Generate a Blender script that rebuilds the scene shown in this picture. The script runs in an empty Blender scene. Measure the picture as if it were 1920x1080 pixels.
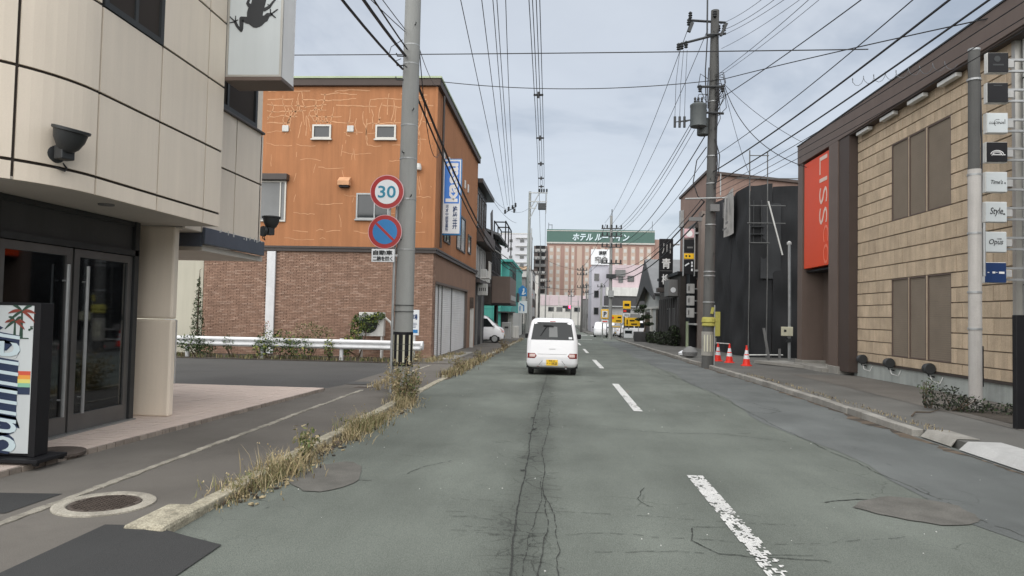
import bpy, math, random
from mathutils import Vector, Matrix
random.seed(11)
S = bpy.context.scene
COL = S.collection
R = math.radians
rnd = random.uniform

# ------------------------------------------------------------------ camera, world, sun, exposure
def setup():
    f_px, roll = 1330.0, 0.021
    yaw = math.atan(88.1/1330); pitch = math.atan(50.2/1330*math.cos(yaw))
    f = Vector((-math.sin(yaw)*math.cos(pitch), math.cos(yaw)*math.cos(pitch), math.sin(pitch)))
    r = Vector((math.cos(yaw), math.sin(yaw), 0)); u = r.cross(f)
    r2 = r*math.cos(roll)+u*math.sin(roll); u2 = u*math.cos(roll)-r*math.sin(roll)
    cd = bpy.data.cameras.new('camera'); cam = bpy.data.objects.new('camera', cd); COL.objects.link(cam)
    m = Matrix((r2, u2, -f)).transposed().to_4x4(); m.translation = (0, 0, 1.7)
    cam.matrix_world = m
    cd.sensor_width = 36; cd.lens = f_px/1920*36; cd.clip_end = 3000; cd.clip_start = .05
    S.camera = cam
setup()
SUN_EL, SUN_AZ = R(50), R(192)      # azimuth measured clockwise from +Y (behind the camera, slightly left)
def world():
    w = bpy.data.worlds.new('World'); S.world = w; w.use_nodes = True
    nt = w.node_tree; nt.nodes.clear(); N = nt.nodes.new; L = nt.links.new
    out = N('ShaderNodeOutputWorld'); bg = N('ShaderNodeBackground'); bg.inputs[1].default_value = .1
    sky = N('ShaderNodeTexSky'); sky.sky_type = 'NISHITA'; sky.sun_disc = False
    sky.sun_elevation = SUN_EL; sky.sun_rotation = SUN_AZ
    tc = N('ShaderNodeTexCoord'); sep = N('ShaderNodeSeparateXYZ'); L(tc.outputs['Generated'], sep.inputs[0])
    zz = N('ShaderNodeMath'); zz.operation = 'MAXIMUM'; L(sep.outputs[2], zz.inputs[0]); zz.inputs[1].default_value = 0
    za = N('ShaderNodeMath'); za.operation = 'ADD'; L(zz.outputs[0], za.inputs[0]); za.inputs[1].default_value = .22
    dx = N('ShaderNodeMath'); dx.operation = 'DIVIDE'; L(sep.outputs[0], dx.inputs[0]); L(za.outputs[0], dx.inputs[1])
    dy = N('ShaderNodeMath'); dy.operation = 'DIVIDE'; L(sep.outputs[1], dy.inputs[0]); L(za.outputs[0], dy.inputs[1])
    cb = N('ShaderNodeCombineXYZ'); L(dx.outputs[0], cb.inputs[0]); L(dy.outputs[0], cb.inputs[1])
    n1 = N('ShaderNodeTexNoise'); n1.inputs['Scale'].default_value = 1.15; n1.inputs['Detail'].default_value = 6; n1.inputs['Roughness'].default_value = .56
    n1.inputs['Distortion'].default_value = .35; L(cb.outputs[0], n1.inputs['Vector'])
    rp = N('ShaderNodeValToRGB'); L(n1.outputs[0], rp.inputs[0])
    e = rp.color_ramp.elements
    e[0].position = .34; e[0].color = (1.38, 1.54, 1.76, 1); e[1].position = .62; e[1].color = (2.32, 2.46, 2.63, 1)
    n = e.new(.47); n.color = (2.1, 2.23, 2.41, 1)
    mx = N('ShaderNodeMix'); mx.data_type = 'RGBA'; mx.inputs[0].default_value = .9
    L(sky.outputs[0], mx.inputs[6]); L(rp.outputs[0], mx.inputs[7])
    L(mx.outputs[2], bg.inputs[0]); L(bg.outputs[0], out.inputs[0])
    sd = bpy.data.lights.new('sun', 'SUN'); sd.energy = 1.5; sd.angle = R(110); sd.color = (1, .96, .9)
    so = bpy.data.objects.new('sun', sd); COL.objects.link(so)
    d = Vector((math.sin(SUN_AZ)*math.cos(SUN_EL), math.cos(SUN_AZ)*math.cos(SUN_EL), math.sin(SUN_EL)))
    so.rotation_euler = d.to_track_quat('Z', 'Y').to_euler(); so.location = (0, 0, 40)
world()
vs = S.view_settings; vs.view_transform = 'Standard'; vs.look = 'None'; vs.gamma = 1; vs.exposure = 1.55; vs.use_curve_mapping = False

# ------------------------------------------------------------------ helpers
def gz(y):
    return 0 if y < 18 else -.0085*(min(y, 120)-18)

class MB:
    def __init__(s): s.v = []; s.f = []; s.m = []
    def add(s, vs, fs, m=0):
        o = len(s.v); s.v += [tuple(p) for p in vs]
        for q in fs: s.f.append(tuple(i+o for i in q)); s.m.append(m)
    def box(s, x0, x1, y0, y1, z0, z1, m=0):
        v = [(x, y, z) for z in (z0, z1) for y in (y0, y1) for x in (x0, x1)]
        s.add(v, [(0, 2, 3, 1), (4, 5, 7, 6), (0, 1, 5, 4), (1, 3, 7, 5), (3, 2, 6, 7), (2, 0, 4, 6)], m)
        return s
    def cbox(s, c, d, mat=None, m=0):
        v = [Vector((x*d[0]/2, y*d[1]/2, z*d[2]/2)) for z in (-1, 1) for y in (-1, 1) for x in (-1, 1)]
        if mat is not None: v = [mat @ p for p in v]
        s.add([p+Vector(c) for p in v], [(0, 2, 3, 1), (4, 5, 7, 6), (0, 1, 5, 4), (1, 3, 7, 5), (3, 2, 6, 7), (2, 0, 4, 6)], m)
        return s
    def tube(s, pts, r, n=8, m=0, caps=True):
        pts = [Vector(p) for p in pts]; k = len(pts); rs = r if isinstance(r, (list, tuple)) else [r]*k
        vs = []; fs = []; prev = None
        for i, p in enumerate(pts):
            t = (pts[min(i+1, k-1)]-pts[max(i-1, 0)])
            t = t.normalized() if t.length > 1e-9 else Vector((0, 0, 1))
            a = prev if prev is not None else (Vector((1, 0, 0)) if abs(t.x) < .9 else Vector((0, 1, 0)))
            a = (a-t*a.dot(t)).normalized(); b = t.cross(a); prev = a
            vs += [p+(a*math.cos(2*math.pi*j/n)+b*math.sin(2*math.pi*j/n))*rs[i] for j in range(n)]
        for i in range(k-1):
            for j in range(n):
                j2 = (j+1) % n; fs.append((i*n+j, i*n+j2, (i+1)*n+j2, (i+1)*n+j))
        if caps: fs += [tuple(range(n-1, -1, -1)), tuple(range((k-1)*n, k*n))]
        s.add(vs, fs, m); return s
    def prism(s, pts, axis, a, b, m=0):
        # pts in the plane: axis 'x' -> (y,z), 'y' -> (x,z), 'z' -> (x,y)
        n = len(pts)
        def P(q, t): return {'x': (t, q[0], q[1]), 'y': (q[0], t, q[1]), 'z': (q[0], q[1], t)}[axis]
        area = sum(pts[i][0]*pts[(i+1) % n][1]-pts[(i+1) % n][0]*pts[i][1] for i in range(n))
        if (area < 0): pts = pts[::-1]
        if axis == 'y': a, b = max(a, b), min(a, b)
        else: a, b = min(a, b), max(a, b)
        v = [P(q, a) for q in pts]+[P(q, b) for q in pts]
        s.add(v, [tuple(range(n-1, -1, -1)), tuple(range(n, 2*n))]+[(i, (i+1) % n, n+(i+1) % n, n+i) for i in range(n)], m)
        return s
    def quad(s, a, b, c, d, m=0): s.add([a, b, c, d], [(0, 1, 2, 3)], m); return s
    def lathe(s, prof, c, n=16, m=0, axis='z'):
        k = len(prof); vs = []
        for r, h in prof:
            for j in range(n):
                a = 2*math.pi*j/n; q = (r*math.cos(a), r*math.sin(a), h)
                if axis == 'y': q = (q[0], -q[2], q[1])
                if axis == 'x': q = (q[2], q[0], q[1])
                vs.append((q[0]+c[0], q[1]+c[1], q[2]+c[2]))
        fs = [(i*n+j, i*n+(j+1) % n, (i+1)*n+(j+1) % n, (i+1)*n+j) for i in range(k-1) for j in range(n)]
        fs += [tuple(range(n-1, -1, -1)), tuple(range((k-1)*n, k*n))]
        s.add(vs, fs, m); return s
    def grid(s, P, nu, nv, m=0):
        vs = [P(i/nu, j/nv) for j in range(nv+1) for i in range(nu+1)]; w = nu+1
        s.add(vs, [(j*w+i, j*w+i+1, (j+1)*w+i+1, (j+1)*w+i) for j in range(nv) for i in range(nu)], m); return s

ORG = {}
def mesh_of(mb, mats, smooth=False, off=(0, 0, 0)):
    me = bpy.data.meshes.new('mesh')
    me.from_pydata([(x-off[0], y-off[1], z-off[2]) for x, y, z in mb.v], [], mb.f)
    for mt in (mats if isinstance(mats, (list, tuple)) else [mats]): me.materials.append(mt)
    me.polygons.foreach_set('material_index', mb.m)
    if smooth:
        me.polygons.foreach_set('use_smooth', [True]*len(me.polygons)); me.set_sharp_from_angle(angle=R(38))
    me.update(); return me
def tag(o, label=None, cat=None, group=None, kind=None):
    if label: o['label'] = label
    if cat: o['category'] = cat
    if group: o['group'] = group
    if kind: o['kind'] = kind
    return o
def thing(name, label, cat, loc=(0, 0, 0), group=None, rz=0):
    o = bpy.data.objects.new(name, None); o.empty_display_size = .2; COL.objects.link(o)
    o.location = loc; o.rotation_euler = (0, 0, rz); ORG[o.name] = tuple(loc)
    return tag(o, label, cat, group)
def part(name, mb, mats, parent, smooth=False, bevel=0, label=None, kind=None):
    off = ORG.get(parent.name, (0, 0, 0))
    o = bpy.data.objects.new(name, mesh_of(mb, mats, smooth, off)); COL.objects.link(o); o.parent = parent
    ORG[o.name] = off
    if bevel: bev(o, bevel)
    return tag(o, label, None, None, kind)
def single(name, mb, mats, label, cat, loc=(0, 0, 0), group=None, smooth=False, bevel=0, kind=None):
    o = bpy.data.objects.new(name, mesh_of(mb, mats, smooth, loc)); COL.objects.link(o); o.location = loc
    ORG[o.name] = tuple(loc)
    if bevel: bev(o, bevel)
    return tag(o, label, cat, group, kind)
def struct(name, mb, mats, label=None, smooth=False, bevel=0):
    o = bpy.data.objects.new(name, mesh_of(mb, mats, smooth)); COL.objects.link(o); ORG[o.name] = (0, 0, 0)
    if bevel: bev(o, bevel)
    return tag(o, label, None, None, 'structure')
def bev(o, w):
    b = o.modifiers.new('bevel', 'BEVEL'); b.width = w; b.segments = 2; b.limit_method = 'ANGLE'; b.angle_limit = R(40)
def inst(name, me, parent, loc, rot=(0, 0, 0), scale=None):
    o = bpy.data.objects.new(name, me); COL.objects.link(o); o.parent = parent
    off = ORG.get(parent.name, (0, 0, 0)); o.location = (loc[0]-off[0], loc[1]-off[1], loc[2]-off[2]); o.rotation_euler = rot
    if scale: o.scale = scale
    return o
def copy_tree(o, parent=None):
    c = o.copy(); COL.objects.link(c)
    if parent is not None: c.parent = parent
    for ch in list(o.children): copy_tree(ch, c)
    return c

FACE = {'-y': Matrix.Rotation(R(90), 3, 'X'),
        '-x': Matrix.Rotation(R(-90), 3, 'Z') @ Matrix.Rotation(R(90), 3, 'X'),
        '+x': Matrix.Rotation(R(90), 3, 'Z') @ Matrix.Rotation(R(90), 3, 'X'),
        '+z': Matrix.Identity(3)}
def text_mb(body, size, loc, face='-y', spin=0, ext=.004, bold=0, sx=1, mb=None, m=0, shear=0, fit=None):
    cu = bpy.data.curves.new('txt', 'FONT'); cu.body = body; cu.size = size; cu.align_x = 'CENTER'; cu.align_y = 'CENTER'
    cu.extrude = ext; cu.offset = bold; cu.resolution_u = 3; cu.shear = shear; cu.space_line = .95
    ob = bpy.data.objects.new('txt', cu); me = bpy.data.meshes.new_from_object(ob)
    mb = mb or MB(); vs = [v.co.copy() for v in me.vertices]
    if not vs: return mb
    x0 = min(v.x for v in vs); x1 = max(v.x for v in vs); y0 = min(v.y for v in vs); y1 = max(v.y for v in vs)
    kx = ky = 1
    if fit: kx = fit[0]/max(x1-x0, 1e-4); ky = fit[1]/max(y1-y0, 1e-4)
    rot = FACE[face] @ Matrix.Rotation(spin, 3, 'Z')
    mb.add([rot @ Vector(((v.x-(x0+x1)/2)*sx*kx, (v.y-(y0+y1)/2)*ky, v.z))+Vector(loc) for v in vs], [tuple(p.vertices) for p in me.polygons], m)
    bpy.data.objects.remove(ob); bpy.data.curves.remove(cu); bpy.data.meshes.remove(me)
    return mb

# ------------------------------------------------------------------ materials
def mat(name, col, rough=.75, var=.12, vs=1.5, grain=.06, gs=60, bump=.0, bs=60, streak=0, metal=0, spec=.4, rv=0, coat=0, dirt=0, dcol=(.05, .045, .038), ds=.6, emit=None):
    m = bpy.data.materials.new(name); m.use_nodes = True
    nt = m.node_tree; N = nt.nodes.new; L = nt.links.new; b = nt.nodes['Principled BSDF']
    b.inputs['Roughness'].default_value = rough; b.inputs['Metallic'].default_value = metal
    b.inputs['Specular IOR Level'].default_value = spec
    if coat: b.inputs['Coat Weight'].default_value = coat; b.inputs['Coat Roughness'].default_value = .06
    if emit: b.inputs['Emission Color'].default_value = (*emit[0], 1); b.inputs['Emission Strength'].default_value = emit[1]
    tc = N('ShaderNodeTexCoord'); oi = N('ShaderNodeObjectInfo')
    sc = N('ShaderNodeMath'); sc.operation = 'MULTIPLY'; sc.inputs[1].default_value = 37.; L(oi.outputs['Random'], sc.inputs[0])
    va = N('ShaderNodeVectorMath'); va.operation = 'ADD'; L(tc.outputs['Object'], va.inputs[0]); L(sc.outputs[0], va.inputs[1])
    vec = va.outputs[0]
    cur = None
    def mul(fac_socket, lo, hi, src):
        mr = N('ShaderNodeMapRange'); mr.inputs[1].default_value = .28; mr.inputs[2].default_value = .72
        mr.inputs[3].default_value = lo; mr.inputs[4].default_value = hi; L(fac_socket, mr.inputs[0])
        mx = N('ShaderNodeVectorMath'); mx.operation = 'SCALE'
        L(src, mx.inputs[0]); L(mr.outputs[0], mx.inputs['Scale']); return mx.outputs[0]
    rgb = N('ShaderNodeRGB'); rgb.outputs[0].default_value = (*col, 1); cur = rgb.outputs[0]
    if var:
        n = N('ShaderNodeTexNoise'); n.inputs['Scale'].default_value = vs; n.inputs['Detail'].default_value = 5; L(vec, n.inputs['Vector'])
        cur = mul(n.outputs[0], 1-var, 1+var, cur)
    g = None
    if grain:
        g = N('ShaderNodeTexNoise'); g.inputs['Scale'].default_value = gs; g.inputs['Detail'].default_value = 2; L(vec, g.inputs['Vector'])
        cur = mul(g.outputs[0], 1-grain, 1+grain, cur)
    if rv:
        mr = N('ShaderNodeMapRange'); mr.inputs[3].default_value = 1-rv; mr.inputs[4].default_value = 1+rv; L(oi.outputs['Random'], mr.inputs[0])
        mx = N('ShaderNodeVectorMath'); mx.operation = 'SCALE'; L(cur, mx.inputs[0]); L(mr.outputs[0], mx.inputs['Scale']); cur = mx.outputs[0]
    if streak:
        mp = N('ShaderNodeMapping'); mp.inputs['Scale'].default_value = (3.5, 3.5, .22); L(vec, mp.inputs[0])
        n = N('ShaderNodeTexNoise'); n.inputs['Scale'].default_value = 1.6; n.inputs['Detail'].default_value = 5; n.inputs['Roughness'].default_value = .65; L(mp.outputs[0], n.inputs['Vector'])
        cur = mul(n.outputs[0], 1-streak, 1+streak*.35, cur)
    if dirt:
        n = N('ShaderNodeTexNoise'); n.inputs['Scale'].default_value = ds; n.inputs['Detail'].default_value = 8; n.inputs['Roughness'].default_value = .7; L(vec, n.inputs['Vector'])
        mr = N('ShaderNodeMapRange'); mr.inputs[1].default_value = .5; mr.inputs[2].default_value = .72; mr.inputs[4].default_value = dirt; L(n.outputs[0], mr.inputs[0])
        mx = N('ShaderNodeMix'); mx.data_type = 'RGBA'; L(mr.outputs[0], mx.inputs[0]); L(cur, mx.inputs[6]); mx.inputs[7].default_value = (*dcol, 1); cur = mx.outputs[2]
    L(cur, b.inputs['Base Color'])
    if bump:
        n = N('ShaderNodeTexNoise'); n.inputs['Scale'].default_value = bs; n.inputs['Detail'].default_value = 4; L(vec, n.inputs['Vector'])
        bp = N('ShaderNodeBump'); bp.inputs['Strength'].default_value = bump; bp.inputs['Distance'].default_value = .02; L(n.outputs[0], bp.inputs['Height']); L(bp.outputs[0], b.inputs['Normal'])
    return m
def glass_mat(name, tint=(.8, .85, .85), rough=.02, mixf=.25):
    m = bpy.data.materials.new(name); m.use_nodes = True; nt = m.node_tree; nt.nodes.clear(); N = nt.nodes.new; L = nt.links.new
    o = N('ShaderNodeOutputMaterial'); t = N('ShaderNodeBsdfTransparent'); t.inputs[0].default_value = (*tint, 1)
    g = N('ShaderNodeBsdfGlossy'); g.inputs['Roughness'].default_value = rough; g.inputs[0].default_value = (.9, .95, 1, 1)
    fr = N('ShaderNodeFresnel'); fr.inputs[0].default_value = 1.5
    ad = N('ShaderNodeMath'); ad.operation = 'ADD'; ad.use_clamp = True; L(fr.outputs[0], ad.inputs[0]); ad.inputs[1].default_value = mixf
    mx = N('ShaderNodeMixShader'); L(ad.outputs[0], mx.inputs[0]); L(t.outputs[0], mx.inputs[1]); L(g.outputs[0], mx.inputs[2]); L(mx.outputs[0], o.inputs[0])
    return m
K = {}
def mk(key, *a, **k): K[key] = mat(key, *a, **k)
mk('asphalt', (.14, .155, .136), .88, var=.2, vs=.5, grain=.34, gs=140, bump=.45, bs=150, spec=.25, dirt=.3, dcol=(.1, .106, .1), ds=.4)
mk('asphalt_blue', (.132, .142, .138), .86, var=.24, vs=.55, grain=.3, gs=140, bump=.45, bs=150, spec=.25, dirt=.35, dcol=(.092, .094, .093), ds=.6)
def wear(m, seam):
    """old road wear: a dirty construction seam, polished wheel tracks and fine map cracking, fixed to the road itself"""
    nt = m.node_tree; N = nt.nodes.new; L = nt.links.new; b = nt.nodes['Principled BSDF']; src = b.inputs['Base Color'].links[0].from_socket
    def M(op, a, c=None, cl=False):
        n = N('ShaderNodeMath'); n.operation = op; n.use_clamp = cl
        for i, q in enumerate((a, c)):
            if q is None: continue
            if isinstance(q, (int, float)): n.inputs[i].default_value = q
            else: L(q, n.inputs[i])
        return n.outputs[0]
    def MR(v, a, c, lo, hi):
        n = N('ShaderNodeMapRange'); n.interpolation_type = 'SMOOTHSTEP'
        for i, q in enumerate((a, c, lo, hi)): n.inputs[i+1].default_value = q
        L(v, n.inputs[0]); return n.outputs[0]
    def noise(sc, det=4, vec=None, ro=.55):
        n = N('ShaderNodeTexNoise'); n.inputs['Scale'].default_value = sc; n.inputs['Detail'].default_value = det; n.inputs['Roughness'].default_value = ro
        L(vec or tc.outputs['Object'], n.inputs['Vector']); return n
    tc = N('ShaderNodeTexCoord'); sp = N('ShaderNodeSeparateXYZ'); L(tc.outputs['Object'], sp.inputs[0]); x = sp.outputs[0]
    wob = noise(.6, 5).outputs[0]; xw = M('ADD', x, M('MULTIPLY', M('SUBTRACT', wob, .5), .5))
    fac = None
    if seam:
        d = M('ABSOLUTE', M('ADD', xw, .26)); fac = MR(d, .02, .34, .74, 1.0)
        for c, w, g in ((-1.15, .55, 1.1), (.75, .5, 1.08), (2.6, .6, 1.06)): fac = M('MULTIPLY', fac, MR(M('ABSOLUTE', M('SUBTRACT', xw, c)), .0, w, g, 1.0))
        d2 = M('ABSOLUTE', M('ADD', x, .25))
    mp = N('ShaderNodeMapping'); mp.inputs['Scale'].default_value = (1, .28, 1); L(tc.outputs['Object'], mp.inputs[0])
    lng = noise(1.6, 6, mp.outputs[0], .6).outputs[0]; st = MR(lng, .3, .75, .9, 1.08); fac = M('MULTIPLY', fac, st) if fac else st
    nz = noise(2.2, 4); mv = N('ShaderNodeMix'); mv.data_type = 'RGBA'; mv.inputs[0].default_value = .22; L(tc.outputs['Object'], mv.inputs[6]); L(nz.outputs['Color'], mv.inputs[7])
    for sc, wd, lo, th in ((2.6, .022, .5, .54), (6.5, .035, .62, .6)):
        v = N('ShaderNodeTexVoronoi'); v.feature = 'DISTANCE_TO_EDGE'; v.inputs['Scale'].default_value = sc; L(mv.outputs[2], v.inputs['Vector'])
        line = MR(v.outputs[0], 0, wd, 1, 0); msk = noise(.42 if sc < 4 else .7, 6, None, .65).outputs[0]; mk_ = MR(msk, th, th+.12, 0, 1)
        if seam: mk_ = M('MAXIMUM', mk_, M('MULTIPLY', MR(d2, .08, .4, .9, 0), MR(msk, .36, .5, 0, 1)))
        fac = M('MULTIPLY', fac, M('SUBTRACT', 1.0, M('MULTIPLY', M('MULTIPLY', line, mk_), 1-lo)))
    sc_ = N('ShaderNodeVectorMath'); sc_.operation = 'SCALE'; L(src, sc_.inputs[0]); L(fac, sc_.inputs['Scale']); L(sc_.outputs[0], b.inputs['Base Color'])
wear(K['asphalt'], True); wear(K['asphalt_blue'], False)
mk('asphalt_side', (.142, .132, .118), .9, var=.16, vs=.7, grain=.2, gs=150, bump=.4, bs=150, spec=.2, dirt=.3, dcol=(.06, .055, .048), ds=.8)
mk('asphalt_lot', (.085, .085, .083), .9, var=.15, vs=.4, grain=.15, gs=120, bump=.3, bs=140, spec=.2, dirt=.3, dcol=(.11, .105, .1), ds=.5)
mk('asphalt_new', (.045, .046, .046), .85, var=.1, vs=1, grain=.25, gs=150, bump=.4, bs=170, spec=.3)
mk('asphalt_walk', (.125, .123, .114), .9, var=.2, vs=.6, grain=.2, gs=140, bump=.35, bs=150, spec=.2, dirt=.4, dcol=(.16, .155, .14), ds=.7)
mk('ground', (.1, .098, .09), .95, var=.2, vs=.1, grain=.15, gs=40, spec=.2)
mk('crack', (.05, .052, .049), .95, var=.1, grain=0, spec=.1)
mk('tar', (.05, .051, .05), .9, var=.3, vs=3, grain=.2, gs=120, spec=.2)
mk('paint', (.62, .62, .6), .7, var=.12, vs=4, grain=.15, gs=90, bump=.2, bs=120)
mk('concrete', (.27, .26, .235), .9, var=.16, vs=2.5, grain=.15, gs=90, bump=.35, bs=90, dirt=.45, dcol=(.1, .09, .075), ds=2.2, rv=.12)
mk('concrete_pole', (.27, .275, .265), .85, var=.08, vs=1.2, grain=.06, gs=90, bump=.1, bs=80, streak=.14)
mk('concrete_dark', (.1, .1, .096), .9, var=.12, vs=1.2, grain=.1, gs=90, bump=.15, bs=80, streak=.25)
mk('plinth', (.36, .385, .365), .85, var=.1, vs=1.5, grain=.08, bump=.1, streak=.2, dirt=.3)
mk('panel', (.77, .68, .565), .5, var=.05, vs=.8, grain=.02, gs=80, streak=.07, spec=.45, rv=.025)
mk('joint', (.035, .028, .024), .9, var=.1, grain=0)
mk('soffit', (.5, .47, .42), .7, var=.06, vs=1, grain=.03)
mk('tile_pink', (.54, .45, .395), .7, var=.12, vs=1.2, grain=.1, gs=70, dirt=.3, dcol=(.2, .16, .135), ds=1.2, rv=.08)
mk('tile_edge', (.27, .23, .195), .8, var=.2, vs=2.5, grain=.1, gs=70, dirt=.5, dcol=(.12, .1, .085), ds=3, rv=.15)
mk('grout', (.17, .145, .125), .95, var=.1, grain=.1)
mk('manhole', (.075, .06, .05), .8, var=.25, vs=6, grain=.2, gs=80, bump=.3, spec=.3, metal=.3)
mk('worn', (.128, .124, .112), .88, var=.2, vs=4, grain=.2, gs=110, bump=.3, bs=120, spec=.2)
mk('rust_iron', (.09, .074, .064), .85, var=.25, vs=5, grain=.2, gs=70, bump=.4, spec=.2)
mk('stucco', (.405, .18, .082), .92, var=.07, vs=.7, grain=.07, gs=55, bump=.35, bs=55, streak=.19, dirt=.15, dcol=(.4, .17, .07), ds=.5)
mk('crackfill', (.56, .31, .17), .9, var=.15, vs=3, grain=.05)
mk('brick_a', (.31, .195, .14), .85, var=.18, vs=4, grain=.1, gs=60)
mk('brick_b', (.275, .17, .122), .85, var=.18, vs=4, grain=.1, gs=60)
mk('brick_c', (.36, .24, .18), .85, var=.18, vs=4, grain=.1, gs=60)
mk('mortar', (.23, .155, .115), .95, var=.15, vs=3)
mk('brown_render', (.27, .165, .115), .9, var=.07, vs=1, grain=.06, bump=.15, streak=.1)
mk('trim_dark', (.05, .04, .036), .5, var=.1, vs=2, grain=.03, spec=.5)
mk('trim_brown', (.125, .092, .076), .55, var=.06, vs=1.5, grain=.02, streak=.08)
mk('trim_brown_dark', (.062, .045, .038), .6, var=.06, vs=1.5, grain=.02)
mk('green_cap', (.38, .45, .3), .6, var=.1)
mk('alu', (.42, .41, .38), .4, var=.06, vs=3, grain=.02, metal=.6)
mk('steel', (.33, .34, .34), .45, var=.12, vs=4, grain=.05, metal=.7)
mk('door_metal', (.13, .128, .125), .4, var=.12, vs=3, grain=.04, metal=.4)
mk('galv', (.36, .37, .37), .5, var=.12, vs=5, grain=.05, metal=.5)
mk('dark_metal', (.045, .048, .05), .5, var=.15, vs=4, metal=.4)
mk('black', (.014, .014, .016), .5, var=.1, vs=3, grain=.02, spec=.2)
mk('rubber', (.02, .02, .021), .8, var=.1, vs=5)
mk('blue_grey', (.06, .075, .1), .35, var=.12, vs=3, spec=.5)
mk('white', (.74, .74, .73), .5, var=.04, vs=2, grain=.02, streak=.05)
mk('white_dirty', (.6, .6, .575), .6, var=.1, vs=1.6, grain=.04, streak=.16, dirt=.25, dcol=(.3, .28, .24), ds=1.4)
mk('acrylic', (.56, .6, .61), .25, var=.04, vs=1, grain=0, streak=.05, spec=.5)
mk('shutter', (.76, .75, .745), .5, var=.05, vs=1, grain=.02, streak=.12, dirt=.2, dcol=(.38, .35, .32), ds=.9)
mk('rail_white', (.68, .69, .7), .45, var=.07, vs=2, grain=.03, streak=.1, dirt=.2, dcol=(.35, .33, .3), ds=2.5)
mk('glass_dark', (.022, .026, .028), .06, var=.15, vs=1.2, grain=0, spec=.7)
mk('glass_sky', (.09, .105, .115), .05, var=.2, vs=.8, grain=0, spec=1.0)
mk('glass_grey', (.14, .145, .145), .2, var=.2, vs=.9, grain=0, spec=.6)
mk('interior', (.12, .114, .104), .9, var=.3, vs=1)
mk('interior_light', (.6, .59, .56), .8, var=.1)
K['glass'] = glass_mat('glass', (.62, .64, .63), .03, .06)
mk('beige_wall', (.47, .45, .37), .9, var=.05, vs=.6, grain=.03, streak=.08)
mk('stone', (.5, .395, .28), .9, var=.12, vs=2.4, grain=.12, gs=45, bump=.4, bs=40, streak=.2, rv=.07, dirt=.3, dcol=(.31, .25, .185), ds=1.3)
mk('stone_joint', (.2, .165, .125), .95, var=.1)
mk('louver', (.115, .088, .074), .55, var=.08, vs=1.2, grain=.03, streak=.1)
mk('sign_orange', (.66, .065, .016), .38, var=.05, vs=.6, grain=0, spec=.12)
mk('orange_light', (.75, .14, .06), .3, var=.03, grain=0)
mk('letter_white', (.75, .75, .74), .5, var=.03, grain=0)
mk('letter_dark', (.03, .032, .035), .6, var=.05, grain=0)
mk('letter_pale', (.68, .5, .42), .4, var=.03, grain=0)
mk('net', (.032, .033, .035), .85, var=.22, vs=.5, grain=.15, gs=90, streak=.15, spec=.15)
mk('net_light', (.05, .052, .055), .85, var=.18, vs=.7, grain=.1, gs=90, spec=.15)
mk('banner', (.4, .39, .37), .8, var=.14, vs=2.2, streak=.12)
mk('brown_wall', (.25, .17, .14), .9, var=.07, vs=.5, grain=.04, streak=.14)
mk('grey_brown', (.2, .165, .145), .9, var=.1, vs=1, streak=.15)
mk('slate_roof', (.17, .175, .18), .8, var=.1, vs=1.2)
mk('dark_wood', (.04, .034, .03), .75, var=.2, vs=2, streak=.2)
mk('dark_grey', (.06, .06, .062), .7, var=.12, vs=1.5, streak=.12)
mk('mid_grey', (.17, .17, .168), .8, var=.1, vs=1.2, streak=.12)
mk('light_grey', (.42, .42, .41), .8, var=.08, vs=1, streak=.15)
mk('pale_wall', (.52, .51, .48), .85, var=.07, vs=.8, streak=.14)
mk('pink_wall', (.52, .43, .45), .85, var=.06, vs=.6, streak=.12)
mk('lilac_wall', (.5, .5, .55), .85, var=.05, vs=.6, streak=.12)
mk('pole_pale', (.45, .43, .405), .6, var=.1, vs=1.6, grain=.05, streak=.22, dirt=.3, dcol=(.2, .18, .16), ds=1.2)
mk('galv_dark', (.12, .122, .12), .6, var=.2, vs=5, metal=.3)
mk('teal', (.09, .42, .35), .65, var=.07, vs=.8, grain=.04, streak=.12)
mk('teal_dark', (.07, .33, .3), .65, var=.07, vs=.8, streak=.12)
mk('tile_brown', (.33, .215, .18), .85, var=.05, vs=.1)
mk('tile_tan', (.46, .36, .3), .85, var=.05, vs=.1)
mk('hotel_green', (.06, .125, .105), .5, var=.05, vs=.1)
mk('apt_white', (.52, .53, .56), .85, var=.05, vs=.2)
mk('apt_tan', (.5, .36, .24), .85, var=.05, vs=.2)
mk('apt_brown', (.15, .125, .115), .85, var=.15, vs=.3)
mk('sign_yellow', (.85, .5, .02), .4, var=.05, grain=0)
mk('sign_red', (.36, .03, .03), .4, var=.06, vs=2, grain=0)
mk('red', (.75, .035, .02), .45, var=.06, vs=4, grain=.02)
mk('red_lamp', (.9, .02, .04), .3, var=0, grain=0, emit=((1, .03, .09), 4))
mk('sign_blue', (.03, .19, .45), .4, var=.06, vs=2, grain=0)
mk('kasai_blue', (.05, .2, .62), .35, var=.04, grain=0)
mk('sign_white', (.7, .72, .74), .4, var=.04, grain=0)
mk('numeral_blue', (.03, .22, .33), .45, var=.03, grain=0)
mk('navy', (.02, .045, .13), .35, var=.05, grain=0)
mk('pink_sign', (.62, .4, .42), .5, var=.05, grain=0)
mk('paint_car', (.8, .8, .82), .22, var=.02, vs=1, grain=0, spec=.5, coat=.6)
mk('car_glass', (.012, .015, .016), .05, var=.1, vs=1, grain=0, spec=.4)
mk('lamp_red', (.2, .014, .012), .15, var=.05, grain=0, coat=.6)
mk('lamp_clear', (.55, .4, .37), .15, var=.15, vs=12, grain=0, coat=.6)
mk('plate_yellow', (.82, .52, .02), .4, var=.03, grain=0)
mk('leaf_a', (.05, .085, .025), .7, var=.25, vs=6, grain=0, rv=.15)
mk('leaf_b', (.085, .12, .035), .7, var=.25, vs=6, grain=0)
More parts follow.
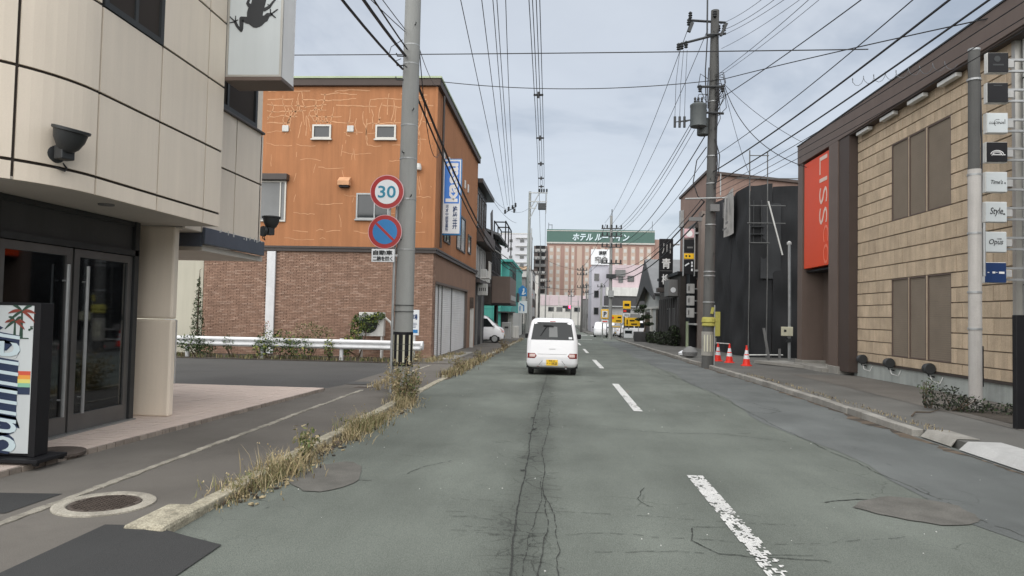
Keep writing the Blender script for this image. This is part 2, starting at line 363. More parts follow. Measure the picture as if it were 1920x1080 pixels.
mk('leaf_c', (.03, .05, .018), .75, var=.2, vs=6, grain=0)
mk('leaf_yellow', (.25, .27, .06), .7, var=.2, vs=6, grain=0)
mk('straw', (.4, .33, .2), .85, var=.25, vs=8, grain=0)
mk('straw_b', (.27, .215, .115), .85, var=.25, vs=8, grain=0)
mk('weed_green', (.17, .17, .075), .8, var=.25, vs=8, grain=0)
mk('flower_pink', (.5, .3, .25), .8, var=.2)
mk('twig', (.09, .065, .045), .9, var=.2)
mk('dark_bush', (.022, .026, .018), .85, var=.3, vs=6, grain=0)
mk('soil', (.055, .046, .036), .95, var=.25, vs=3, grain=.2)
mk('gutter_mud', (.11, .085, .062), .95, var=.3, vs=4, grain=.3)
mk('edging', (.3, .28, .235), .92, var=.3, vs=5, grain=.25, gs=80, dirt=.75, dcol=(.12, .11, .095), ds=4.5, rv=.18)
mk('kerb_pale', (.37, .34, .26), .92, var=.3, vs=9, grain=.35, gs=70, bump=.6, bs=60, dirt=.8, dcol=(.15, .135, .1), ds=8)
mk('tarp_yellow', (.37, .34, .08), .7, var=.12, vs=5)
mk('wire', (.02, .02, .022), .6, var=0, grain=0)
mk('wire_grey', (.12, .13, .14), .5, var=0, grain=0)
mk('porcelain', (.3, .3, .3), .3, var=.05, grain=0)
mk('transformer', (.085, .095, .095), .5, var=.1, vs=3, streak=.12)
mk('box_cream', (.55, .53, .4), .55, var=.06, vs=3, streak=.1)
mk('rain_red', (.6, .1, .06), .4, grain=0, var=.02); mk('rain_or', (.75, .33, .07), .4, grain=0, var=.02)
mk('rain_ye', (.7, .62, .18), .4, grain=0, var=.02); mk('rain_gr', (.25, .5, .35), .4, grain=0, var=.02)
mk('letter_navy', (.03, .045, .09), .4, grain=0, var=.02); mk('letter_ice', (.55, .66, .7), .4, grain=0, var=.03)
mk('palm_green', (.025, .06, .04), .5, grain=0, var=.1); mk('palm_red', (.22, .045, .03), .5, grain=0, var=.1)

# ------------------------------------------------------------------ ground, road, pavements
def sheet(mb, x0, x1, y0, y1, dz=0, m=0, thick=None):
    ys = sorted({y0, y1} | {y for y in (18, 120) if y0 < y < y1})
    for a, b in zip(ys, ys[1:]):
        mb.quad((x0, a, gz(a)+dz), (x1, a, gz(a)+dz), (x1, b, gz(b)+dz), (x0, b, gz(b)+dz), m)
    if thick:
        for a, b in zip(ys, ys[1:]):
            for x, fl in ((x0, 0), (x1, 1)):
                q = [(x, a, gz(a)+dz-thick), (x, b, gz(b)+dz-thick), (x, b, gz(b)+dz), (x, a, gz(a)+dz)]
                mb.add(q if fl else q[::-1], [(0, 1, 2, 3)], m)
        for y, fl in ((ys[0], 1), (ys[-1], 0)):
            q = [(x0, y, gz(y)+dz-thick), (x1, y, gz(y)+dz-thick), (x1, y, gz(y)+dz), (x0, y, gz(y)+dz)]
            mb.add(q if fl else q[::-1], [(0, 1, 2, 3)], m)
    return mb
struct('ground', sheet(MB(), -600, 600, -60, 1500, -.03), K['ground'])
road = struct('road', sheet(MB(), -3.0, 5.45, -20, 230, 0), K['asphalt'])
cross = MB(); sheet(cross, 5.45, 60, 68, 74, -.004); struct('side_road', cross, K['asphalt'])
# resurfaced strip along the right kerb: wavy inner edge
mb = MB(); pl = []
y = -4
while y < 60:
    pl.append((3.55+.12*math.sin(y*.9)+rnd(-.05, .05)+(.35 if y < 6 else 0), y)); y += .8
for (xa, a), (xb, b) in zip(pl, pl[1:]): mb.quad((xa, a, gz(a)+.004), (5.4, a, gz(a)+.004), (5.4, b, gz(b)+.004), (xb, b, gz(b)+.004))
part('asphalt_patch', mb, K['asphalt_blue'], road)
def blob(cx, cy, rx, ry, dz, n=26, jag=.12):
    ph = rnd(0, 6)
    return [(cx+rx*math.cos(t)*(1+jag*math.sin(3*t+ph)+rnd(-jag, jag)*.5), cy+ry*math.sin(t)*(1+jag*math.sin(2*t+ph)+rnd(-jag, jag)*.5), dz) for t in [2*math.pi*i/n for i in range(n)]]
for nm, args, mt, lab in (('worn_patch', (3.3, 6.75, .5, .42, .009), 'worn', 'brown worn patch'), ('asphalt_patch', (-2.32, 7.25, .34, .62, .008), 'worn', 'round rusty cover patch')):
    v = blob(*args); part(nm, (lambda b: (b.add(v, [tuple(range(len(v)))]), b)[1])(MB()), K[mt], road, label=lab)
mb = MB(); rows = [(-3.38, .057), (-3.03, .057), (-2.7, .03), (-2.38, .009)]
fy = lambda x: 5.28-.36*(x+3.2) if x < -2.85 else 5.155-.31*(x+2.85)
for (xa, za), (xb, zb) in zip(rows, rows[1:]): mb.quad((xa, 3.9, za), (xb, 3.9, zb), (xb, fy(xb), zb), (xa, fy(xa) if xa > -3.3 else 5.2, za))
part('asphalt_ramp', mb, K['asphalt_new'], road, label='fresh dark asphalt ramp')
# painted dashes, each worn by jagged chips
from mathutils import noise as mnoise
def dash(x, y0, y1, w=.15, chips=0):
    mb = MB(); nx = 10 if chips else 1; ny = max(4, int((y1-y0)/(.022 if chips > .5 else .05))) if chips else 4
    for j in range(ny):
        ya, yb = y0+(y1-y0)*j/ny, y0+(y1-y0)*(j+1)/ny
        for i in range(nx):
            xa, xb = x-w/2+w*i/nx, x-w/2+w*(i+1)/nx
            if chips:
                q = Vector((xa*16, ya*11, 3.3)); v = mnoise.noise(q)*.55+mnoise.noise(q*2.7)*.45+mnoise.noise(Vector((xa*2, ya*.9, 7)))*.5
                edge = .16 if i in (0, nx-1) else 0
                if v > .36-chips*.36-edge*chips+(.12 if abs((ya-y0)/(y1-y0)-.6) < .4 else 0): continue
            k = .004 if chips else 0
            mb.quad((xa+rnd(-k, k), ya, gz(ya)+.008), (xb+rnd(-k, k), ya+rnd(-k, k), gz(ya)+.008), (xb, yb+rnd(-k, k), gz(yb)+.008), (xa, yb, gz(yb)+.008))
    part('lane_dash', mb, K['paint'], road)
dash(1.5, 2.6, 7.85, .17, .85); dash(1.47, 13.0, 18.2, .16, .3); dash(1.5, 24.2, 29.6, .16, .25)
for y in (36, 48): dash(1.5, y, y+5.4)
for x in (3.1, 4.2): dash(x, 84.5, 86.5, .75)
for x in (2.3, 4.9): dash(x, 64.6, 65.2, 1.6)
# cracks: thin jagged ribbons lying on the asphalt
mb = MB()
def crack(pts, w=.012, jag=.03, step=.12, z=.006, m=0, gap=0):
    out = []; sd = rnd(0, 90)
    for (xa, ya), (xb, yb) in zip(pts, pts[1:]):
        n = max(1, int(math.hypot(xb-xa, yb-ya)/(step*.55)))
        for i in range(n):
            t = i/n; px, py = xa+(xb-xa)*t, ya+(yb-ya)*t
            q = Vector((px*1.9+sd, py*1.9, sd)); f = Vector((px*7+sd, py*7, sd))
            out.append((px+jag*(mnoise.noise(q)*2.2+mnoise.noise(f)*.9), py+jag*(mnoise.noise(q+Vector((9, 9, 9)))*2.2+mnoise.noise(f+Vector((5, 5, 5)))*.9)))
    out.append(pts[-1])
    for (xa, ya), (xb, yb) in zip(out, out[1:]):
        if random.random() < gap: continue
        dx, dy = xb-xa, yb-ya; l = math.hypot(dx, dy) or 1; nx, ny = -dy/l, dx/l; wa, wb = w*rnd(.15, .7), w*rnd(.15, .7)
        mb.quad((xa-nx*wa, ya-ny*wa, gz(ya)+z), (xa+nx*wa, ya+ny*wa, gz(ya)+z), (xb+nx*wb, yb+ny*wb, gz(yb)+z), (xb-nx*wb, yb-ny*wb, gz(yb)+z), m)
crack([(-.24, 3.2), (-.3, 5), (-.33, 8), (-.37, 11), (-.34, 15), (-.3, 20), (-.28, 30)], .013, .011, .1, gap=.06)
crack([(-.08, 3.2), (-.1, 4.6), (-.06, 6), (-.13, 7.4), (-.16, 9), (-.12, 10.5), (-.13, 13)], .008, .013, .09, gap=.08)
crack([(.02, 3.3), (0, 4.2), (.05, 5.2), (-.02, 6.2), (-.1, 6.8)], .007, .016, .08, gap=.1)
crack([(-.24, 3.6), (-.2, 5), (-.14, 6.4), (-.15, 7.5)], .006, .016, .08, gap=.2)
for k in range(26):
    y = rnd(3.3, 8.2); x = rnd(-.3, -.05); crack([(x, y), (x+rnd(.06, .2), y+rnd(-.06, .06))], .006, .012, .05)
for k in range(16):
    y = rnd(5.2, 7.2); x = rnd(-1.0, -.35); crack([(x, y), (x+rnd(.05, .3), y+rnd(-.05, .05))], .005, .012, .05, gap=.15)
crack([(.02, 6.25), (.6, 6.22), (1.3, 6.12), (2.0, 6.1)], .006, .02, .08, gap=.2)
crack([(0, 5.55), (.4, 5.7), (.8, 5.62), (1.5, 5.55), (2.3, 5.7), (2.9, 5.9)], .006, .03, .08, gap=.28)
crack([(.3, 5.2), (.9, 5.3), (1.25, 5.28), (1.9, 5.32)], .006, .025, .07, gap=.15)
crack([(1.12, 5.9), (1.05, 5.6), (1.2, 5.32), (1.5, 5.25), (1.95, 5.2)], .01, .02, .07)
crack([(1.12, 5.9), (1.5, 6.0)], .008, .015, .07)
crack([(.85, 7.2), (.8, 6.8), (.88, 6.5)], .007, .02, .06)
crack([(.9, 10.9), (1.6, 10.7), (2.3, 10.75), (2.9, 10.9)], .012, .03, .1, gap=.25)
crack([(2.3, 10.75), (2.8, 10.55), (3.2, 10.2)], .012, .03, .1, gap=.1)
crack([(-1.6, 7.4), (-1.4, 7.9), (-1.2, 8.2)], .008, .03, .07, gap=.2)
crack([(3.5, 3.5), (3.75, 6), (3.6, 9), (3.5, 12), (3.55, 16), (3.45, 21), (3.6, 30)], .011, .03, .12, gap=.12)
crack([(2.55, 6.9), (2.9, 7.1), (3.3, 7.05), (3.6, 6.8)], .016, .03, .08)
crack([(3.5, 13.4), (3.9, 13.2), (4.2, 13.6), (3.9, 14.1)], .02, .04, .1)
crack([(3.1, 16.5), (3.9, 15.2), (4.2, 13.8)], .012, .04, .12, gap=.2)
crack([(2.2, 30), (2.9, 27), (3.2, 22), (3.6, 19)], .012, .05, .15, gap=.2)
crack([(-2.2, 7.2), (-2.0, 7.1), (-1.85, 7.1)], .012, .01, .07)
for k in range(46):
    x, y = rnd(-2.7, 5.2), rnd(4, 22); crack([(x, y), (x+rnd(-.5, .5), y+rnd(-.3, .3))], .005, .03, .08, gap=.35)
for k in range(7):
    x, y = -.35+rnd(-.06, .06), rnd(5, 16); mb.add(blob(x, y, .03, .05, .007, 7, .3), [tuple(range(7))])
part('crack_lines', mb, K['crack'], road, kind='stuff')
mb = MB()
for k in range(110):
    x, y = rnd(-2.8, 5.3), rnd(3, 20)*rnd(.4, 1); s = rnd(.003, .008)
    mb.cbox((x, y, gz(y)+s*.4), (s, s*1.3, s), Matrix.Rotation(rnd(0, 3), 3, 'Z'))
part('loose_grit', mb, K['white_dirty'], road, kind='stuff')

mb = MB()
for x, sgn, y0, y1 in ((5.33, -1, 8, 24), (5.33, -1, 10.6, 13.6), (-2.88, 1, 6, 14), (-2.88, 1, 18, 34), (5.33, -1, 24, 50)):
    y = y0
    while y < y1:
        ln = rnd(.3, 1.6); w = rnd(.03, .2)*(1.5 if 10 < y < 14 and x > 0 else 1); n = 8
        ed = [(x+sgn*w*math.sin(math.pi*i/n)**.6*rnd(.6, 1.1), y+ln*i/n) for i in range(n+1)]
        for (xa, ya), (xb, yb) in zip(ed, ed[1:]):
            q = [(x, ya, gz(ya)+.0105), (xa, ya, gz(ya)+.0065), (xb, yb, gz(yb)+.0065), (x, yb, gz(yb)+.0105)]
            mb.add(q if sgn > 0 else q[::-1], [(0, 1, 2, 3)], random.choice((0, 0, 1)))
        y += ln*rnd(.5, 1.3)
part('gutter_dirt', mb, [K['soil'], K['gutter_mud']], road, kind='stuff')

# kerbs: one stone after another
stone_l = mesh_of(MB().box(-.075, .075, -.297, .297, -.1, .075), K['kerb_pale'])
stone_r = mesh_of(MB().box(-.085, .085, -.297, .297, -.1, .12), K['concrete'])
for me in (stone_l, stone_r): pass
def kerb(x, segs, me, label):
    root = thing('kerb', None, None, (x, 0, 0)); root['kind'] = 'structure'; root['label'] = label
    for y0, y1, dz in segs:
        y = y0
        while y < y1:
            st = inst('kerb_stone', me, root, (x+rnd(-.012, .012), y+.3, gz(y+.3)+dz+rnd(-.012, .008)), (rnd(-.01, .01), rnd(-.02, .02), rnd(-.012, .012)))
            bev(st, .012); y += .604
kerb(-2.97, ((5.25, 14.6, 0), (14.6, 18.6, -.05), (18.6, 60, 0)), stone_l, 'worn low concrete kerb beside the weeds')
kerb(5.42, ((-2, 8.0, -.03), (11.1, 25, 0), (25.8, 26.4, 0), (27.6, 66, 0)), stone_r, 'grey concrete kerb along the right pavement')
mb = MB()
sheet(mb, -5.3, -3.04, -6, 14.95, .05, thick=.1)
mb.add([(-4.9, 14.95, .05), (-3.04, 14.95, .05), (-3.04, 16, .01), (-4.9, 16, .01)], [(0, 1, 2, 3)])
sheet(mb, -4.9, -3.04, 16, 24.2, .01)
sheet(mb, -5.2, -3.04, 24.2, 66, .045, thick=.1)
walk = struct('pavement', mb, K['asphalt_side'])
struct('side_lot', sheet(MB(), -40, -4.9, 14.9, 24.0, .004), K['asphalt_lot'])
mb = MB(); sheet(mb, -40, -4.85, 24.0, 27.1, .03, thick=.06); struct('soil_strip', mb, K['soil'])
mb = MB(); sheet(mb, 5.5, 9.2, -8, 66, .11, thick=.2)
sheet(mb, 9.2, 14, 22.2, 66, .112)
walk_r = struct('pavement', mb, K['asphalt_walk'])
mb = MB(); sheet(mb, 7.0, 8.99, 9, 22.0, .116); part('forecourt', mb, K['asphalt_side'], walk_r)
mb = MB(); sheet(mb, 7.3, 8.99, 9, 14.5, .121); part('soil_bed', mb, K['soil'], walk_r)
# concrete edging strip in the left pavement
me = mesh_of(MB().prism([(-.05, -.3), (-.03, -.16), (-.048, -.05), (-.036, .1), (-.05, .2), (-.04, .29), (.04, .3), (.052, .15), (.035, .02), (.05, -.12), (.038, -.22), (.046, -.3)], 'z', -.04, .01), K['edging'])
y = 3.2
while y < 14.7:
    inst('edging_stone', me, walk, (-4.13-.012*(y-8)*(-.4)+rnd(-.01, .01), y+.3, .05+rnd(-.003, .003)), (0, 0, rnd(-.015, .015)), (rnd(.75, 1.1), 1, 1)); y += .61
while y < 23:
    inst('edging_stone', me, walk, (-4.22+rnd(-.01, .01), y+.3, gz(y+.3)+.012), (0, 0, rnd(-.015, .015))); y += .61
# big kerb stone in the foreground, pale and chipped
mb = MB().box(-3.2, -2.88, 5.12, 5.75, -.05, .083); part('kerb_stone', mb, K['kerb_pale'], walk, bevel=.03, label='pale chipped kerb stone beside the asphalt ramp')
mb = MB(); mb.add([(-4.9, 5.3, .054), (-4.32, 5.38, .054), (-4.3, 6.0, .054), (-4.9, 5.95, .054)], [(0, 1, 2, 3)]); part('asphalt_patch', mb, K['asphalt_new'], walk)
mb = MB(); sheet(mb, -4.9, -4.25, 16.2, 16.8, .02); mb.add([(-4.45, 15.1, .04), (-4.05, 15.0, .04), (-4.0, 15.5, .036), (-4.4, 15.6, .036)], [(0, 1, 2, 3)], 1)
part('drain_grate', mb, [K['asphalt_lot'], K['rust_iron']], walk)
# concrete crossing slab at the garage
mb = MB(); sheet(mb, -4.5, -3.9, 26.5, 33, .06, thick=.05); part('crossing_slab', mb, K['concrete'], walk)
for (cx, cy, z, r, ring, lab, par, lid) in ((-3.74, 5.74, .05, .28, .385, 'round manhole with a pale concrete collar', walk, 'manhole'),):
    g = thing('manhole_cover', 'round rusty manhole cover with pale concrete ring in the near left pavement', 'manhole', (cx, cy, z))
    part('collar', MB().lathe([(ring, -.02), (ring, .012), (ring-.02, .018), (r+.01, .018), (r, .01), (r, -.02)], (cx, cy, z), 40), K['edging'], g)
    c = MB().lathe([(r-.012, -.02), (r-.012, .012), (.01, .012)], (cx, cy, z), 40)
    part('lid', c, K['rust_iron'], g)
    k = MB()
    for i in range(-6, 7):
        for j in range(-6, 7):
            if (i*i+j*j)**.5*.04 < r-.04: k.box(cx+i*.04-.012, cx+i*.04+.012, cy+j*.04-.012, cy+j*.04+.012, z+.012, z+.018)
    part('lid_studs', k, K['manhole'], g, kind='stuff')
# kerb ramp plates at the right
g = thing('kerb_ramp', 'flat pale steel kerb ramp plate at the right road edge', 'ramp', (5.4, 9.1, 0))
mb = MB(); mb.prism([(5.4, .006), (5.5, .118), (5.93, .118), (5.93, .132), (5.5, .132), (5.38, .02)], 'y', 8.1, 9.95); part('plate', mb, K['light_grey'], g, bevel=.006)
g = thing('kerb_ramp', 'grey concrete kerb ramp block behind the pale plate', 'ramp', (5.45, 10.7, 0))
mb = MB(); mb.prism([(5.42, .006), (5.5, .118), (5.8, .118), (5.8, .126), (5.5, .126), (5.4, .02)], 'y', 10.2, 11.0); part('block', mb, K['concrete'], g, bevel=.01)

# ------------------------------------------------------------------ tiled terrace
def edge_x(y): return -5.24+(y-7.1)*(.44/7.26)
mb = MB(); mb.prism([(-14, 4), (edge_x(4)-.02, 4), (edge_x(14.5)-.02, 14.5), (-14, 14.85)], 'z', -.05, .098)
terr = struct('terrace', mb, K['grout'])
mb = MB(); y = 4.3
while y < 14.4:
    x = edge_x(y)-.02
    while x > -9.2:
        if not (x < -6.4 and y < 9.6):
            dz = rnd(-.0015, .0015); mb.box(x-.146, x-.004, y+.003, y+.145, .09, .104+dz)
        x -= .15
    y += .15
part('tile_paving', mb, K['tile_pink'], terr, kind='stuff')
tl = mesh_of(MB().box(-.012, .026, -.067, .067, -.055, .05), K['tile_edge'])
y = 4.4
while y < 14.4:
    t = inst('edge_tile', tl, terr, (edge_x(y)-.02+.012+rnd(-.003, .003), y, .054+rnd(-.002, .002)), (0, 0, -.06)); y += .15
g = thing('manhole_cover', 'dark round drain cover set in the pink tiles beside the doors', 'manhole', (-5.42, 7.42, .1))
part('lid', MB().lathe([(.3, -.02), (.3, .009), (.28, .013), (.01, .013)], (-5.45, 7.45, .1), 36), K['rust_iron'], g)

# ------------------------------------------------------------------ left corner building with cream panels
Bn = thing('corner_building', 'cream panelled corner shop building with a rounded front and glass doors', 'building', (-5.5, 8, 0))
RC, CX, CY = 1.55, -6.55, 7.28
def facade(s, d=0):
    # s: metres along the facade from the far end of the near wall towards the camera and round the corner; d: outwards
    L1 = 10.1-CY; L2 = RC*math.pi/2
    if s <= L1: return (-5.0+d, 10.1-s)
    if s <= L1+L2:
        a = (s-L1)/RC; return (CX+(RC+d)*math.cos(a), CY-(RC+d)*math.sin(a))
    return (CX-(s-L1-L2), CY-RC-d)
L1 = 10.1-CY; L2 = RC*math.pi/2
core = MB()
def slab(mb, s0, s1, z0, z1, d0, d1, n=1, m=0):
    for i in range(n):
        a, b = s0+(s1-s0)*i/n, s0+(s1-s0)*(i+1)/n
        p = [facade(a, d0), facade(b, d0), facade(b, d1), facade(a, d1)]
        v = [(q[0], q[1], z) for z in (z0, z1) for q in p]
        fs = [(0, 1, 2, 3), (7, 6, 5, 4), (3, 2, 6, 7), (1, 0, 4, 5)]
        if i == 0: fs.append((0, 3, 7, 4))
        if i == n-1: fs.append((2, 1, 5, 6))
        mb.add(v, fs, m)
slab(core, .02, L1+L2+4, 2.92, 7.4, -.3, -.022, 44)
core.box(-5.85, -5.572, 10.12, 12.75, 2.92, 7.4)
core.box(-12, -5.86, 10.12, 13.0, 2.93, 7.4); core.box(-5.84, -5.02, 9.9, 10.09, 2.93, 7.4)
part('wall_core', core, K['joint'], Bn)
zs = [2.9, 3.09, 4.01, 4.97, 5.93, 6.89]
ss = [.0, .5, 1.65, L1, L1+.9, L1+1.8, L1+L2+.25, L1+L2+1.3, L1+L2+2.4]
G_ = .016
for i in range(len(ss)-1):
    for j in range(len(zs)-1):
        if i == 2 and j == 3: continue                      # the upper window sits here
        mb = MB(); n = 1 if ss[i+1] <= L1 else 8
        slab(mb, ss[i]+G_, ss[i+1]-G_, zs[j]+(G_ if j else 0), zs[j+1]-G_, -.03, 0, n)
        part('panel', mb, K['panel'], Bn, smooth=n > 1)
fs_ = [(10.12, 10.62), (10.62, 11.70), (11.70, 12.70)]
for (a, b) in fs_:
    for j in range(3):
        z0 = (2.87, 4.01+.0, 4.97)[j]; z1 = (4.01, 4.97, 4.97)[j]
        if j == 2: break
        part('panel', MB().box(-5.59, -5.55, a+G_, b-G_, z0+G_, z1-G_), K['panel'], Bn)
for z0, z1 in ((2.87, 4.01), (4.01, 4.97)):                 # rounded far corner
    mb = MB(); n = 6
    for i in range(n):
        a0, a1 = math.pi/2*i/n, math.pi/2*(i+1)/n; r = .3
        P = lambda a, rr, z: (-5.85+rr*math.cos(a), 12.72+rr*math.sin(a), z)
        za, zb = z0+G_, z1-G_
        mb.quad(P(a0, r, za), P(a1, r, za), P(a1, r, zb), P(a0, r, zb)); mb.quad(P(a1, .05, za), P(a1, r, za), P(a0, r, za), P(a0, .05, za))
    part('panel', mb, K['panel'], Bn, smooth=True)
part('panel', MB().box(-5.59, -5.55, 12.45, 12.70, 4.985, 7.3), K['panel'], Bn)
# soffit, downlight, canopy edge
mb = MB(); pts = [facade(s, -.02) for s in [0, .5, L1]+[L1+L2*i/8 for i in range(1, 9)]+[L1+L2+4]]
mb.prism(pts+[(-12, 10.1)], 'z', 2.905, 2.93); mb.box(-12, -5.57, 10.11, 13.0, 2.875, 2.9)
part('soffit', mb, K['soffit'], Bn)
part('downlight', MB().lathe([(.09, 0), (.085, -.018), (.01, -.02)], (-5.35, 8.0, 2.905), 20), K['mid_grey'], Bn)
mb = MB().box(-5.56, -5.50, 10.65, 12.88, 2.70, 2.96); mb.box(-9, -5.56, 10.65, 10.7, 2.66, 2.87)
part('canopy_edge', mb, K['blue_grey'], Bn, bevel=.01)
mb = MB()
for k in range(14): y = rnd(10.9, 12.8); mb.box(-5.499, -5.494, y, y+rnd(.02, .05), 2.9+rnd(0, .05), 2.93+rnd(0, .06))
part('peeled_paint', mb, K['white_dirty'], Bn, kind='stuff')
part('canopy_slab', MB().box(-9, -5.58, 10.72, 12.98, 2.6, 2.69), K['soffit'], Bn)
# upper windows
def window(parent, x0, x1, z0, z1, y, face='-y', fw=.05, depth=.06, mull=(), frame='alu', glass='glass_dark', rail=(), sill=False, recess=0, label=None):
    """window in a wall; for '-y' x0..x1 are X and y is the wall plane; for '+x' / '-x' they are Y and y is the plane's X"""
    def B(mb, a0, a1, d0, d1, c0, c1):
        if face == '-y': mb.box(a0, a1, y-d1, y-d0, c0, c1)
        elif face == '+x': mb.box(y+d0, y+d1, a0, a1, c0, c1)
        else: mb.box(y-d1, y-d0, a0, a1, c0, c1)
        return mb
    f = MB(); B(f, x0, x0+fw, -.02, depth, z0, z1); B(f, x1-fw, x1, -.02, depth, z0, z1)
    B(f, x0+fw, x1-fw, -.02, depth, z0, z0+fw); B(f, x0+fw, x1-fw, -.02, depth, z1-fw, z1)
    for q in mull: B(f, q-fw*.4, q+fw*.4, -.015, depth*.8, z0+fw, z1-fw)
    for q in rail: B(f, x0+fw, x1-fw, -.015, depth*.7, q-fw*.35, q+fw*.35)
    w = part('window', f, K[frame], parent, label=label)
    eds = [x0+fw]+list(mull)+[x1-fw]
    for a, b in zip(eds, eds[1:]):
        part('pane', B(MB(), a+.004, b-.004, -.01, .012, z0+fw, z1-fw), K[glass], w)
    if sill: part('sill', B(MB(), x0-.04, x1+.04, 0, depth+.05, z0-.05, z0), K[frame], w)
    return w
window(Bn, 7.3, 8.45, 4.97, 6.3, -5.05, '+x', .07, .06, (7.9,), 'dark_metal', 'glass_grey')
window(Bn, 10.6, 12.45, 4.985, 6.6, -5.62, '+x', .08, .09, (11.35,), 'dark_metal', 'glass_sky')
part('window_sill', MB().box(-5.62, -5.5, 10.58, 12.75, 4.94, 4.982), K['trim_dark'], Bn, bevel=.01)
# ground floor
part('end_wall', MB().box(-12, -6.34, 10.1, 10.25, .1, 2.9), K['panel'], Bn)
for z0, z1 in ((.1, 1.52), (1.535, 2.9)):
    mb = MB().box(-6.32, -5.665, 10.08, 10.22, z0, z1); part('pilaster', mb, K['panel'], Bn, bevel=.03)
mb = MB().box(-6.7, -6.34, 9.76, 10.09, .1, 2.9); part('door_pier', mb, K['trim_brown_dark'], Bn)
mb = MB(); mb.box(-6.12, -6.0, 7.2, 9.74, 2.42, 2.5); mb.box(-6.1, -6.02, 7.2, 9.74, 2.84, 2.9); mb.box(-6.12, -6.0, 9.66, 9.76, .1, 2.9); mb.box(-6.12, -6.0, 7.12, 7.22, .1, 2.9)
mb.box(-6.12, -6.0, 5.7, 7.12, 2.42, 2.5)
part('door_frame', mb, K['dark_metal'], Bn)
for a, b in ((7.23, 8.41), (8.45, 9.65)):
    mb = MB(); mb.box(-6.09, -6.03, a, a+.1, .12, 2.41); mb.box(-6.09, -6.03, b-.1, b, .12, 2.41); mb.box(-6.09, -6.03, a+.1, b-.1, .12, .34); mb.box(-6.09, -6.03, a+.1, b-.1, 2.31, 2.41)
    dr = part('door', mb, K['door_metal'], Bn)
    part('pane', MB().box(-6.065, -6.055, a+.1, b-.1, .34, 2.31), K['glass'], dr)
    hy = b-.16 if a < 8 else a+.16
    part('handle', MB().tube([(-5.96, hy, .35), (-5.96, hy, 2.2)], .022, 8).tube([(-6.03, hy, .55), (-5.96, hy, .55)], .012, 6).tube([(-6.03, hy, 2.0), (-5.96, hy, 2.0)], .012, 6), K['galv'], dr)
for a, b, z0, z1 in ((7.22, 9.66, 2.5, 2.84), (5.75, 7.12, .12, 2.42), (5.75, 7.12, 2.5, 2.84)):
    part('transom_panel' if z0 > 2 else 'pane', MB().box(-6.065, -6.055, a, b, z0, z1), K['dark_grey' if z0 > 2 else 'glass'], Bn)
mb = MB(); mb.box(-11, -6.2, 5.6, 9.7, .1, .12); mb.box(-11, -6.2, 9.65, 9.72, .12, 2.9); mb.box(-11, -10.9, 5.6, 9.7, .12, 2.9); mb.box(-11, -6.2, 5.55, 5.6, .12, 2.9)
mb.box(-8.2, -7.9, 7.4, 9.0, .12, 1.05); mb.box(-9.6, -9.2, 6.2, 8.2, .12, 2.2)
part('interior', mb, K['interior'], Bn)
mb = MB().box(-6.3, -6.27, 7.95, 8.26, .25, 2.1); mb.box(-6.75, -6.7, 8.75, 9.0, .7, 2.0); mb.box(-7.3, -7.28, 9.0, 9.4, 1.3, 1.55); mb.box(-10.88, -10.85, 7.0, 7.4, .6, 2.2)
part('pale_fill_panel', mb, K['interior_light'], Bn, kind='stuff')  # pale panels added to lighten the dark room behind the door glass
part('threshold', MB().box(-6.16, -5.96, 7.1, 9.76, .1, .125), K['steel'], Bn)
# small wall fitting
part('wall_bracket', MB().box(-5.549, -5.53, 10.25, 10.3, 3.3, 3.42), K['rust_iron'], Bn); part('wall_bracket', MB().box(-5.549, -5.54, 10.28, 10.31, 3.05, 3.14), K['rust_iron'], Bn)

# wall floodlight on the rounded wall and a second one past the far corner
def flood(loc, rz, label, tilt):
    t = thing('wall_floodlight', label, 'wall lamp', (0, 0, 0), 'uplights on the cream corner building')
    part('wall_plate', MB().lathe([(.1, -.02), (.1, .03), (.06, .05)], (0, 0, 0), 18, axis='x'), K['dark_metal'], t, smooth=True)
    part('bracket', MB().tube([(.03, 0, 0), (.12, 0, .02), (.16, 0, .1)], .03, 8).box(.08, .2, -.07, .07, -.06, .08), K['dark_metal'], t, bevel=.01)
    m = Matrix.Rotation(tilt, 4, 'Y'); mb = MB().lathe([(.055, .06), (.1, .1), (.14, .18), (.155, .26), (.175, .27), (.175, .295), (.15, .3)], (.16, 0, 0), 24)
    mb.v = [tuple(m @ Vector(p)) for p in mb.v]
    part('lamp_bowl', mb, K['dark_metal'], t, smooth=True)
    part('cable', MB().tube([(.02, .05, -.05), (.05, .1, -.12), (.08, .06, -.16), (.03, 0, -.13), (.0, -.03, -.1)], .009, 6), K['black'], t)
    t.location = loc; t.rotation_euler = (0, 0, rz)
flood((-5.115, 6.8, 3.22), R(-17), 'black bowl uplight bracketed on the rounded cream wall above the doors', R(14))
flood((-5.6, 13.03, 3.18), R(55), 'black bowl uplight at the far end of the cream wall', R(0))

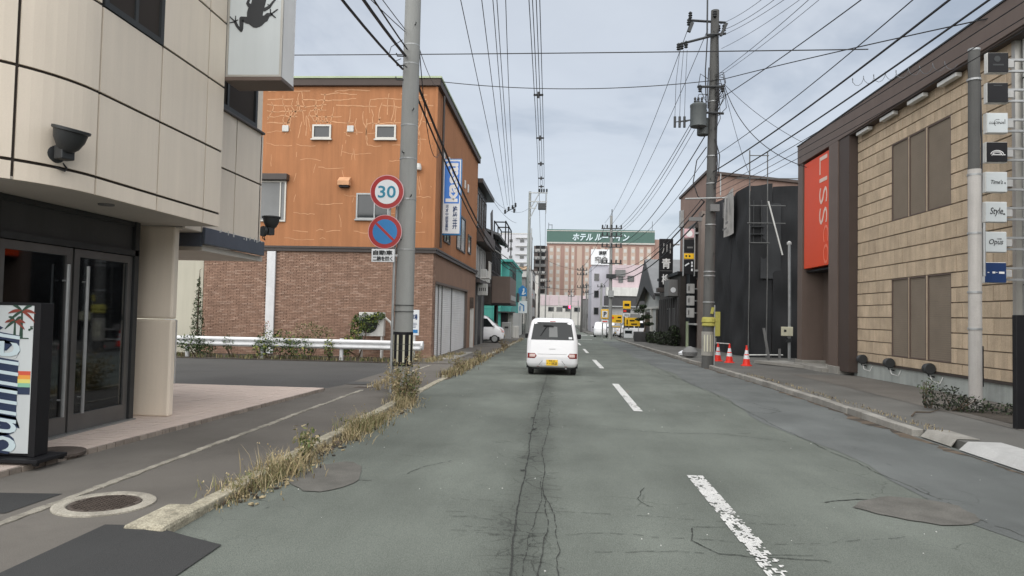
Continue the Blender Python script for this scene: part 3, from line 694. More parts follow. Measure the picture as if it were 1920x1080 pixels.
# projecting sign box with frog
t = thing('projecting_sign', 'tall white light box sign with a black frog silhouette above the pavement', 'sign', (-4.6, 10.2, 5.1))
X0, X1, Y0, Y1, Z0, Z1 = -5.0, -4.15, 10.1, 10.58, 5.14, 7.3
part('cabinet', MB().box(X0, X1, Y0+.03, Y1, Z0, Z1), K['white'], t)
mb = MB().box(X0, X0+.035, Y0-.005, Y0+.03, Z0, Z1); mb.box(X1-.035, X1, Y0-.005, Y0+.03, Z0, Z1); mb.box(X0+.035, X1-.035, Y0-.005, Y0+.03, Z0, Z0+.03)
part('frame', mb, K['alu'], t)
part('face', MB().box(X0+.035, X1-.035, Y0+.004, Y0+.03, Z0+.03, Z1), K['acrylic'], t)
part('base_tray', MB().box(X0-.01, X1+.01, Y0-.01, Y1+.01, Z0-.06, Z0-.002), K['trim_brown'], t, bevel=.006)
part('bracket', MB().box(-5.05, -5.001, 10.2, 10.45, 5.3, 5.42), K['dark_metal'], t); part('bracket', MB().box(-5.05, -5.001, 10.2, 10.45, 6.0, 6.1), K['dark_metal'], t)
fx = lambda px, py: (-5.09+(400+px/6.35-411)*.00811, Y0-.003, 6.30-(py/6.35)*.00806)
def limb(mb, pts, m=0):
    for (xa, ya, wa), (xb, yb, wb) in zip(pts, pts[1:]):
        dx, dy = xb-xa, yb-ya; l = math.hypot(dx, dy); nx, ny = -dy/l, dx/l
        q = [(xa+nx*wa, ya+ny*wa), (xb+nx*wb, yb+ny*wb), (xb-nx*wb, yb-ny*wb), (xa-nx*wa, ya-ny*wa)]
        mb.prism([(fx(*p)[0], fx(*p)[2]) for p in q], 'y', Y0-.003, Y0+.005, m)
    for (x, y, w) in pts:
        q = [(x+w*math.cos(a*math.pi/4), y+w*math.sin(a*math.pi/4)) for a in range(8)]
        mb.prism([(fx(*p)[0], fx(*p)[2]) for p in q], 'y', Y0-.0036, Y0+.005, m)
mb = MB()
body = [(455, 330), (425, 310), (400, 290), (360, 265), (375, 215), (372, 150), (385, 100), (415, 60), (430, 0), (440, -90), (470, -160), (530, -170), (580, -110), (600, -20), (588, 50), (575, 100), (565, 140), (560, 190), (600, 190), (620, 230), (590, 270), (560, 305), (530, 322), (490, 335)]
mb.prism([(fx(*p)[0], fx(*p)[2]) for p in body], 'y', Y0-.002, Y0+.005)
limb(mb, [(385, 245, 42), (310, 225, 26), (312, 340, 22), (310, 368, 16), (265, 320, 16), (235, 265, 16)]); limb(mb, [(235, 260, 9), (195, 225, 7), (165, 195, 5)]); limb(mb, [(238, 255, 7), (238, 195, 5)]); limb(mb, [(230, 262, 7), (172, 272, 5)]); limb(mb, [(245, 250, 6), (268, 238, 4)])
limb(mb, [(590, 230, 38), (620, 185, 26), (670, 175, 14)]); limb(mb, [(665, 170, 8), (735, 118, 6)]); limb(mb, [(655, 172, 7), (650, 115, 6)]); limb(mb, [(670, 180, 9), (712, 212, 7)])
limb(mb, [(580, 120, 20), (640, 85, 16), (670, 40, 12), (720, -20, 9)]); limb(mb, [(400, 70, 26), (375, 45, 16), (395, -20, 14)]); limb(mb, [(650, 75, 6), (618, 60, 5)])
part('frog_silhouette', mb, K['letter_dark'], t)

# standing light box in front of the doors
t = thing('sign_board', 'standing white sign box with palm trees and script lettering in a black case', 'sign', (-5.7, 6.95, .1))
A0, A1, YB = -6.2, -5.23, 6.86
part('case', MB().box(A0, A1, YB+.02, YB+.19, .17, 1.72), K['black'], t, bevel=.006)
part('face', MB().box(A0+.02, A1-.07, YB+.005, YB+.02, .2, 1.69), K['acrylic'], t)
fr = MB().box(A1-.07, A1, YB-.0, YB+.02, .17, 1.72); fr.box(A0, A1-.07, YB, YB+.02, 1.69, 1.72); part('case_rim', fr, K['black'], t)
part('base', MB().box(A0-.05, A1+.12, YB-.12, YB+.32, .125, .165), K['black'], t, bevel=.008)
for (x, y) in ((A1+.08, YB-.08), (A1+.08, YB+.28), (A0, YB-.08), (A0, YB+.28)): part('castor', MB().lathe([(.01, -.02), (.028, -.02), (.028, .02), (.01, .02)], (x, y, .125), 12, axis='x'), K['rubber'], t)
YF = YB+.003
xr = A1-.07
for i, (cname, z) in enumerate((('rain_red', .985), ('rain_or', .945), ('rain_ye', .905), ('rain_gr', .865))):
    part('stripe', MB().box(A0+.02, xr-.012, YF-.001-i*.0003, YF+.003, z, z+.041), K[cname], t)
part('stripe', MB().box(A0+.02, xr-.012, YF-.0004, YF+.003, .79, .865), K['letter_navy'], t)
mb = text_mb('Summer', .36, (xr-.40, YF-.002, .86), '-y', R(90), .002, .034, fit=(1.34, .6), shear=.25); part('lettering_outline', mb, K['letter_navy'], t)
mb = text_mb('Summer', .36, (xr-.40, YF-.006, .86), '-y', R(90), .002, .0, fit=(1.29, .54), shear=.25); part('lettering', mb, K['letter_ice'], t)
mb = MB()
for cx, cz, h, s in ((xr-.13, 1.66, .30, .15), (xr-.2, 1.56, .2, .11)):
    mb.prism([(cx-.012*s/.1, cz-h), (cx+.012*s/.1, cz-h), (cx+.006, cz-.02), (cx-.006, cz-.02)], 'y', YF-.004, YF+.003, 0)
    for a in (200, 165, 130, 50, 15, -20):
        pts = []
        for q in range(7):
            u = q/6; pts.append((cx+s*u*math.cos(R(a)), cz-.03+s*u*math.sin(R(a))-.06*s/.15*u*u, .014*math.sin(math.pi*min(1, u*.85+.12))+.002))
        mb.prism([(x, z+w) for x, z, w in pts]+[(x, z-w) for x, z, w in pts[::-1]], 'y', YF-.0045-a*1e-6, YF+.003, 1 if a in (15, -20, 165) else 0)
mb.prism([(xr-.28, 1.355), (xr-.05, 1.352), (xr-.05, 1.362), (xr-.28, 1.365)], 'y', YF-.003, YF+.003)
mb.lathe([(.012, -.002), (.012, .002)], (xr-.045, YF, 1.445), 10, axis='y'); mb.lathe([(.012, -.002), (.012, .002)], (xr-.02, YF, 1.46), 10, axis='y'); mb.box(xr-.035, xr-.031, YF-.003, YF+.002, 1.445, 1.48); mb.box(xr-.035, xr-.008, YF-.003, YF+.002, 1.476, 1.482)
part('palm_print', mb, [K['palm_green'], K['palm_red']], t)

# ------------------------------------------------------------------ orange and brick building on the left
OX, OY, OE = -4.85, 27.0, 41.0
Bo = thing('orange_building', 'orange rendered building over a brick ground floor with a white garage shutter', 'building', (-9, 30, 0))
mb = MB(); mb.box(-13.95, OX, OY, OE, 4.18, 10.55); part('wall', mb, K['stucco'], Bn if False else Bo)
mb = MB(); mb.box(-14.1, OX+.14, OY-.14, OE+.05, 10.5, 10.78); part('cornice', mb, K['trim_brown_dark'], Bo, bevel=.02)
part('roof_edge', MB().box(-14.15, OX+.18, OY-.18, OE, 10.785, 10.86), K['green_cap'], Bo)
mb = MB(); mb.box(-14.05, OX+.1, OY-.1, OE+.02, 4.0, 4.12); mb.box(-14.0, OX+.14, OY-.14, OE+.03, 4.122, 4.2); part('belt_course', mb, K['trim_dark'], Bo)
# ground floor core
mb = MB(); mb.box(-13.93, OX-.02, OY+.02, 27.55, -.15, 4.0); mb.box(-13.93, OX-.5, 27.55, OE, -.15, 4.0); mb.box(OX-.5, OX-.02, 37.3, OE, -.2, 4.0); mb.box(OX-.5, OX-.02, 27.55, 37.3, 2.9, 4.0)
part('wall', mb, K['mortar'], Bo, label='mortar coloured ground floor wall')
# brick skin on the front: every brick real, too small to single out
mb = MB(); bh, bw = .062, .225
z = -.1; row = 0
while z < 4.0:
    x = -13.93-(row % 2)*.11
    while x < OX:
        a, b = max(x, -13.93), min(x+bw-.012, OX-.002)
        if b-a > .03 and not (-11.42 < (a+b)/2 < -11.0):
            d = rnd(0, .012)+(.012 if random.random() < .12 else 0)
            v0 = len(mb.v); mb.box(a, b, OY-.004-d, OY+.03, z, min(z+bh-.012, 3.998), random.choice((0, 0, 1, 1, 1, 2)))
        x += bw
    z += bh; row += 1
z = -.1
row = 0
while z < 4.0:                      # return on the street side as far as the shutter, and beyond
    y = OY+.01-(row % 2)*.11
    while y < 27.52:
        a, b = max(y, OY+.01), min(y+bw-.012, 27.53)
        if b-a > .03: mb.box(OX-.03, OX+.004+rnd(0, .012), a, b, z, z+bh-.012, random.choice((0, 0, 1, 1, 2)))
        y += bw
    z += bh; row += 1
part('brickwork', mb, [K['brick_a'], K['brick_b'], K['brick_c']], Bo, kind='stuff')
mb = MB().box(OX-.02, OX, 27.54, OE, 2.92, 3.998).box(OX-.02, OX, 37.32, OE, -.2, 2.92); part('street_wall', mb, K['brown_render'], Bo)
part('downpipe', MB().box(-11.38, -11.04, OY-.1, OY-.002, .0, 3.98), K['rail_white'], Bo, bevel=.015)
# garage shutter: four curtains with real slats
mb = MB(); mb.box(OX-.34, OX+.02, 27.5, 27.58, 0, 2.92); mb.box(OX-.34, OX+.05, 27.56, 37.34, 2.86, 2.95); mb.box(OX-.34, OX+.02, 37.26, 37.34, -.1, 2.86)
sf = part('shutter_frame', mb, K['trim_brown'], Bo)
eds = [27.6, 29.0, 29.9, 32.6, 37.24]
for a, b in zip(eds, eds[1:]):
    mb = MB(); z = -.1
    while z < 2.85:
        zc = min(z+.085, 2.86)
        mb.quad((OX-.13, a+.02, z), (OX-.13, b-.02, z), (OX-.118, b-.02, z+(zc-z)*.5), (OX-.118, a+.02, z+(zc-z)*.5))
        mb.quad((OX-.118, a+.02, z+(zc-z)*.5), (OX-.118, b-.02, z+(zc-z)*.5), (OX-.13, b-.02, zc-.012), (OX-.13, a+.02, zc-.012))
        mb.quad((OX-.13, a+.02, zc-.012), (OX-.13, b-.02, zc-.012), (OX-.13, b-.02, zc), (OX-.13, a+.02, zc))
        z += .085
    part('shutter_curtain', mb, K['shutter'], Bo, kind='stuff')
    part('shutter_rail', MB().box(OX-.13, OX-.08, b-.02, b+.02, -.1, 2.86), K['mid_grey'], Bo)
# windows on the orange front
FY = OY
window(Bo, -9.75, -9.0, 8.42, 8.98, FY, '-y', .07, .07, (), 'alu', 'glass_dark', sill=True)
window(Bo, -7.24, -6.43, 8.42, 8.98, FY, '-y', .07, .07, (), 'alu', 'glass_dark', sill=True)
window(Bo, -7.92, -6.62, 5.28, 6.3, FY, '-y', .06, .06, (-7.2,), 'steel', 'glass_dark', sill=True)
window(Bo, -11.9, -10.72, 5.15, 6.75, FY, '-y', .06, .06, (-10.95,), 'alu', 'glass_grey')
part('window_hood', MB().box(-11.95, -10.62, FY-.3, FY-.002, 6.75, 7.0), K['trim_dark'], Bo, bevel=.02)
for x in (-10.84, -8.24): part('vent_cap', MB().box(x-.13, x+.13, FY-.06, FY-.002, 8.7, 8.95), K['white_dirty'], Bo, bevel=.02, label='small square white vent')
mb = MB().prism([(FY-.26, 6.58), (FY-.26, 6.75), (FY-.02, 6.92), (FY-.002, 6.92), (FY-.002, 6.58)], 'x', -8.62, -8.17); part('vent_hood', mb, K['crackfill'], Bo, label='pale orange vent hood')
part('vent_grille', MB().box(-8.58, -8.2, FY-.22, FY-.02, 6.5, 6.577), K['black'], Bo)
part('wall_lamp', MB().lathe([(.12, 0), (.13, .08), (.1, .24), (.02, .26)], (-5.5, FY-.15, 7.2), 14).box(-5.53, -5.47, FY-.12, FY-.002, 7.25, 7.31), K['white_dirty'], Bo)
part('electric_box', MB().box(-5.95, -5.87, FY-.05, FY-.002, 7.2, 7.3), K['black'], Bo)
# filled cracks in the render
mb = MB()
def fill(pts, w=.012, jag=.025):
    w *= 1.35
    out = []
    for (xa, za), (xb, zb) in zip(pts, pts[1:]):
        n = max(1, int(math.hypot(xb-xa, zb-za)/.14))
        out += [(xa+(xb-xa)*i/n+rnd(-jag, jag), za+(zb-za)*i/n+rnd(-jag, jag)) for i in range(n)]
    out.append(pts[-1])
    for (xa, za), (xb, zb) in zip(out, out[1:]):
        dx, dz = xb-xa, zb-za; l = math.hypot(dx, dz) or 1; nx, nz = -dz/l, dx/l; wa = w*rnd(.5, 1.1); wb = w*rnd(.5, 1.1)
        mb.quad((xa-nx*wa, FY-.004, za-nz*wa), (xb-nx*wb, FY-.004, zb-nz*wb), (xb+nx*wb, FY-.004, zb+nz*wb), (xa+nx*wa, FY-.004, za+nz*wa))
for z in (10.35, 10.2, 9.98, 9.75, 9.55, 9.3, 9.08, 8.7, 8.45, 8.2, 7.9, 7.6, 7.3, 6.9, 6.6, 6.2, 5.9, 5.5, 5.2, 4.8, 4.5):
    x = -11.6
    while x < -5.0:
        ln = rnd(.4, 2.2)*(1 if z > 9 else .55)
        if random.random() < (.72 if z > 9 else .42): fill([(x, z+rnd(-.04, .04)), (min(x+ln*.5, -5), z+rnd(-.06, .06)), (min(x+ln, -5), z+rnd(-.05, .05))], .016 if z > 9 else .01)
        x += ln+rnd(.05, .7)
for k in range(44):
    x = rnd(-11.5, -5.1); z = rnd(8.9, 10.3); fill([(x, z), (x+rnd(-.12, .12), z-rnd(.2, .5)), (x+rnd(-.18, .18), z-rnd(.5, .9))], .014)
for k in range(22):
    x = rnd(-11.5, -5.1); z = rnd(5.2, 8.6); fill([(x, z), (x+rnd(-.1, .1), z-rnd(.15, .6))], .009)
fill([(-9.9, 9.4), (-9.7, 9.15), (-9.2, 9.1), (-9.1, 9.0)], .018); fill([(-9.4, 9.35), (-9.35, 9.05), (-9.25, 9.3), (-9.15, 9.05)], .016)
mb.v = [(x, y, z) if z < 10.48 else (x, y, 10.48) for x, y, z in mb.v]
part('crack_filler', mb, K['crackfill'], Bo, kind='stuff')
# street side openings
window(Bo, 32.9, 35.9, 4.75, 6.5, OX, '+x', .08, .05, (34.4,), 'trim_dark', 'glass_grey')
window(Bo, 37.0, 38.3, 4.9, 5.9, OX, '+x', .08, .05, (), 'trim_dark', 'glass_dark')
window(Bo, 29.2, 30.9, 4.7, 5.9, OX, '+x', .07, .05, (30.0,), 'trim_dark', 'glass_dark')
for y in (28.6, 30.0, 31.2, 33.6, 35.2, 36.4): part('vent_cap', MB().box(OX+.002, OX+.07, y, y+.22, 8.0, 8.42), K['white_dirty'], Bo, bevel=.02)
part('corner_strip', MB().box(OX-.06, OX+.03, OY-.03, OY+.06, 4.22, 10.48), K['stucco'], Bo)
part('downpipe', MB().tube([(OX+.12, 27.9, 4.3), (OX+.12, 27.9, 10.4)], .05, 8), K['trim_dark'], Bo)
part('marker_post', MB().box(OX+.02, OX+.2, 38.6, 38.8, -.2, 2.0), K['white_dirty'], Bo)
part('meter_box', MB().box(OX+.002, OX+.18, 38.5, 38.8, 2.02, 2.6), K['rust_iron'], Bo)

# blue and white projecting sign
t = thing('projecting_sign', 'tall blue and white vertical sign on the side of the orange building', 'sign', (-4.4, 28.4, 4.8))
a, b, y0 = -4.78, -4.03, 28.35
part('cabinet', MB().box(a, b, y0+.02, y0+.24, 4.87, 7.98), K['sign_blue'], t, bevel=.01)
part('white_panel', MB().box(a+.025, b-.025, y0, y0+.02, 4.93, 7.94), K['sign_white'], t)
part('blue_panel', MB().box(a+.07, b-.07, y0-.006, y0-.001, 6.15, 7.87), K['kasai_blue'], t)
part('lettering', text_mb('kasai', .6, ((a+b)/2, y0-.009, 7.01), '-y', R(90), .002, .022, fit=(1.6, .5)), K['letter_white'], t)
part('lettering', text_mb('株\n笠\n井', .26, (b-.22, y0-.004, 5.58), '-y', 0, .003, .006, fit=(.2, .95)), K['navy'], t)
part('lettering', text_mb('河\n本\n中\n部\n営\n業\n所', .17, (a+.2, y0-.004, 5.55), '-y', 0, .003, .003, fit=(.13, 1.1)), K['navy'], t)
part('bracket', MB().box(OX, a+.02, y0+.08, y0+.16, 7.5, 7.58), K['dark_metal'], t); part('bracket', MB().box(OX, a+.02, y0+.08, y0+.16, 5.4, 5.48), K['dark_metal'], t)

# beige neighbour behind the corner shop
Bb = thing('beige_building', 'plain pale beige wall of a low building beside the brick wall', 'building', (-17, 28, 0))
part('wall', MB().box(-22, -14.0, 27.2, 36, -.2, 8.0), K['beige_wall'], Bb)
part('corner_trim', MB().box(-14.35, -14.02, 27.12, 27.198, -.2, 8.0), K['beige_wall'], Bb)
part('parapet', MB().box(-22.1, -13.98, 27.1, 36, 8.0, 8.2), K['trim_brown'], Bb)

# ------------------------------------------------------------------ guard rail
g = thing('guard_rail', 'white steel guard rail along the planted strip below the brick wall', 'guard rail', (-9, 24.5, 0))
prof = [(0, .0), (-.03, .02), (-.075, .06), (-.075, .1), (-.02, .145), (0, .165), (-.02, .19), (-.075, .235), (-.075, .275), (-.03, .315), (0, .335)]
def beam(x0, x1, z):
    mb = MB(); o = []
    for th in (0, .006): o.append([(24.5+y+th, z+h) for y, h in prof])
    for (ya, za), (yb, zb) in zip(o[0], o[0][1:]): mb.quad((x0, ya, za), (x1, ya, za), (x1, yb, zb), (x0, yb, zb))
    for (ya, za), (yb, zb) in zip(o[1], o[1][1:]): mb.quad((x1, ya, za), (x0, ya, za), (x0, yb, zb), (x1, yb, zb))
    return mb
for i, (a, b) in enumerate(((-18, -13.99), (-14.0, -9.5), (-9.51, -4.75))): part('beam', beam(a, b, .38-.004*i), K['rail_white'], g, smooth=True)
for x in (-16, -13.2, -10.45, -7.6, -5.05): part('post', MB().tube([(x, 24.6, -.1), (x, 24.6, .74)], .07, 12), K['rail_white'], g, smooth=True)
for x in (-16, -13.2, -10.45, -7.6, -5.05): part('bolt', MB().lathe([(.025, 0), (.025, .015), (.01, .02)], (x, 24.43, .57), 8, axis='y'), K['steel'], g)
part('sleeve', MB().tube([(-4.75, 24.5, .56), (-4.68, 24.5, .56)], .16, 10), K['rail_white'], g)

# steel pole at the terrace corner
single('steel_post', MB().tube([(-8.2, 14.75, 0), (-8.2, 14.75, 1.43)], .035, 10).tube([(-8.2, 14.75, 1.42), (-8.45, 14.75, 1.42)], .03, 8), K['white_dirty'], 'thin white steel post at the far edge of the pink terrace', 'post', (-8.2, 14.75, 0), smooth=True)

# small notice sign behind the utility pole
t = thing('notice_sign', 'small white notice board on a post behind the guard rail end', 'sign', (-5.1, 24.9, 0))
part('post', MB().box(-5.14, -5.06, 24.95, 25.02, -.1, 1.8), K['white_dirty'], t)
part('board', MB().box(-5.42, -4.93, 24.92, 24.947, .9, 1.8), K['sign_white'], t, bevel=.004)
part('lettering', text_mb('駐車場', .16, (-5.16, 24.917, 1.55), '-y', 0, .003, .004, fit=(.34, .2)), K['navy'], t)
mb = MB()
for k in range(4): mb.box(-5.38, -4.98-rnd(0, .1), 24.914, 24.921, 1.32-k*.05, 1.335-k*.05)
mb.box(-5.38, -5.18, 24.914, 24.921, .98, 1.1, 1); mb.box(-5.15, -4.97, 24.914, 24.921, .98, 1.1, 1)
part('print_lines', mb, [K['navy'], K['sign_blue']], t, kind='stuff')

# overgrown outdoor unit
t = thing('outdoor_unit', 'white air conditioning outdoor unit on a stand overgrown with creeper', 'air conditioner', (-7, 26.5, 0))
part('casing', MB().box(-7.5, -6.55, 26.3, 26.62, .78, 1.68), K['white_dirty'], t, bevel=.02)
part('fan_grille', MB().lathe([(.32, 0), (.32, -.02), (.28, -.025), (.02, -.02)], (-7.1, 26.29, 1.22), 20, axis='y'), K['dark_metal'], t)
for x in (-7.45, -6.65): part('stand_leg', MB().box(x, x+.05, 26.32, 26.6, -.1, .78), K['white_dirty'], t)
part('pipe', MB().tube([(-6.55, 26.45, 1.5), (-6.3, 26.45, 1.3), (-6.2, 26.5, .9), (-5.95, 26.55, .6), (-5.9, 26.6, .1)], .045, 8), K['white_dirty'], t, smooth=True)

# ------------------------------------------------------------------ plants
def leaves(mb, c, rad, n, size, mats=(0, 1, 2), up=.3, shell=.35):
    for k in range(n):
        while True:
            p = Vector((rnd(-1, 1), rnd(-1, 1), rnd(-1, 1)))
            l = p.length
            if shell < l < 1 or random.random() < .12 and l < 1: break
        q = Vector((c[0]+p.x*rad[0], c[1]+p.y*rad[1], c[2]+p.z*rad[2]))
        s = size*rnd(.55, 1.3); d = Vector((rnd(-1, 1), rnd(-1, 1), rnd(-.5, 1)+up)).normalized(); e = d.orthogonal().normalized()
        e.rotate(Matrix.Rotation(rnd(0, 6.28), 3, d)); w = d.cross(e)
        mm = mats[min(len(mats)-1, int(random.random()**1.3*len(mats)))]
        mb.add([q-e*s, q+w*s*.45, q+e*s, q-w*s*.45], [(0, 1, 2, 3)], mm)
    return mb
LM = ['leaf_a', 'leaf_b', 'leaf_c', 'leaf_yellow', 'flower_pink']
def bush(name, label, cat, clumps, base, n, size, mats=(0, 1, 2), mset=LM, group=None, stems=5):
    t = thing(name, label, cat, base, group); mb = MB()
    for c, r_ in clumps: leaves(mb, c, r_, int(n*(r_[0]*r_[2])**.5*2), size, mats)
    part('foliage', mb, [K[m] for m in mset], t)
    st = MB()
    for k in range(stems):
        c, r_ = random.choice(clumps); st.tube([(base[0]+rnd(-.1, .1), base[1]+rnd(-.06, .06), base[2]-.05), ((base[0]+c[0])/2+rnd(-.1, .1), c[1], (base[2]+c[2])/2), (c[0]+rnd(-.5, .5)*r_[0], c[1], c[2]+r_[2]*.5)], [.015, .012, .005], 5)
    part('stem', st, K['twig'], t)
    return t
bush('shrub', 'dark green shrub hanging over the guard rail nearest the conifer', 'shrub', [((-13.0, 24.45, .45), (.55, .25, .32)), ((-12.5, 24.5, .35), (.4, .22, .3))], (-12.9, 24.7, 0), 420, .055, (0, 2, 2, 1))
bush('shrub', 'thin green climber on the guard rail beside the second post', 'shrub', [((-11.65, 24.5, .5), (.25, .16, .3))], (-11.6, 24.7, 0), 300, .045, (0, 2, 1))
bush('shrub', 'widest leafy shrub with yellow-green leaves and pink seed heads below the white downpipe', 'shrub', [((-9.9, 24.5, .6), (.75, .3, .42)), ((-9.1, 24.45, .42), (.65, .28, .4)), ((-10.4, 24.5, .38), (.4, .25, .35))], (-9.8, 24.7, 0), 430, .055, (0, 0, 1, 2, 3))
bush('shrub', 'wispy grass shrub rising in front of the brick wall behind the widest shrub', 'shrub', [((-9.2, 25.6, .95), (.6, .3, .4)), ((-8.7, 25.6, .8), (.5, .25, .35))], (-9.1, 25.7, 0), 300, .04, (0, 2, 1), ['weed_green', 'leaf_a', 'straw_b'])
bush('shrub', 'pink flower head of a tall plant at the foot of the white downpipe', 'flower', [((-10.55, 25.0, 1.12), (.17, .12, .2))], (-10.5, 25.0, 0), 220, .035, (0, 0, 1), ['flower_pink', 'leaf_b', 'leaf_a'], stems=3)
bush('shrub', 'small shrub poking through the guard rail left of the post at the outdoor unit', 'shrub', [((-8.0, 24.45, .4), (.22, .18, .36))], (-8, 24.6, 0), 330, .05, (0, 1, 1, 3))
bush('creeper', 'creeper with pale leaves covering the outdoor unit', 'climbing plant', [((-7.2, 26.2, 1.3), (.5, .18, .38)), ((-7.55, 26.2, 1.0), (.25, .16, .6)), ((-7.7, 25.6, .45), (.3, .3, .4)), ((-6.7, 26.2, 1.55), (.25, .14, .16))], (-7.4, 26.3, 0), 420, .06, (0, 1, 1, 3, 2))
t = thing('conifer', 'narrow dark pointed conifer against the beige wall', 'tree', (-13.6, 26, 0))
mb = MB()
for k in range(26):
    u = k/25; z = .3+2.5*u; r_ = .3*(1-u)**.8+.04; leaves(mb, (-13.6+rnd(-.03, .03), 26, z), (r_, r_, .14), int(60*(1-u)+14), .045, (0, 0, 1, 2), shell=.5)
part('crown', mb, [K['leaf_c'], K['leaf_a'], K['dark_bush']], t)
part('trunk', MB().tube([(-13.6, 26, -.1), (-13.6, 26, 2.2), (-13.58, 26, 3.15), (-13.5, 26, 3.2)], [.05, .03, .012, .006], 6), K['twig'], t)

def weeds(mb, x, y, z0, n, spread, h, mats, lean=.35, w=.008):
    for k in range(n):
        a = rnd(0, 6.28); r_ = abs(random.gauss(0, .5))*spread
        px, py = x+r_*math.cos(a), y+r_*math.sin(a)*1.2; hh = h*rnd(.35, 1.1); l = rnd(.05, lean)*hh; b = rnd(0, 6.28)
        dx, dy = math.cos(b)*l, math.sin(b)*l; ww = w*rnd(.6, 1.4); pz = z0+gz(py); nx, ny = -math.sin(b)*ww, math.cos(b)*ww
        mm = random.choice(mats)
        mb.add([(px-nx, py-ny, pz), (px+nx, py+ny, pz), (px+dx*.5+nx*.8, py+dy*.5+ny*.8, pz+hh*.6), (px+dx*.5-nx*.8, py+dy*.5-ny*.8, pz+hh*.6), (px+dx*1.3, py+dy*1.3, pz+hh)], [(0, 1, 2, 3), (3, 2, 4)], mm)
        if random.random() < .14:
            s = rnd(.005, .011); c = Vector((px+dx*1.3, py+dy*1.3, pz+hh)); mb.add([c+Vector((-s, 0, 0)), c+Vector((0, -s, s)), c+Vector((s, 0, 0)), c+Vector((0, s, s*1.8))], [(0, 1, 2), (0, 2, 3)], mm)
WM = ['straw', 'straw_b', 'weed_green', 'leaf_b', 'twig']
mb = MB()
y = 5.95
while y < 13.7:
    u = (y-6)/7.7; c = max(0, .42+.5*math.sin(y*2.0+.8*math.sin(y*4.1))+.2*math.sin(y*9)); wd = .12+.16*c+.06*u
    x = -2.9+rnd(-.12, .1)+.12*math.sin(u*3.1)
    weeds(mb, x, y, .0, int(14+62*c), wd, .06+.17*c*rnd(.4, 1.3), (0, 0, 0, 1, 1, 2) if math.sin(y*1.7) > -.5 else (0, 1, 1, 2, 2), .95, .0042)
    weeds(mb, x+rnd(-.16, .15), y, .0, 22, wd+.07, .05, (0, 0, 1, 4), 1.1, .006)
    if random.random() < .28*c: leaves(mb, (x+rnd(-.1, .1), y, .08+.06*c), (.14, .14, .08), 16, .02, (2, 3, 1), shell=0)
    y += .1
for k in range(50):
    y = rnd(18.6, 27.5); weeds(mb, -2.9+rnd(-.12, .12), y, .02, 40, .22, .22, (0, 0, 1, 4, 2), .5, .009)
for k in range(30):
    y = rnd(24.4, 31); weeds(mb, -4.5+rnd(-.25, .5), y, .03, 24, .2, .16, (0, 0, 1, 2), .5, .009)
for k in range(30):
    y = rnd(27, 60); weeds(mb, -2.95+rnd(-.1, .15), y, .02, 14, .25, .2, (0, 1, 4), .5, .012)
for k in range(14): weeds(mb, rnd(-4.4, -3.2), rnd(14.8, 17.5), .03, 30, .2, .14, (0, 0, 1), .5)
tag(single('roadside_grass', mb, [K[m] for m in WM], 'dry yellow grass and weeds growing along the left kerb', 'grass', (0, 0, 0)), kind='stuff')
mb = MB()
for k in range(110):
    x = rnd(-14, -4.9); weeds(mb, x, rnd(24.1, 25.2), .03, 14, .2, .16, (2, 1, 3, 4), .5, .01)
tag(single('strip_grass', mb, [K[m] for m in WM], 'low weeds under the guard rail', 'grass', (0, 0, 0)), kind='stuff')
mb = MB()
for k in range(260):
    x, y = -2.8+rnd(-.1, .22), rnd(6, 14); s = rnd(.01, .028); mb.cbox((x, y, .012), (s*1.6, s, s*.5), Matrix.Rotation(rnd(0, 3), 3, 'Z'), random.choice((0, 1)))
tag(single('dry_litter', mb, [K['straw'], K['soil']], 'dry crumbs and leaf litter in the left gutter', 'litter', (0, 0, 0)), kind='stuff')
def weed_plant(label, x, y, h, n, mats, mset, sp=.25):
    t = thing('weed_plant', label, 'weed', (x, y, gz(y)), 'tall weeds along the left kerb'); mb = MB(); st = MB()
    for k in range(n):
        bx, by = x+rnd(-.12, .12), y+rnd(-.15, .15); tx, ty, hh = bx+rnd(-sp, sp), by+rnd(-sp, sp), h*rnd(.55, 1)
        st.tube([(bx, by, gz(y)), ((bx+tx)/2, (by+ty)/2, hh*.6+gz(y)), (tx, ty, hh+gz(y))], [.006, .005, .002], 4)
        for q in range(16):
            u = rnd(.25, 1); leaves(mb, (bx+(tx-bx)*u+rnd(-.05, .05), by+(ty-by)*u+rnd(-.05, .05), gz(y)+hh*u), (.045, .045, .04), 2, .028, mats, shell=0)
    part('foliage', mb, [K[m] for m in mset], t); part('stem', st, K['straw_b'], t); return t
weed_plant('pale dry goldenrod clump at the foot of the left concrete pole', -2.98, 13.4, .85, 26, (0, 0, 1, 2), ['straw', 'straw_b', 'weed_green'], .34)
weed_plant('dark reddish weed clump right of the dry goldenrod', -2.72, 13.3, .8, 16, (0, 1, 2), ['weed_green', 'twig', 'leaf_a'], .22)
weed_plant('green weed with white heads in the near grass strip', -2.86, 7.9, .42, 8, (0, 1, 2), ['leaf_b', 'weed_green', 'straw'], .12)
weed_plant('brown seeding weed beside the kerb beyond the pole', -2.75, 20.2, .6, 14, (0, 1, 2), ['straw_b', 'twig', 'weed_green'], .3)
weed_plant('upright dark weed further along the left kerb', -2.7, 24.5, .62, 9, (0, 1), ['twig', 'weed_green'], .15)
weed_plant('lone brown weed tuft by the kerb past the garage', -2.75, 36.5, .65, 14, (0, 1), ['twig', 'straw_b'], .25)
weed_plant('yellow weed tuft under the notice sign', -4.9, 24.5, .5, 14, (0, 1, 2), ['straw', 'straw_b', 'weed_green'], .3)

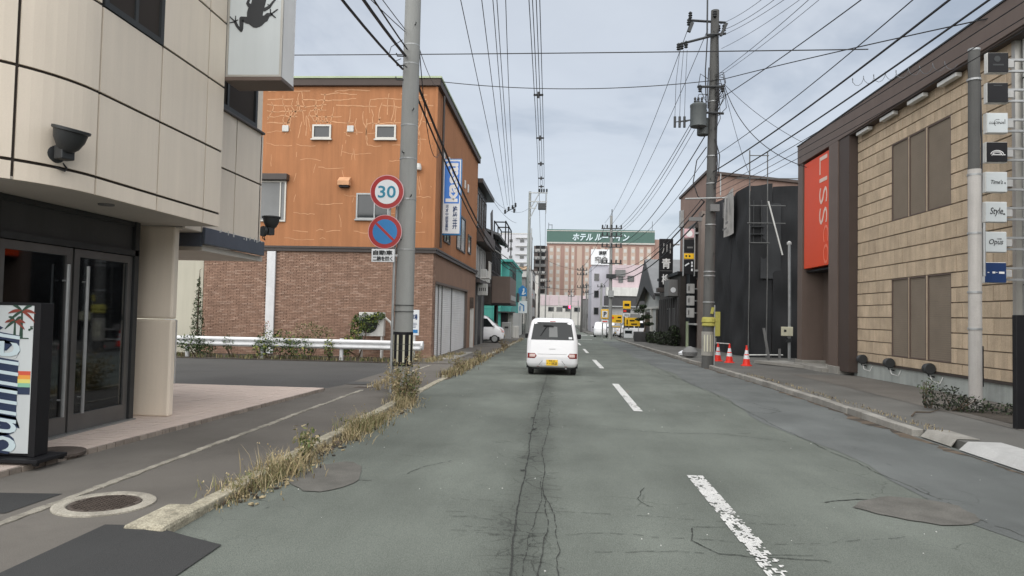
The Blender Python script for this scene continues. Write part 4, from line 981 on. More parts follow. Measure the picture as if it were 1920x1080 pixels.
# ------------------------------------------------------------------ left utility pole with road signs
PX, PY = -3.2, 14.55
def utility_pole(label, x, y, r0, r1, h, lean=(0, 0), m='concrete_pole', bolts=True):
    z = gz(y); t = thing('utility_pole', label, 'utility pole', (x, y, z))
    part('shaft', MB().tube([(x, y, z-.3), (x+lean[0]*.5, y+lean[1]*.5, z+h*.5), (x+lean[0], y+lean[1], z+h)], [r0, (r0+r1)/2, r1], 28), K[m], t, smooth=True)
    if bolts:
        zz = 3.2; i = 0
        while zz < h-.5:
            u = zz/h; rr = r0+(r1-r0)*u; a = (R(250), R(300))[i % 2]; dx, dy = math.cos(a), math.sin(a); cx, cy = x+lean[0]*u, y+lean[1]*u
            part('step_bolt', MB().tube([(cx+dx*rr*.9, cy+dy*rr*.9, z+zz), (cx+dx*(rr+.07), cy+dy*(rr+.07), z+zz), (cx+dx*(rr+.075), cy+dy*(rr+.075), z+zz+.03)], .011, 6), K['dark_metal'], t); zz += .9; i += 1
    return t
P1 = utility_pole('thick concrete utility pole with round traffic signs and a black striped band', PX, PY, .2, .145, 13, (.03, 0))
for z in (4.05, 4.9, 5.6, 6.9, 7.3, 3.0): part('band', MB().lathe([(.2-.0045*z, -.015), (.207-.0045*z, -.012), (.207-.0045*z, .012), (.2-.0045*z, .015)], (PX+.002*z, PY, z), 24), K['galv'], P1)
g = MB().tube([(PX-.22, PY-.08, -.05), (PX-.21, PY-.08, 2.9), (PX-.19, PY-.06, 3.9)], .03, 10); part('conduit', g, K['galv'], P1, smooth=True)
part('hazard_wrap', MB().lathe([(.201, .6), (.204, .61), (.202, 1.29), (.199, 1.3)], (PX, PY, 0), 32), K['black'], P1)
for k in range(10):
    a = R(-110+k*36); mb = MB()
    for i in range(2):
        a0, a1 = a-.1+.1*i, a+.1*i; P = lambda q, z: (PX+.2065*math.cos(q), PY+.2065*math.sin(q), z); mb.quad(P(a0, .68), P(a1, .68), P(a1, 1.24), P(a0, 1.24))
    part('stripe', mb, K['box_cream'], P1)
for z in (.92, 1.05, 1.72, 1.85): part('strap', MB().lathe([(.2, -.006), (.208, -.005), (.208, .005), (.2, .006)], (PX, PY, z), 28), K['dark_metal'], P1)
for z in (6.55, 6.85, 7.05): part('cable_hook', MB().tube([(PX, PY-.1, z), (PX-.26, PY-.12, z), (PX-.28, PY-.12, z+.06)], .015, 6), K['dark_metal'], P1)
part('cable_loop', MB().tube([(PX-.16, PY-.1, 7.4), (PX-.4, PY-.1, 7.25), (PX-.45, PY-.1, 7.05), (PX-.3, PY-.1, 6.95), (PX-.18, PY-.1, 7.0)], .008, 5), K['wire'], P1)
SY = 14.24
def disc(mb, c, r, y0, y1, n=40, m=0):
    mb.prism([(c[0]+r*math.cos(2*math.pi*i/n), c[1]+r*math.sin(2*math.pi*i/n)) for i in range(n)], 'y', y0, y1, m)
t = thing('road_sign', 'round red bordered speed limit 30 sign on the left utility pole', 'road sign', (-3.55, SY, 4.16), 'signs on the left utility pole')
c = (-3.55, 4.16)
mb = MB(); disc(mb, c, .35, SY, SY+.02); part('plate', mb, K['pink_sign'], t)
mb = MB(); disc(mb, c, .335, SY-.003, SY+.001); part('border', mb, K['sign_red'], t)
mb = MB(); disc(mb, c, .25, SY-.006, SY); part('face', mb, K['sign_white'], t)
part('numerals', text_mb('30', .4, (c[0], SY-.008, c[1]), '-y', 0, .002, .006, fit=(.37, .25)), K['numeral_blue'], t)
t = thing('road_sign', 'round blue and red no parking sign below the speed limit sign', 'road sign', (-3.57, SY, 3.34), 'signs on the left utility pole')
c = (-3.57, 3.34)
mb = MB(); disc(mb, c, .35, SY, SY+.02); part('plate', mb, K['pink_sign'], t)
mb = MB(); disc(mb, c, .338, SY-.003, SY+.001); part('border', mb, K['sign_red'], t)
mb = MB(); disc(mb, c, .255, SY-.006, SY); part('face', mb, K['sign_blue'], t)
mb = MB(); mb.cbox((c[0], SY-.0075, c[1]), (.5, .004, .05), Matrix.Rotation(R(43), 3, 'Y')); part('slash', mb, K['sign_red'], t)
t = thing('road_sign', 'small white plate with black lettering under the no parking sign', 'road sign', (-3.59, SY, 2.86), 'signs on the left utility pole')
part('plate', MB().box(-3.835, -3.36, SY, SY+.015, 2.72, 2.985), K['sign_white'], t, bevel=.004)
part('lettering', text_mb('自動車', .12, (-3.6, SY-.004, 2.91), '-y', 0, .003, .004, fit=(.40, .1)), K['letter_dark'], t)
part('lettering', text_mb('二輪を除く', .12, (-3.6, SY-.004, 2.79), '-y', 0, .003, .004, fit=(.41, .1)), K['letter_dark'], t)
for z in (2.86, 3.4, 3.9, 4.25): part('sign_arm', MB().box(-3.56, PX-.1, SY+.022, SY+.06, z-.02, z+.02), K['galv'], P1)
part('sign_backbone', MB().tube([(-3.5, SY+.05, 2.75), (-3.49, SY+.05, 4.4)], .025, 8), K['galv'], P1)

# ------------------------------------------------------------------ kei cars built from rounded plan slices
def kei(label, spec):
    """local frame: rear at y=0, front at +y, x across, ground z=0"""
    t = thing('parked_car' if spec.get('parked') else 'kei_car', label, 'car', (0, 0, 0), spec.get('group'))
    rings = spec['rings']      # z, half width, rear y, front y, corner radius rear, front
    NC = 5; vs = []; n = 4*(NC+1); fs = []
    for z, w, yr, yf, rr, rf in rings:
        for cx, cy, r_, a0 in ((w-rr, yr+rr, rr, -90), (w-rf, yf-rf, rf, 0), (-(w-rf), yf-rf, rf, 90), (-(w-rr), yr+rr, rr, 180)):
            for i in range(NC+1):
                a = R(a0+90*i/NC); vs.append((cx+r_*math.cos(a), cy+r_*math.sin(a), z))
    for k in range(len(rings)-1):
        for j in range(n): fs.append((k*n+j, k*n+(j+1) % n, (k+1)*n+(j+1) % n, (k+1)*n+j))
    fs += [tuple(range(n-1, -1, -1)), tuple(range((len(rings)-1)*n, len(rings)*n))]
    mb = MB(); mb.add(vs, fs); part('body', mb, K['paint_car'], t, smooth=True)
    def ev(z):
        for a, b in zip(rings, rings[1:]):
            if a[0] <= z <= b[0]:
                u = (z-a[0])/max(b[0]-a[0], 1e-6); return [p+(q-p)*u for p, q in zip(a, b)]
        return list(rings[-1] if z > rings[-1][0] else rings[0])
    def patch(zs, xa, xb, d=.004, side='rear', rows=6):
        mb = MB(); out = []
        for i in range(rows+1):
            z = zs[0]+(zs[1]-zs[0])*i/rows; _, w, yr, yf, rr, rf = ev(z); u = i/rows
            A = xa[0]+(xa[1]-xa[0])*u; B = xb[0]+(xb[1]-xb[0])*u
            row = []
            for j in range(9):
                q = A+(B-A)*j/8
                if side in ('rear', 'front'):
                    r_ = rr if side == 'rear' else rf; f_ = w-r_; ex = max(0, abs(q)-f_); o_ = r_-math.sqrt(max(r_*r_-ex*ex, 0))
                    row.append((q, yr+o_-d, z) if side == 'rear' else (q, yf-o_+d, z))
                else:
                    s = 1 if side == 'right' else -1; row.append((s*(w+d), q, z))
            out.append(row)
        for i in range(rows):
            for j in range(8):
                v = [out[i][j], out[i][j+1], out[i+1][j+1], out[i+1][j]]
                mb.add(v if side in ('rear', 'right') else v[::-1], [(0, 1, 2, 3)])
        return mb
    wr = spec.get('wr', .28)
    for wy in spec['wheels']:
        for s in (-1, 1):
            x = s*spec['track']; wl = part('wheel', MB().lathe([(.1, -.08), (wr-.03, -.08), (wr, -.055), (wr, .055), (wr-.03, .08), (.1, .08)], (x, wy, wr), 26, axis='x'), K['rubber'], t, smooth=True)
            part('rim', MB().lathe([(.02, .045), (.08, .05), (.17, .075), (.185, .084), (.03, .087)] if s > 0 else [(.03, -.087), (.185, -.084), (.17, -.075), (.02, -.05)], (x, wy, wr), 20, axis='x'), K['galv'], wl, smooth=True)
            mb = MB(); _, w, *_r = ev(.4); m_ = 20
            pts = [(wy+(wr+.06)*math.cos(math.pi*i/m_), wr+(wr+.06)*math.sin(math.pi*i/m_)) for i in range(m_+1)]+[(wy-(wr+.06), .2), (wy+(wr+.06), .2)]
            mb.prism(pts, 'x', s*(w-.1), s*(w+.002)); part('wheel_arch', mb, K['black'], t)
    part('underbody', MB().box(-.58, .58, .12, spec['len']-.15, .17, .32), K['black'], t)
    return t, patch, ev
RINGS_WAGON = [(.22, .66, .10, 3.30, .12, .2), (.27, .71, .03, 3.36, .12, .25), (.36, .735, .0, 3.39, .12, .3), (.55, .7375, .0, 3.39, .12, .3), (.66, .7375, .012, 3.37, .12, .3), (.95, .735, .03, 3.28, .13, .3), (1.0, .73, .036, 2.75, .13, .2), (1.3, .675, .085, 2.42, .13, .2), (1.5, .635, .125, 2.2, .13, .2), (1.58, .6, .16, 2.1, .14, .2), (1.62, .55, .22, 2.0, .15, .2), (1.645, .45, .32, 1.85, .15, .2)]
car, patch, ev = kei('white kei car driving ahead in the left lane with a yellow number plate', dict(rings=RINGS_WAGON, wheels=(.5, 2.95), track=.62, len=3.39))
rw = part('rear_window', patch((1.02, 1.53), (-.615, -.535), (.615, .535), .005), K['car_glass'], car, smooth=True)
part('window_sticker', patch((1.05, 1.11), (.47, .465), (.57, .56), .009), K['sign_white'], rw)
part('wiper', MB().cbox((-.25, .055, 1.28), (.022, .02, .36), Matrix.Rotation(R(32), 3, 'Y')).cbox((-.12, .06, 1.42), (.3, .02, .035), Matrix.Rotation(R(4), 3, 'Y')), K['black'], rw)
part('seat_silhouette', patch((1.1, 1.4), (-.1, -.1), (.15, .13), .0075), K['glass_grey'], rw)
part('high_brake_light', patch((1.545, 1.565), (-.08, -.08), (.08, .08), .006), K['sign_red'], car)
part('tailgate_seam', patch((.605, .612), (-.42, -.42), (.42, .42), .004), K['mid_grey'], car)
part('tailgate_handle', patch((.76, .79), (-.09, -.1), (.09, .1), .012), K['paint_car'], car); part('handle_painted_shadow', patch((.752, .76), (-.09, -.09), (.09, .09), .005), K['dark_grey'], car)  # dark strip paints the shadow under the handle
for s in (-1, 1):
    A = lambda a, b: ((s*a if s > 0 else -b), (s*b if s > 0 else -a))
    tl = MB()
    p0 = patch((.5, .575), A(.46, .725)[0:1]*2, A(.46, .725)[1:2]*2, .004)
    x0, x1 = A(.44, .735)
    lo = patch((.49, .56), ((x0+.06*(s > 0)), x0), ((x1-.06*(s < 0)), x1), .006); hi = patch((.56, .635), (x0, x0+.06*(s > 0)), (x1, x1-.06*(s < 0)), .006)
    lo.add(hi.v, hi.f); lamp = part('tail_light', lo, K['lamp_red'], car)
    a0, a1 = A(.49, .655); part('lens', patch((.525, .61), (a0, a0), (a1, a1), .01), K['lamp_clear'], lamp)
    a0, a1 = A(.5, .64); part('brake_lens', patch((.5, .522), (a0, a0), (a1, a1), .01), K['lamp_red'], lamp)
    mr = MB().cbox((s*.81, 2.35, 1.06), (.17, .1, .15)); part('mirror', mr, K['black'], car, bevel=.03)
    part('bumper_crease', patch((.3, .42), (s*.37, s*.27), (s*.385, s*.285), .004), K['mid_grey'], car)
    part('side_window', patch((1.02, 1.45), (.35, .42), (2.3, 2.1), .004, 'right' if s > 0 else 'left'), K['car_glass'], car)
    part('reflector', patch((.245, .262), (s*.4-.04, s*.4-.04), (s*.4+.04, s*.4+.04), .004), K['sign_red'], car)
part('plate_recess', patch((.28, .46), (-.28, -.25), (.28, .25), .004), K['paint_car'], car)
pl = part('number_plate', MB().box(-.165, .165, -.014, -.005, .285, .45), K['plate_yellow'], car)
part('lettering', text_mb('・・18-23', .09, (.0, -.016, .345), '-y', 0, .001, .003, fit=(.28, .075)), K['letter_dark'], pl)
part('lettering', text_mb('青森 580', .05, (0, -.016, .42), '-y', 0, .001, .001, fit=(.18, .035)), K['letter_dark'], pl)
part('exhaust', MB().tube([(.4, .06, .2), (.4, .3, .2)], .025, 8), K['galv'], car)
part('antenna', MB().tube([(0, .45, 1.64), (0, .3, 1.78)], .006, 5), K['black'], car)
car.location = (-.16, 20.5, gz(20.5)); ORG[car.name] = (0, 0, 0)

RINGS_VAN = [(.22, .66, .08, 3.25, .1, .2), (.3, .72, .02, 3.36, .1, .28), (.5, .7375, .0, 3.39, .1, .32), (.85, .7375, .0, 3.33, .1, .34), (1.0, .735, .01, 3.22, .1, .34), (1.1, .725, .015, 2.98, .1, .3), (1.45, .69, .03, 2.6, .1, .28), (1.7, .66, .06, 2.3, .1, .26), (1.8, .62, .1, 2.12, .12, .25), (1.84, .5, .2, 1.9, .12, .2)]
van, patch, ev = kei('white kei van parked nose-out beside the dark three-storey house', dict(rings=RINGS_VAN, wheels=(.55, 2.78), track=.66, len=3.39, parked=1))
part('windscreen', patch((1.13, 1.68), (-.6, -.5), (.6, .5), .005, 'front'), K['car_glass'], van)
for s, nm in ((1, 'right'), (-1, 'left')):
    part('side_window', patch((1.06, 1.62), (1.55, 1.55), (2.72, 2.25), .004, nm), K['car_glass'], van)
    part('side_window', patch((1.06, 1.62), (.3, .35), (1.45, 1.45), .004, nm), K['car_glass'], van)
    part('headlight', patch((.7, .98), (s*.48, s*.55), (s*.66, s*.68), .008, 'front'), K['lamp_clear'], van)
    part('mirror', MB().cbox((s*.8, 2.75, 1.12), (.15, .09, .17)), K['paint_car'], van, bevel=.03)
    part('door_seam', patch((.4, 1.6), (1.5, 1.5), (1.508, 1.508), .003, nm), K['mid_grey'], van)
part('grille', patch((.35, .5), (-.35, -.35), (.35, .35), .006, 'front'), K['black'], van)
pl = part('number_plate', patch((.42, .56), (-.16, -.16), (.16, .16), .02, 'front'), K['plate_yellow'], van)
van.rotation_euler = (0, 0, R(-90)); van.location = (-3.6-3.39, 47.8, gz(47.8)+.05)

# ------------------------------------------------------------------ left row further along
def block(parent, x0, x1, y0, y1, z0, z1, m, name='wall', **k): return part(name, MB().box(x0, x1, y0, y1, z0, z1), K[m], parent, **k)
H1 = thing('town_house', 'dark narrow three-storey house next to the orange building', 'building', (-6, 44, gz(44)))
block(H1, -11, -4.95, 41.1, 47.0, -.5, 9.4, 'dark_grey')
block(H1, -11.2, -4.55, 41.06, 48.5, 9.4, 9.65, 'trim_dark', 'roof')
block(H1, -4.948, -4.4, 41.1, 48.0, 5.95, 6.7, 'trim_brown_dark', 'balcony'); block(H1, -4.948, -4.62, 41.1, 48, 3.55, 3.75, 'trim_dark', 'canopy')
for i, (a, b) in enumerate(((41.5, 42.6), (42.9, 43.9), (44.2, 45.3), (45.6, 46.7))):
    window(H1, a, b, 6.9, 9.0, -4.948, '+x', .08, .06, (), 'trim_dark', 'glass_grey')
    window(H1, a, b, 3.9, 5.8, -4.948, '+x', .08, .06, (), 'light_grey', 'glass_dark' if i % 2 else 'glass_grey')
mb = MB(); mb.box(-4.6, -4.1, 41.2, 42.6, 3.8, 3.88); part('balcony_floor', mb, K['white_dirty'], H1)
mb = MB()
for k in range(8): mb.box(-4.13, -4.1, 41.22+k*.19, 41.25+k*.19, 3.88, 4.75)
mb.box(-4.14, -4.09, 41.2, 42.6, 4.75, 4.8)
part('balcony_rail', mb, K['white_dirty'], H1, kind='stuff')
for (y, z) in ((44.0, 3.76), (46.0, 3.76)): block(H1, -4.93, -4.55, y, y+.7, z, z+.75, 'white_dirty', 'outdoor_unit', bevel=.02)
block(H1, -4.946, -4.9, 42.6, 44.6, -.2, 2.7, 'black', 'door'); block(H1, -4.946, -4.85, 42.4, 42.55, -.2, 2.8, 'mid_grey', 'door_frame'); block(H1, -4.946, -4.85, 45, 45.2, -.2, 2.9, 'mid_grey', 'door_frame')
mb = MB(); mb.cbox((-4.5, 46.5, 7.5), (.05, 1.2, 2.0), Matrix.Rotation(R(20), 3, 'X')); part('roof_edge', mb, K['trim_dark'], H1)
t = thing('shop_sign', 'small white box sign over the door of the dark narrow house', 'sign', (-4.6, 43.5, 3)); part('box', MB().box(-4.946, -4.35, 42.9, 43.3, 2.85, 3.55), K['white_dirty'], t, bevel=.03)
mb = MB()
for k in range(4): mb.box(-4.85+k*.12, -4.78+k*.12, 42.89, 42.899, 3.1, 3.3)
part('print_marks', mb, K['mid_grey'], t, kind='stuff')
H2 = thing('town_house', 'dark timber house with a brown boxed balcony over the white van', 'building', (-6, 52, gz(52)))
block(H2, -11, -4.75, 49.2, 57.5, 2.4, 7.2, 'dark_wood'); block(H2, -11, -6.5, 47.02, 57.5, -.5, 2.4, 'dark_wood'); block(H2, -5.1, -4.9, 56, 57.5, -.5, 2.4, 'dark_wood', 'pier')
mb = MB(); mb.prism([(-4.2, 7.15), (-8, 8.6), (-11.5, 7.15), (-11.5, 7.3), (-8, 8.8), (-4.2, 7.32)], 'y', 48.8, 58); part('roof', mb, K['slate_roof'], H2)
bl = block(H2, -4.748, -3.45, 50, 57, 2.5, 4.4, 'trim_brown', 'balcony', bevel=.02)
block(H2, -4.7, -3.4, 49.97, 57.05, 2.4, 2.5, 'black', 'balcony_soffit'); block(H2, -3.449, -3.42, 51.2, 56.5, 2.75, 3.1, 'light_grey', 'vent_panel')
for a in (49.4, 50.6, 51.8, 53.0, 54.2, 55.4): window(H2, a, a+1.0, 4.7, 6.8, -4.748, '+x', .1, .06, (), 'black', 'glass_grey')
mb = MB()
for k in range(8): mb.box(-3.5, -3.46, 50+k*.98, 50.06+k*.98, 4.4, 5.4)
mb.box(-3.51, -3.45, 50, 57, 5.4, 5.46); mb.box(-3.51, -3.45, 50, 57, 4.9, 4.94); part('balcony_rail', mb, K['dark_metal'], H2, kind='stuff')
mb = MB()
for y in (50, 53, 56): mb.box(-4.7, -4.62, y, y+.08, 7.2, 8.3); mb.box(-3.9, -3.82, y, y+.08, 6.4, 8.3); mb.box(-4.7, -3.82, y, y+.08, 8.22, 8.3)
mb.box(-3.9, -3.82, 50, 56, 8.3, 8.36); mb.box(-4.7, -4.62, 50, 56, 8.3, 8.36); part('drying_frame', mb, K['black'], H2, kind='stuff')
mb = MB(); mb.prism([(-4.7, 6.3), (-3.6, 5.6), (-3.6, 5.66), (-4.7, 6.36)], 'y', 49.3, 50.2); part('awning', mb, K['light_grey'], H2)
H3 = thing('teal_building', 'teal green two-storey building beyond the dark houses', 'building', (-6, 70, gz(70)))
block(H3, -11, -5.2, 63.98, 82, -.8, 6.5, 'teal'); block(H3, -5.2, -4.3, 64.5, 82, 1.9, 6.5, 'teal_dark'); block(H3, -11.1, -4.2, 63.9, 82.1, 6.5, 6.72, 'teal_dark', 'parapet')
mb = MB()
for k in range(7): mb.box(-10.5+k*.75, -10.47+k*.75, 63.955, 63.979, -.4, 6.4)
for z in (1.2, 2.2, 3.2, 4.3, 5.4): mb.box(-11, -5.2, 63.96, 63.978, z, z+.03)
part('cladding_joint', mb, K['teal_dark'], H3, kind='stuff')
block(H3, -4.28, -4.2, 66, 69, 4.6, 5.6, 'trim_dark', 'window'); block(H3, -4.28, -4.1, 72, 74, 3.0, 3.9, 'dark_grey', 'outdoor_unit')
block(H3, -5.19, -4.7, 64.0, 64.4, -.6, 1.9, 'black', 'doorway'); block(H3, -4.68, -4.2, 65.5, 80, -.6, 1.88, 'pale_wall', 'shopfront'); block(H3, -5.6, -4.0, 63.6, 66, 1.88, 1.98, 'dark_grey', 'canopy')
t = thing('gate_pillar', 'pale concrete gate pillar beside the teal building', 'pillar', (-4.4, 60, gz(60)))
part('shaft', MB().box(-4.75, -4.0, 59.6, 60.3, -.6, 1.05), K['light_grey'], t, bevel=.03); part('letter_slot', MB().box(-4.5, -4.2, 59.58, 59.598, .55, .7), K['dark_grey'], t)
t = thing('meter_cabinet', 'pale metal meter cabinet past the gate pillar', 'cabinet', (-3.9, 63, gz(63)))
part('cabinet', MB().box(-4.0, -3.5, 63, 63.6, -.6, .7), K['pale_wall'], t, bevel=.03); part('door_seam', MB().box(-3.76, -3.74, 62.99, 62.999, -.4, .6), K['mid_grey'], t)
H4 = thing('low_shop', 'pale low shop front past the teal building on the left', 'building', (-6, 90, gz(90)))
block(H4, -10, -4.3, 83, 96, -1, 4.5, 'pale_wall'); block(H4, -10.1, -4.2, 82.9, 96.1, 4.5, 4.7, 'trim_dark', 'parapet'); block(H4, -4.298, -4.2, 84, 90, -.6, 2.0, 'glass_dark', 'shop_window')
for i, (y, x1, h, m, lab) in enumerate(((97, -4.6, 7.5, 'mid_grey', 'grey two-storey house far along the left side'), (112, -4.2, 9.5, 'light_grey', 'pale three-storey house far along the left side'), (130, -4.6, 6.5, 'grey_brown', 'brownish low house far along the left side'), (150, -4.4, 11, 'pale_wall', 'cream block far along the left side near the end of the street'))):
    b = thing('town_house', lab, 'building', (-7, y, gz(y)))
    block(b, -14, x1, y, y+13, -1.2, h-.8, m); block(b, -14.1, x1+.1, y-.1, y+13.1, h-.8, h-.6, 'trim_dark', 'roof')
    for k in range(3):
        for q in range(int(h//3)): window(b, y+1.5+k*3.8, y+3.5+k*3.8, 1.0+q*2.9-.9, 2.4+q*2.9-.9, x1, '+x', .1, .05, (), 'trim_dark', 'glass_dark')
        window(b, x1-2.2-k*2.6, x1-.8-k*2.6, 3.0, 4.4, y, '-y', .1, .05, (), 'trim_dark', 'glass_dark')

# ------------------------------------------------------------------ right: stone-clad building with brown frame
RX, RY0, RY1, RYE = 9.0, 14.62, 22.05, 26.7
Br = thing('salon_building', 'beige stone-block building with dark brown roof band and a tall orange panel', 'building', (11, 20, .1))
mb = MB(); mb.box(RX+.03, 18, RY0+.03, RY1, .1, 7.6); mb.box(RX+1.2, 18, RY1, RYE, .1, 8.0); part('wall_core', mb, K['stone_joint'], Br)
wins = [(16.95, 17.95), (18.02+.06, 18.86), (18.97, 19.82)]
WZ = ((.80, 2.88), (4.46, 6.55))
def open_spans(z0, z1):
    out = []
    for a, b in WZ:
        if z1 > a+.02 and z0 < b-.02: out.append((16.93, 19.86))
    return out
row = 0; cache = {}
zones = [(.55, .8, 1), (.8, 2.88, 6), (2.88, 4.46, 4), (4.46, 6.55, 6), (6.55, 7.4, 3)]
for cz, z1 in [(a+(b-a)*i/n, a+(b-a)*(i+1)/n) for a, b, n in zones for i in range(n)]:
    spans = open_spans(cz, z1)
    segs = [(RY0+.02, RY1)] if not spans else [(RY0+.02, 16.93), (19.86, RY1)]
    zz0, zz1 = cz, z1
    for s0, s1 in segs:
        y = s0
        first = True
        while y < s1-.03:
            ln = .46
            if first and row % 2: ln = .23
            first = False
            y1 = min(y+ln, s1)
            if s1-y1 < .1: y1 = s1
            key = (round(y1-y, 3), round(zz1-zz0, 3))
            if key not in cache:
                g_ = .0035; w_, h_ = key[0]/2-g_, key[1]/2-.008
                b = MB(); e = .008
                b.add([(.06, -w_, -h_), (.06, w_, -h_), (.06, w_, h_), (.06, -w_, h_), (0, -w_+e*.4, -h_+e), (0, w_-e*.4, -h_+e), (0, w_-e*.4, h_-e), (0, -w_+e*.4, h_-e)],
                      [(4, 7, 6, 5), (0, 4, 5, 1), (1, 5, 6, 2), (2, 6, 7, 3), (3, 7, 4, 0)]); cache[key] = mesh_of(b, K['stone'])
            inst('block', cache[key], Br, (RX+rnd(-.004, .004), (y+y1)/2, (zz0+zz1)/2)); y = y1
    row += 1
for a, b in WZ:
    for y0, y1 in wins:
        f = MB(); fw = .03
        f.box(RX+.0, RX+.08, y0-fw, y0, a, b); f.box(RX+.0, RX+.08, y1, y1+fw, a, b); f.box(RX+.0, RX+.08, y0, y1, b-.03, b); f.box(RX, RX+.08, y0, y1, a, a+.03)
        w = part('window', f, K['trim_brown'], Br)
        me = K.setdefault(('lv', round(y1-y0, 3)), None)
        z = a+.035
        lv = MB()
        while z < b-.05:
            lv.add([(RX+.03, y0, z), (RX+.03, y1, z), (RX+.055, y1, z+.05), (RX+.055, y0, z+.05), (RX+.028, y0, z-.006), (RX+.028, y1, z-.006)], [(0, 3, 2, 1), (4, 0, 1, 5)]); z += .052
        part('slat_panel', lv, K['louver'], w, kind='stuff')
        part('pane', MB().box(RX+.06, RX+.07, y0, y1, a, b), K['louver'], w)
    for (p, q) in zip(wins, wins[1:]): part('mullion', MB().box(RX+.004, RX+.05, p[1]+.031, q[0]-.031, a, b), K['stone'], Br)
part('plinth', MB().box(RX+.02, 18, RY0+.05, RY1+.3, .0, .5), K['plinth'], Br, bevel=.01)
part('plinth_cap', MB().box(RX-.03, 18, RY0, RY1, .502, .548), K['trim_dark'], Br)
# roof band
part('roof_band', MB().box(RX-.28, 18.2, RY0-.75, RYE-.02, 7.42, 8.12), K['trim_brown'], Br, bevel=.01)
part('roof_band', MB().box(RX-.27, RX+1.3, RY1+.45, RYE, 3.5, 7.415), K['trim_brown'], Br) if False else None
part('roof_flashing', MB().box(RX-.3, 18.25, RY0-.78, RYE+.02, 8.125, 8.16), K['dark_metal'], Br)
part('eaves_soffit', MB().box(RX-.25, 18, RY0-.7, RY1, 7.38, 7.418), K['trim_brown_dark'], Br)
for y in (21.3, 19.75, 18.2, 16.75):
    lt = part('eaves_light', MB().box(RX-.2, RX-.06, y-.4, y+.4, 7.26, 7.36), K['white_dirty'], Br, bevel=.015)
    part('light_bracket', MB().box(RX-.12, RX+.02, y-.03, y+.03, 7.3, 7.34), K['steel'], lt)
# brown portal with the orange panel
part('portal_post', MB().box(RX-.25, RX+1.0, RY1+.02, RY1+.82, .18, 7.418), K['trim_brown_dark'], Br)
part('portal_post', MB().box(RX-.28, RX+.75, RY1+.82, 23.62, .18, 7.418), K['trim_brown'], Br)
part('portal_post', MB().box(RX-.25, RX+1.0, 26.2, RYE, .18, 7.418), K['trim_brown'], Br)
part('portal_panel', MB().box(RX+.1, RX+.9, 23.62, 26.2, 3.5, 7.418), K['trim_brown'], Br)
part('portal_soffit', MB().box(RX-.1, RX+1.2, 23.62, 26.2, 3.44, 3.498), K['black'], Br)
part('orange_panel', MB().box(RX-.22, RX+.08, 23.72, 26.1, 3.56, 7.34), K['sign_orange'], Br, bevel=.006)
part('lettering', text_mb('LISS', .62, (RX-.226, 24.25, 6.1), '-x', R(-90), .003, -.004, fit=(2.3, .7)), K['letter_pale'], Br)
part('lettering', text_mb('CO', .62, (RX-.2255, 24.0, 4.25), '-x', R(-90), .003, .0, fit=(1.3, .45)), K['orange_light'], Br)
part('entrance_wall', MB().box(RX+1.0, RX+1.19, 22.9, RYE, .18, 3.45), K['trim_brown'], Br)
dr = part('door', MB().box(RX+.6, RX+.66, 23.66, 25.1, .2, 2.9), K['trim_brown_dark'], Br); part('handle', MB().tube([(RX+.56, 23.9, .9), (RX+.56, 23.9, 1.5)], .02, 6), K['steel'], dr)
part('door_panel', MB().box(RX+.5, RX+.6, 25.15, 26.2, .2, 3.44), K['louver'], Br); part('downpipe', MB().tube([(RX+.45, 25.1, .2), (RX+.45, 25.1, 3.4)], .05, 8), K['alu'], Br)
part('entry_light', MB().lathe([(.07, 0), (.07, -.12), (.02, -.13)], (RX+.3, 24.6, 3.43), 12), K['steel'], Br)
for (x0, x1, y0, y1) in ((RX-.3, RX+.8, 25.95, 26.75), (RX-.32, RX+.8, 22.75, 23.65)): part('footing', MB().box(x0, x1, y0, y1, -.1, .3), K['concrete'], Br, bevel=.01)
part('step', MB().box(RX-.5, RX+1.2, 23.5, 26.3, -.05, .2), K['concrete'], Br, bevel=.015)
# near end face
part('end_wall', MB().box(RX+.02, 18, RY0-.01, RY0+.03, .3, 7.4), K['light_grey'], Br)
part('corner_trim', MB().box(RX-.02, RX+.1, RY0-.05, RY0+.06, .5, 7.38), K['alu'], Br)
part('downpipe', MB().tube([(RX+.16, RY0-.12, .2), (RX+.16, RY0-.12, 7.38)], .065, 12), K['white_dirty'], Br, smooth=True)
for z in (1.6, 2.5, 3.4, 5.2, 6.6): part('pipe_clip', MB().lathe([(.075, -.012), (.075, .012)], (RX+.16, RY0-.12, z), 12), K['dark_metal'], Br)
for y in (21.5, 19.8, 17.75):
    sp = part('ground_spotlight', MB().lathe([(.07, 0), (.12, .04), (.14, .2), (.12, .22)], (RX-.16, y, .62), 14, axis='y'), K['dark_metal'], Br, smooth=True)
    part('stem', MB().tube([(RX-.16, y-.05, .62), (RX-.12, y-.05, .45), (RX+.02, y-.05, .42)], .018, 6), K['dark_metal'], sp)
    part('cable', MB().tube([(RX-.12, y-.1, .5), (RX-.16, y-.3, .34), (RX-.06, y-.45, .3), (RX+.01, y-.45, .45)], .01, 5), K['white_dirty'], sp)

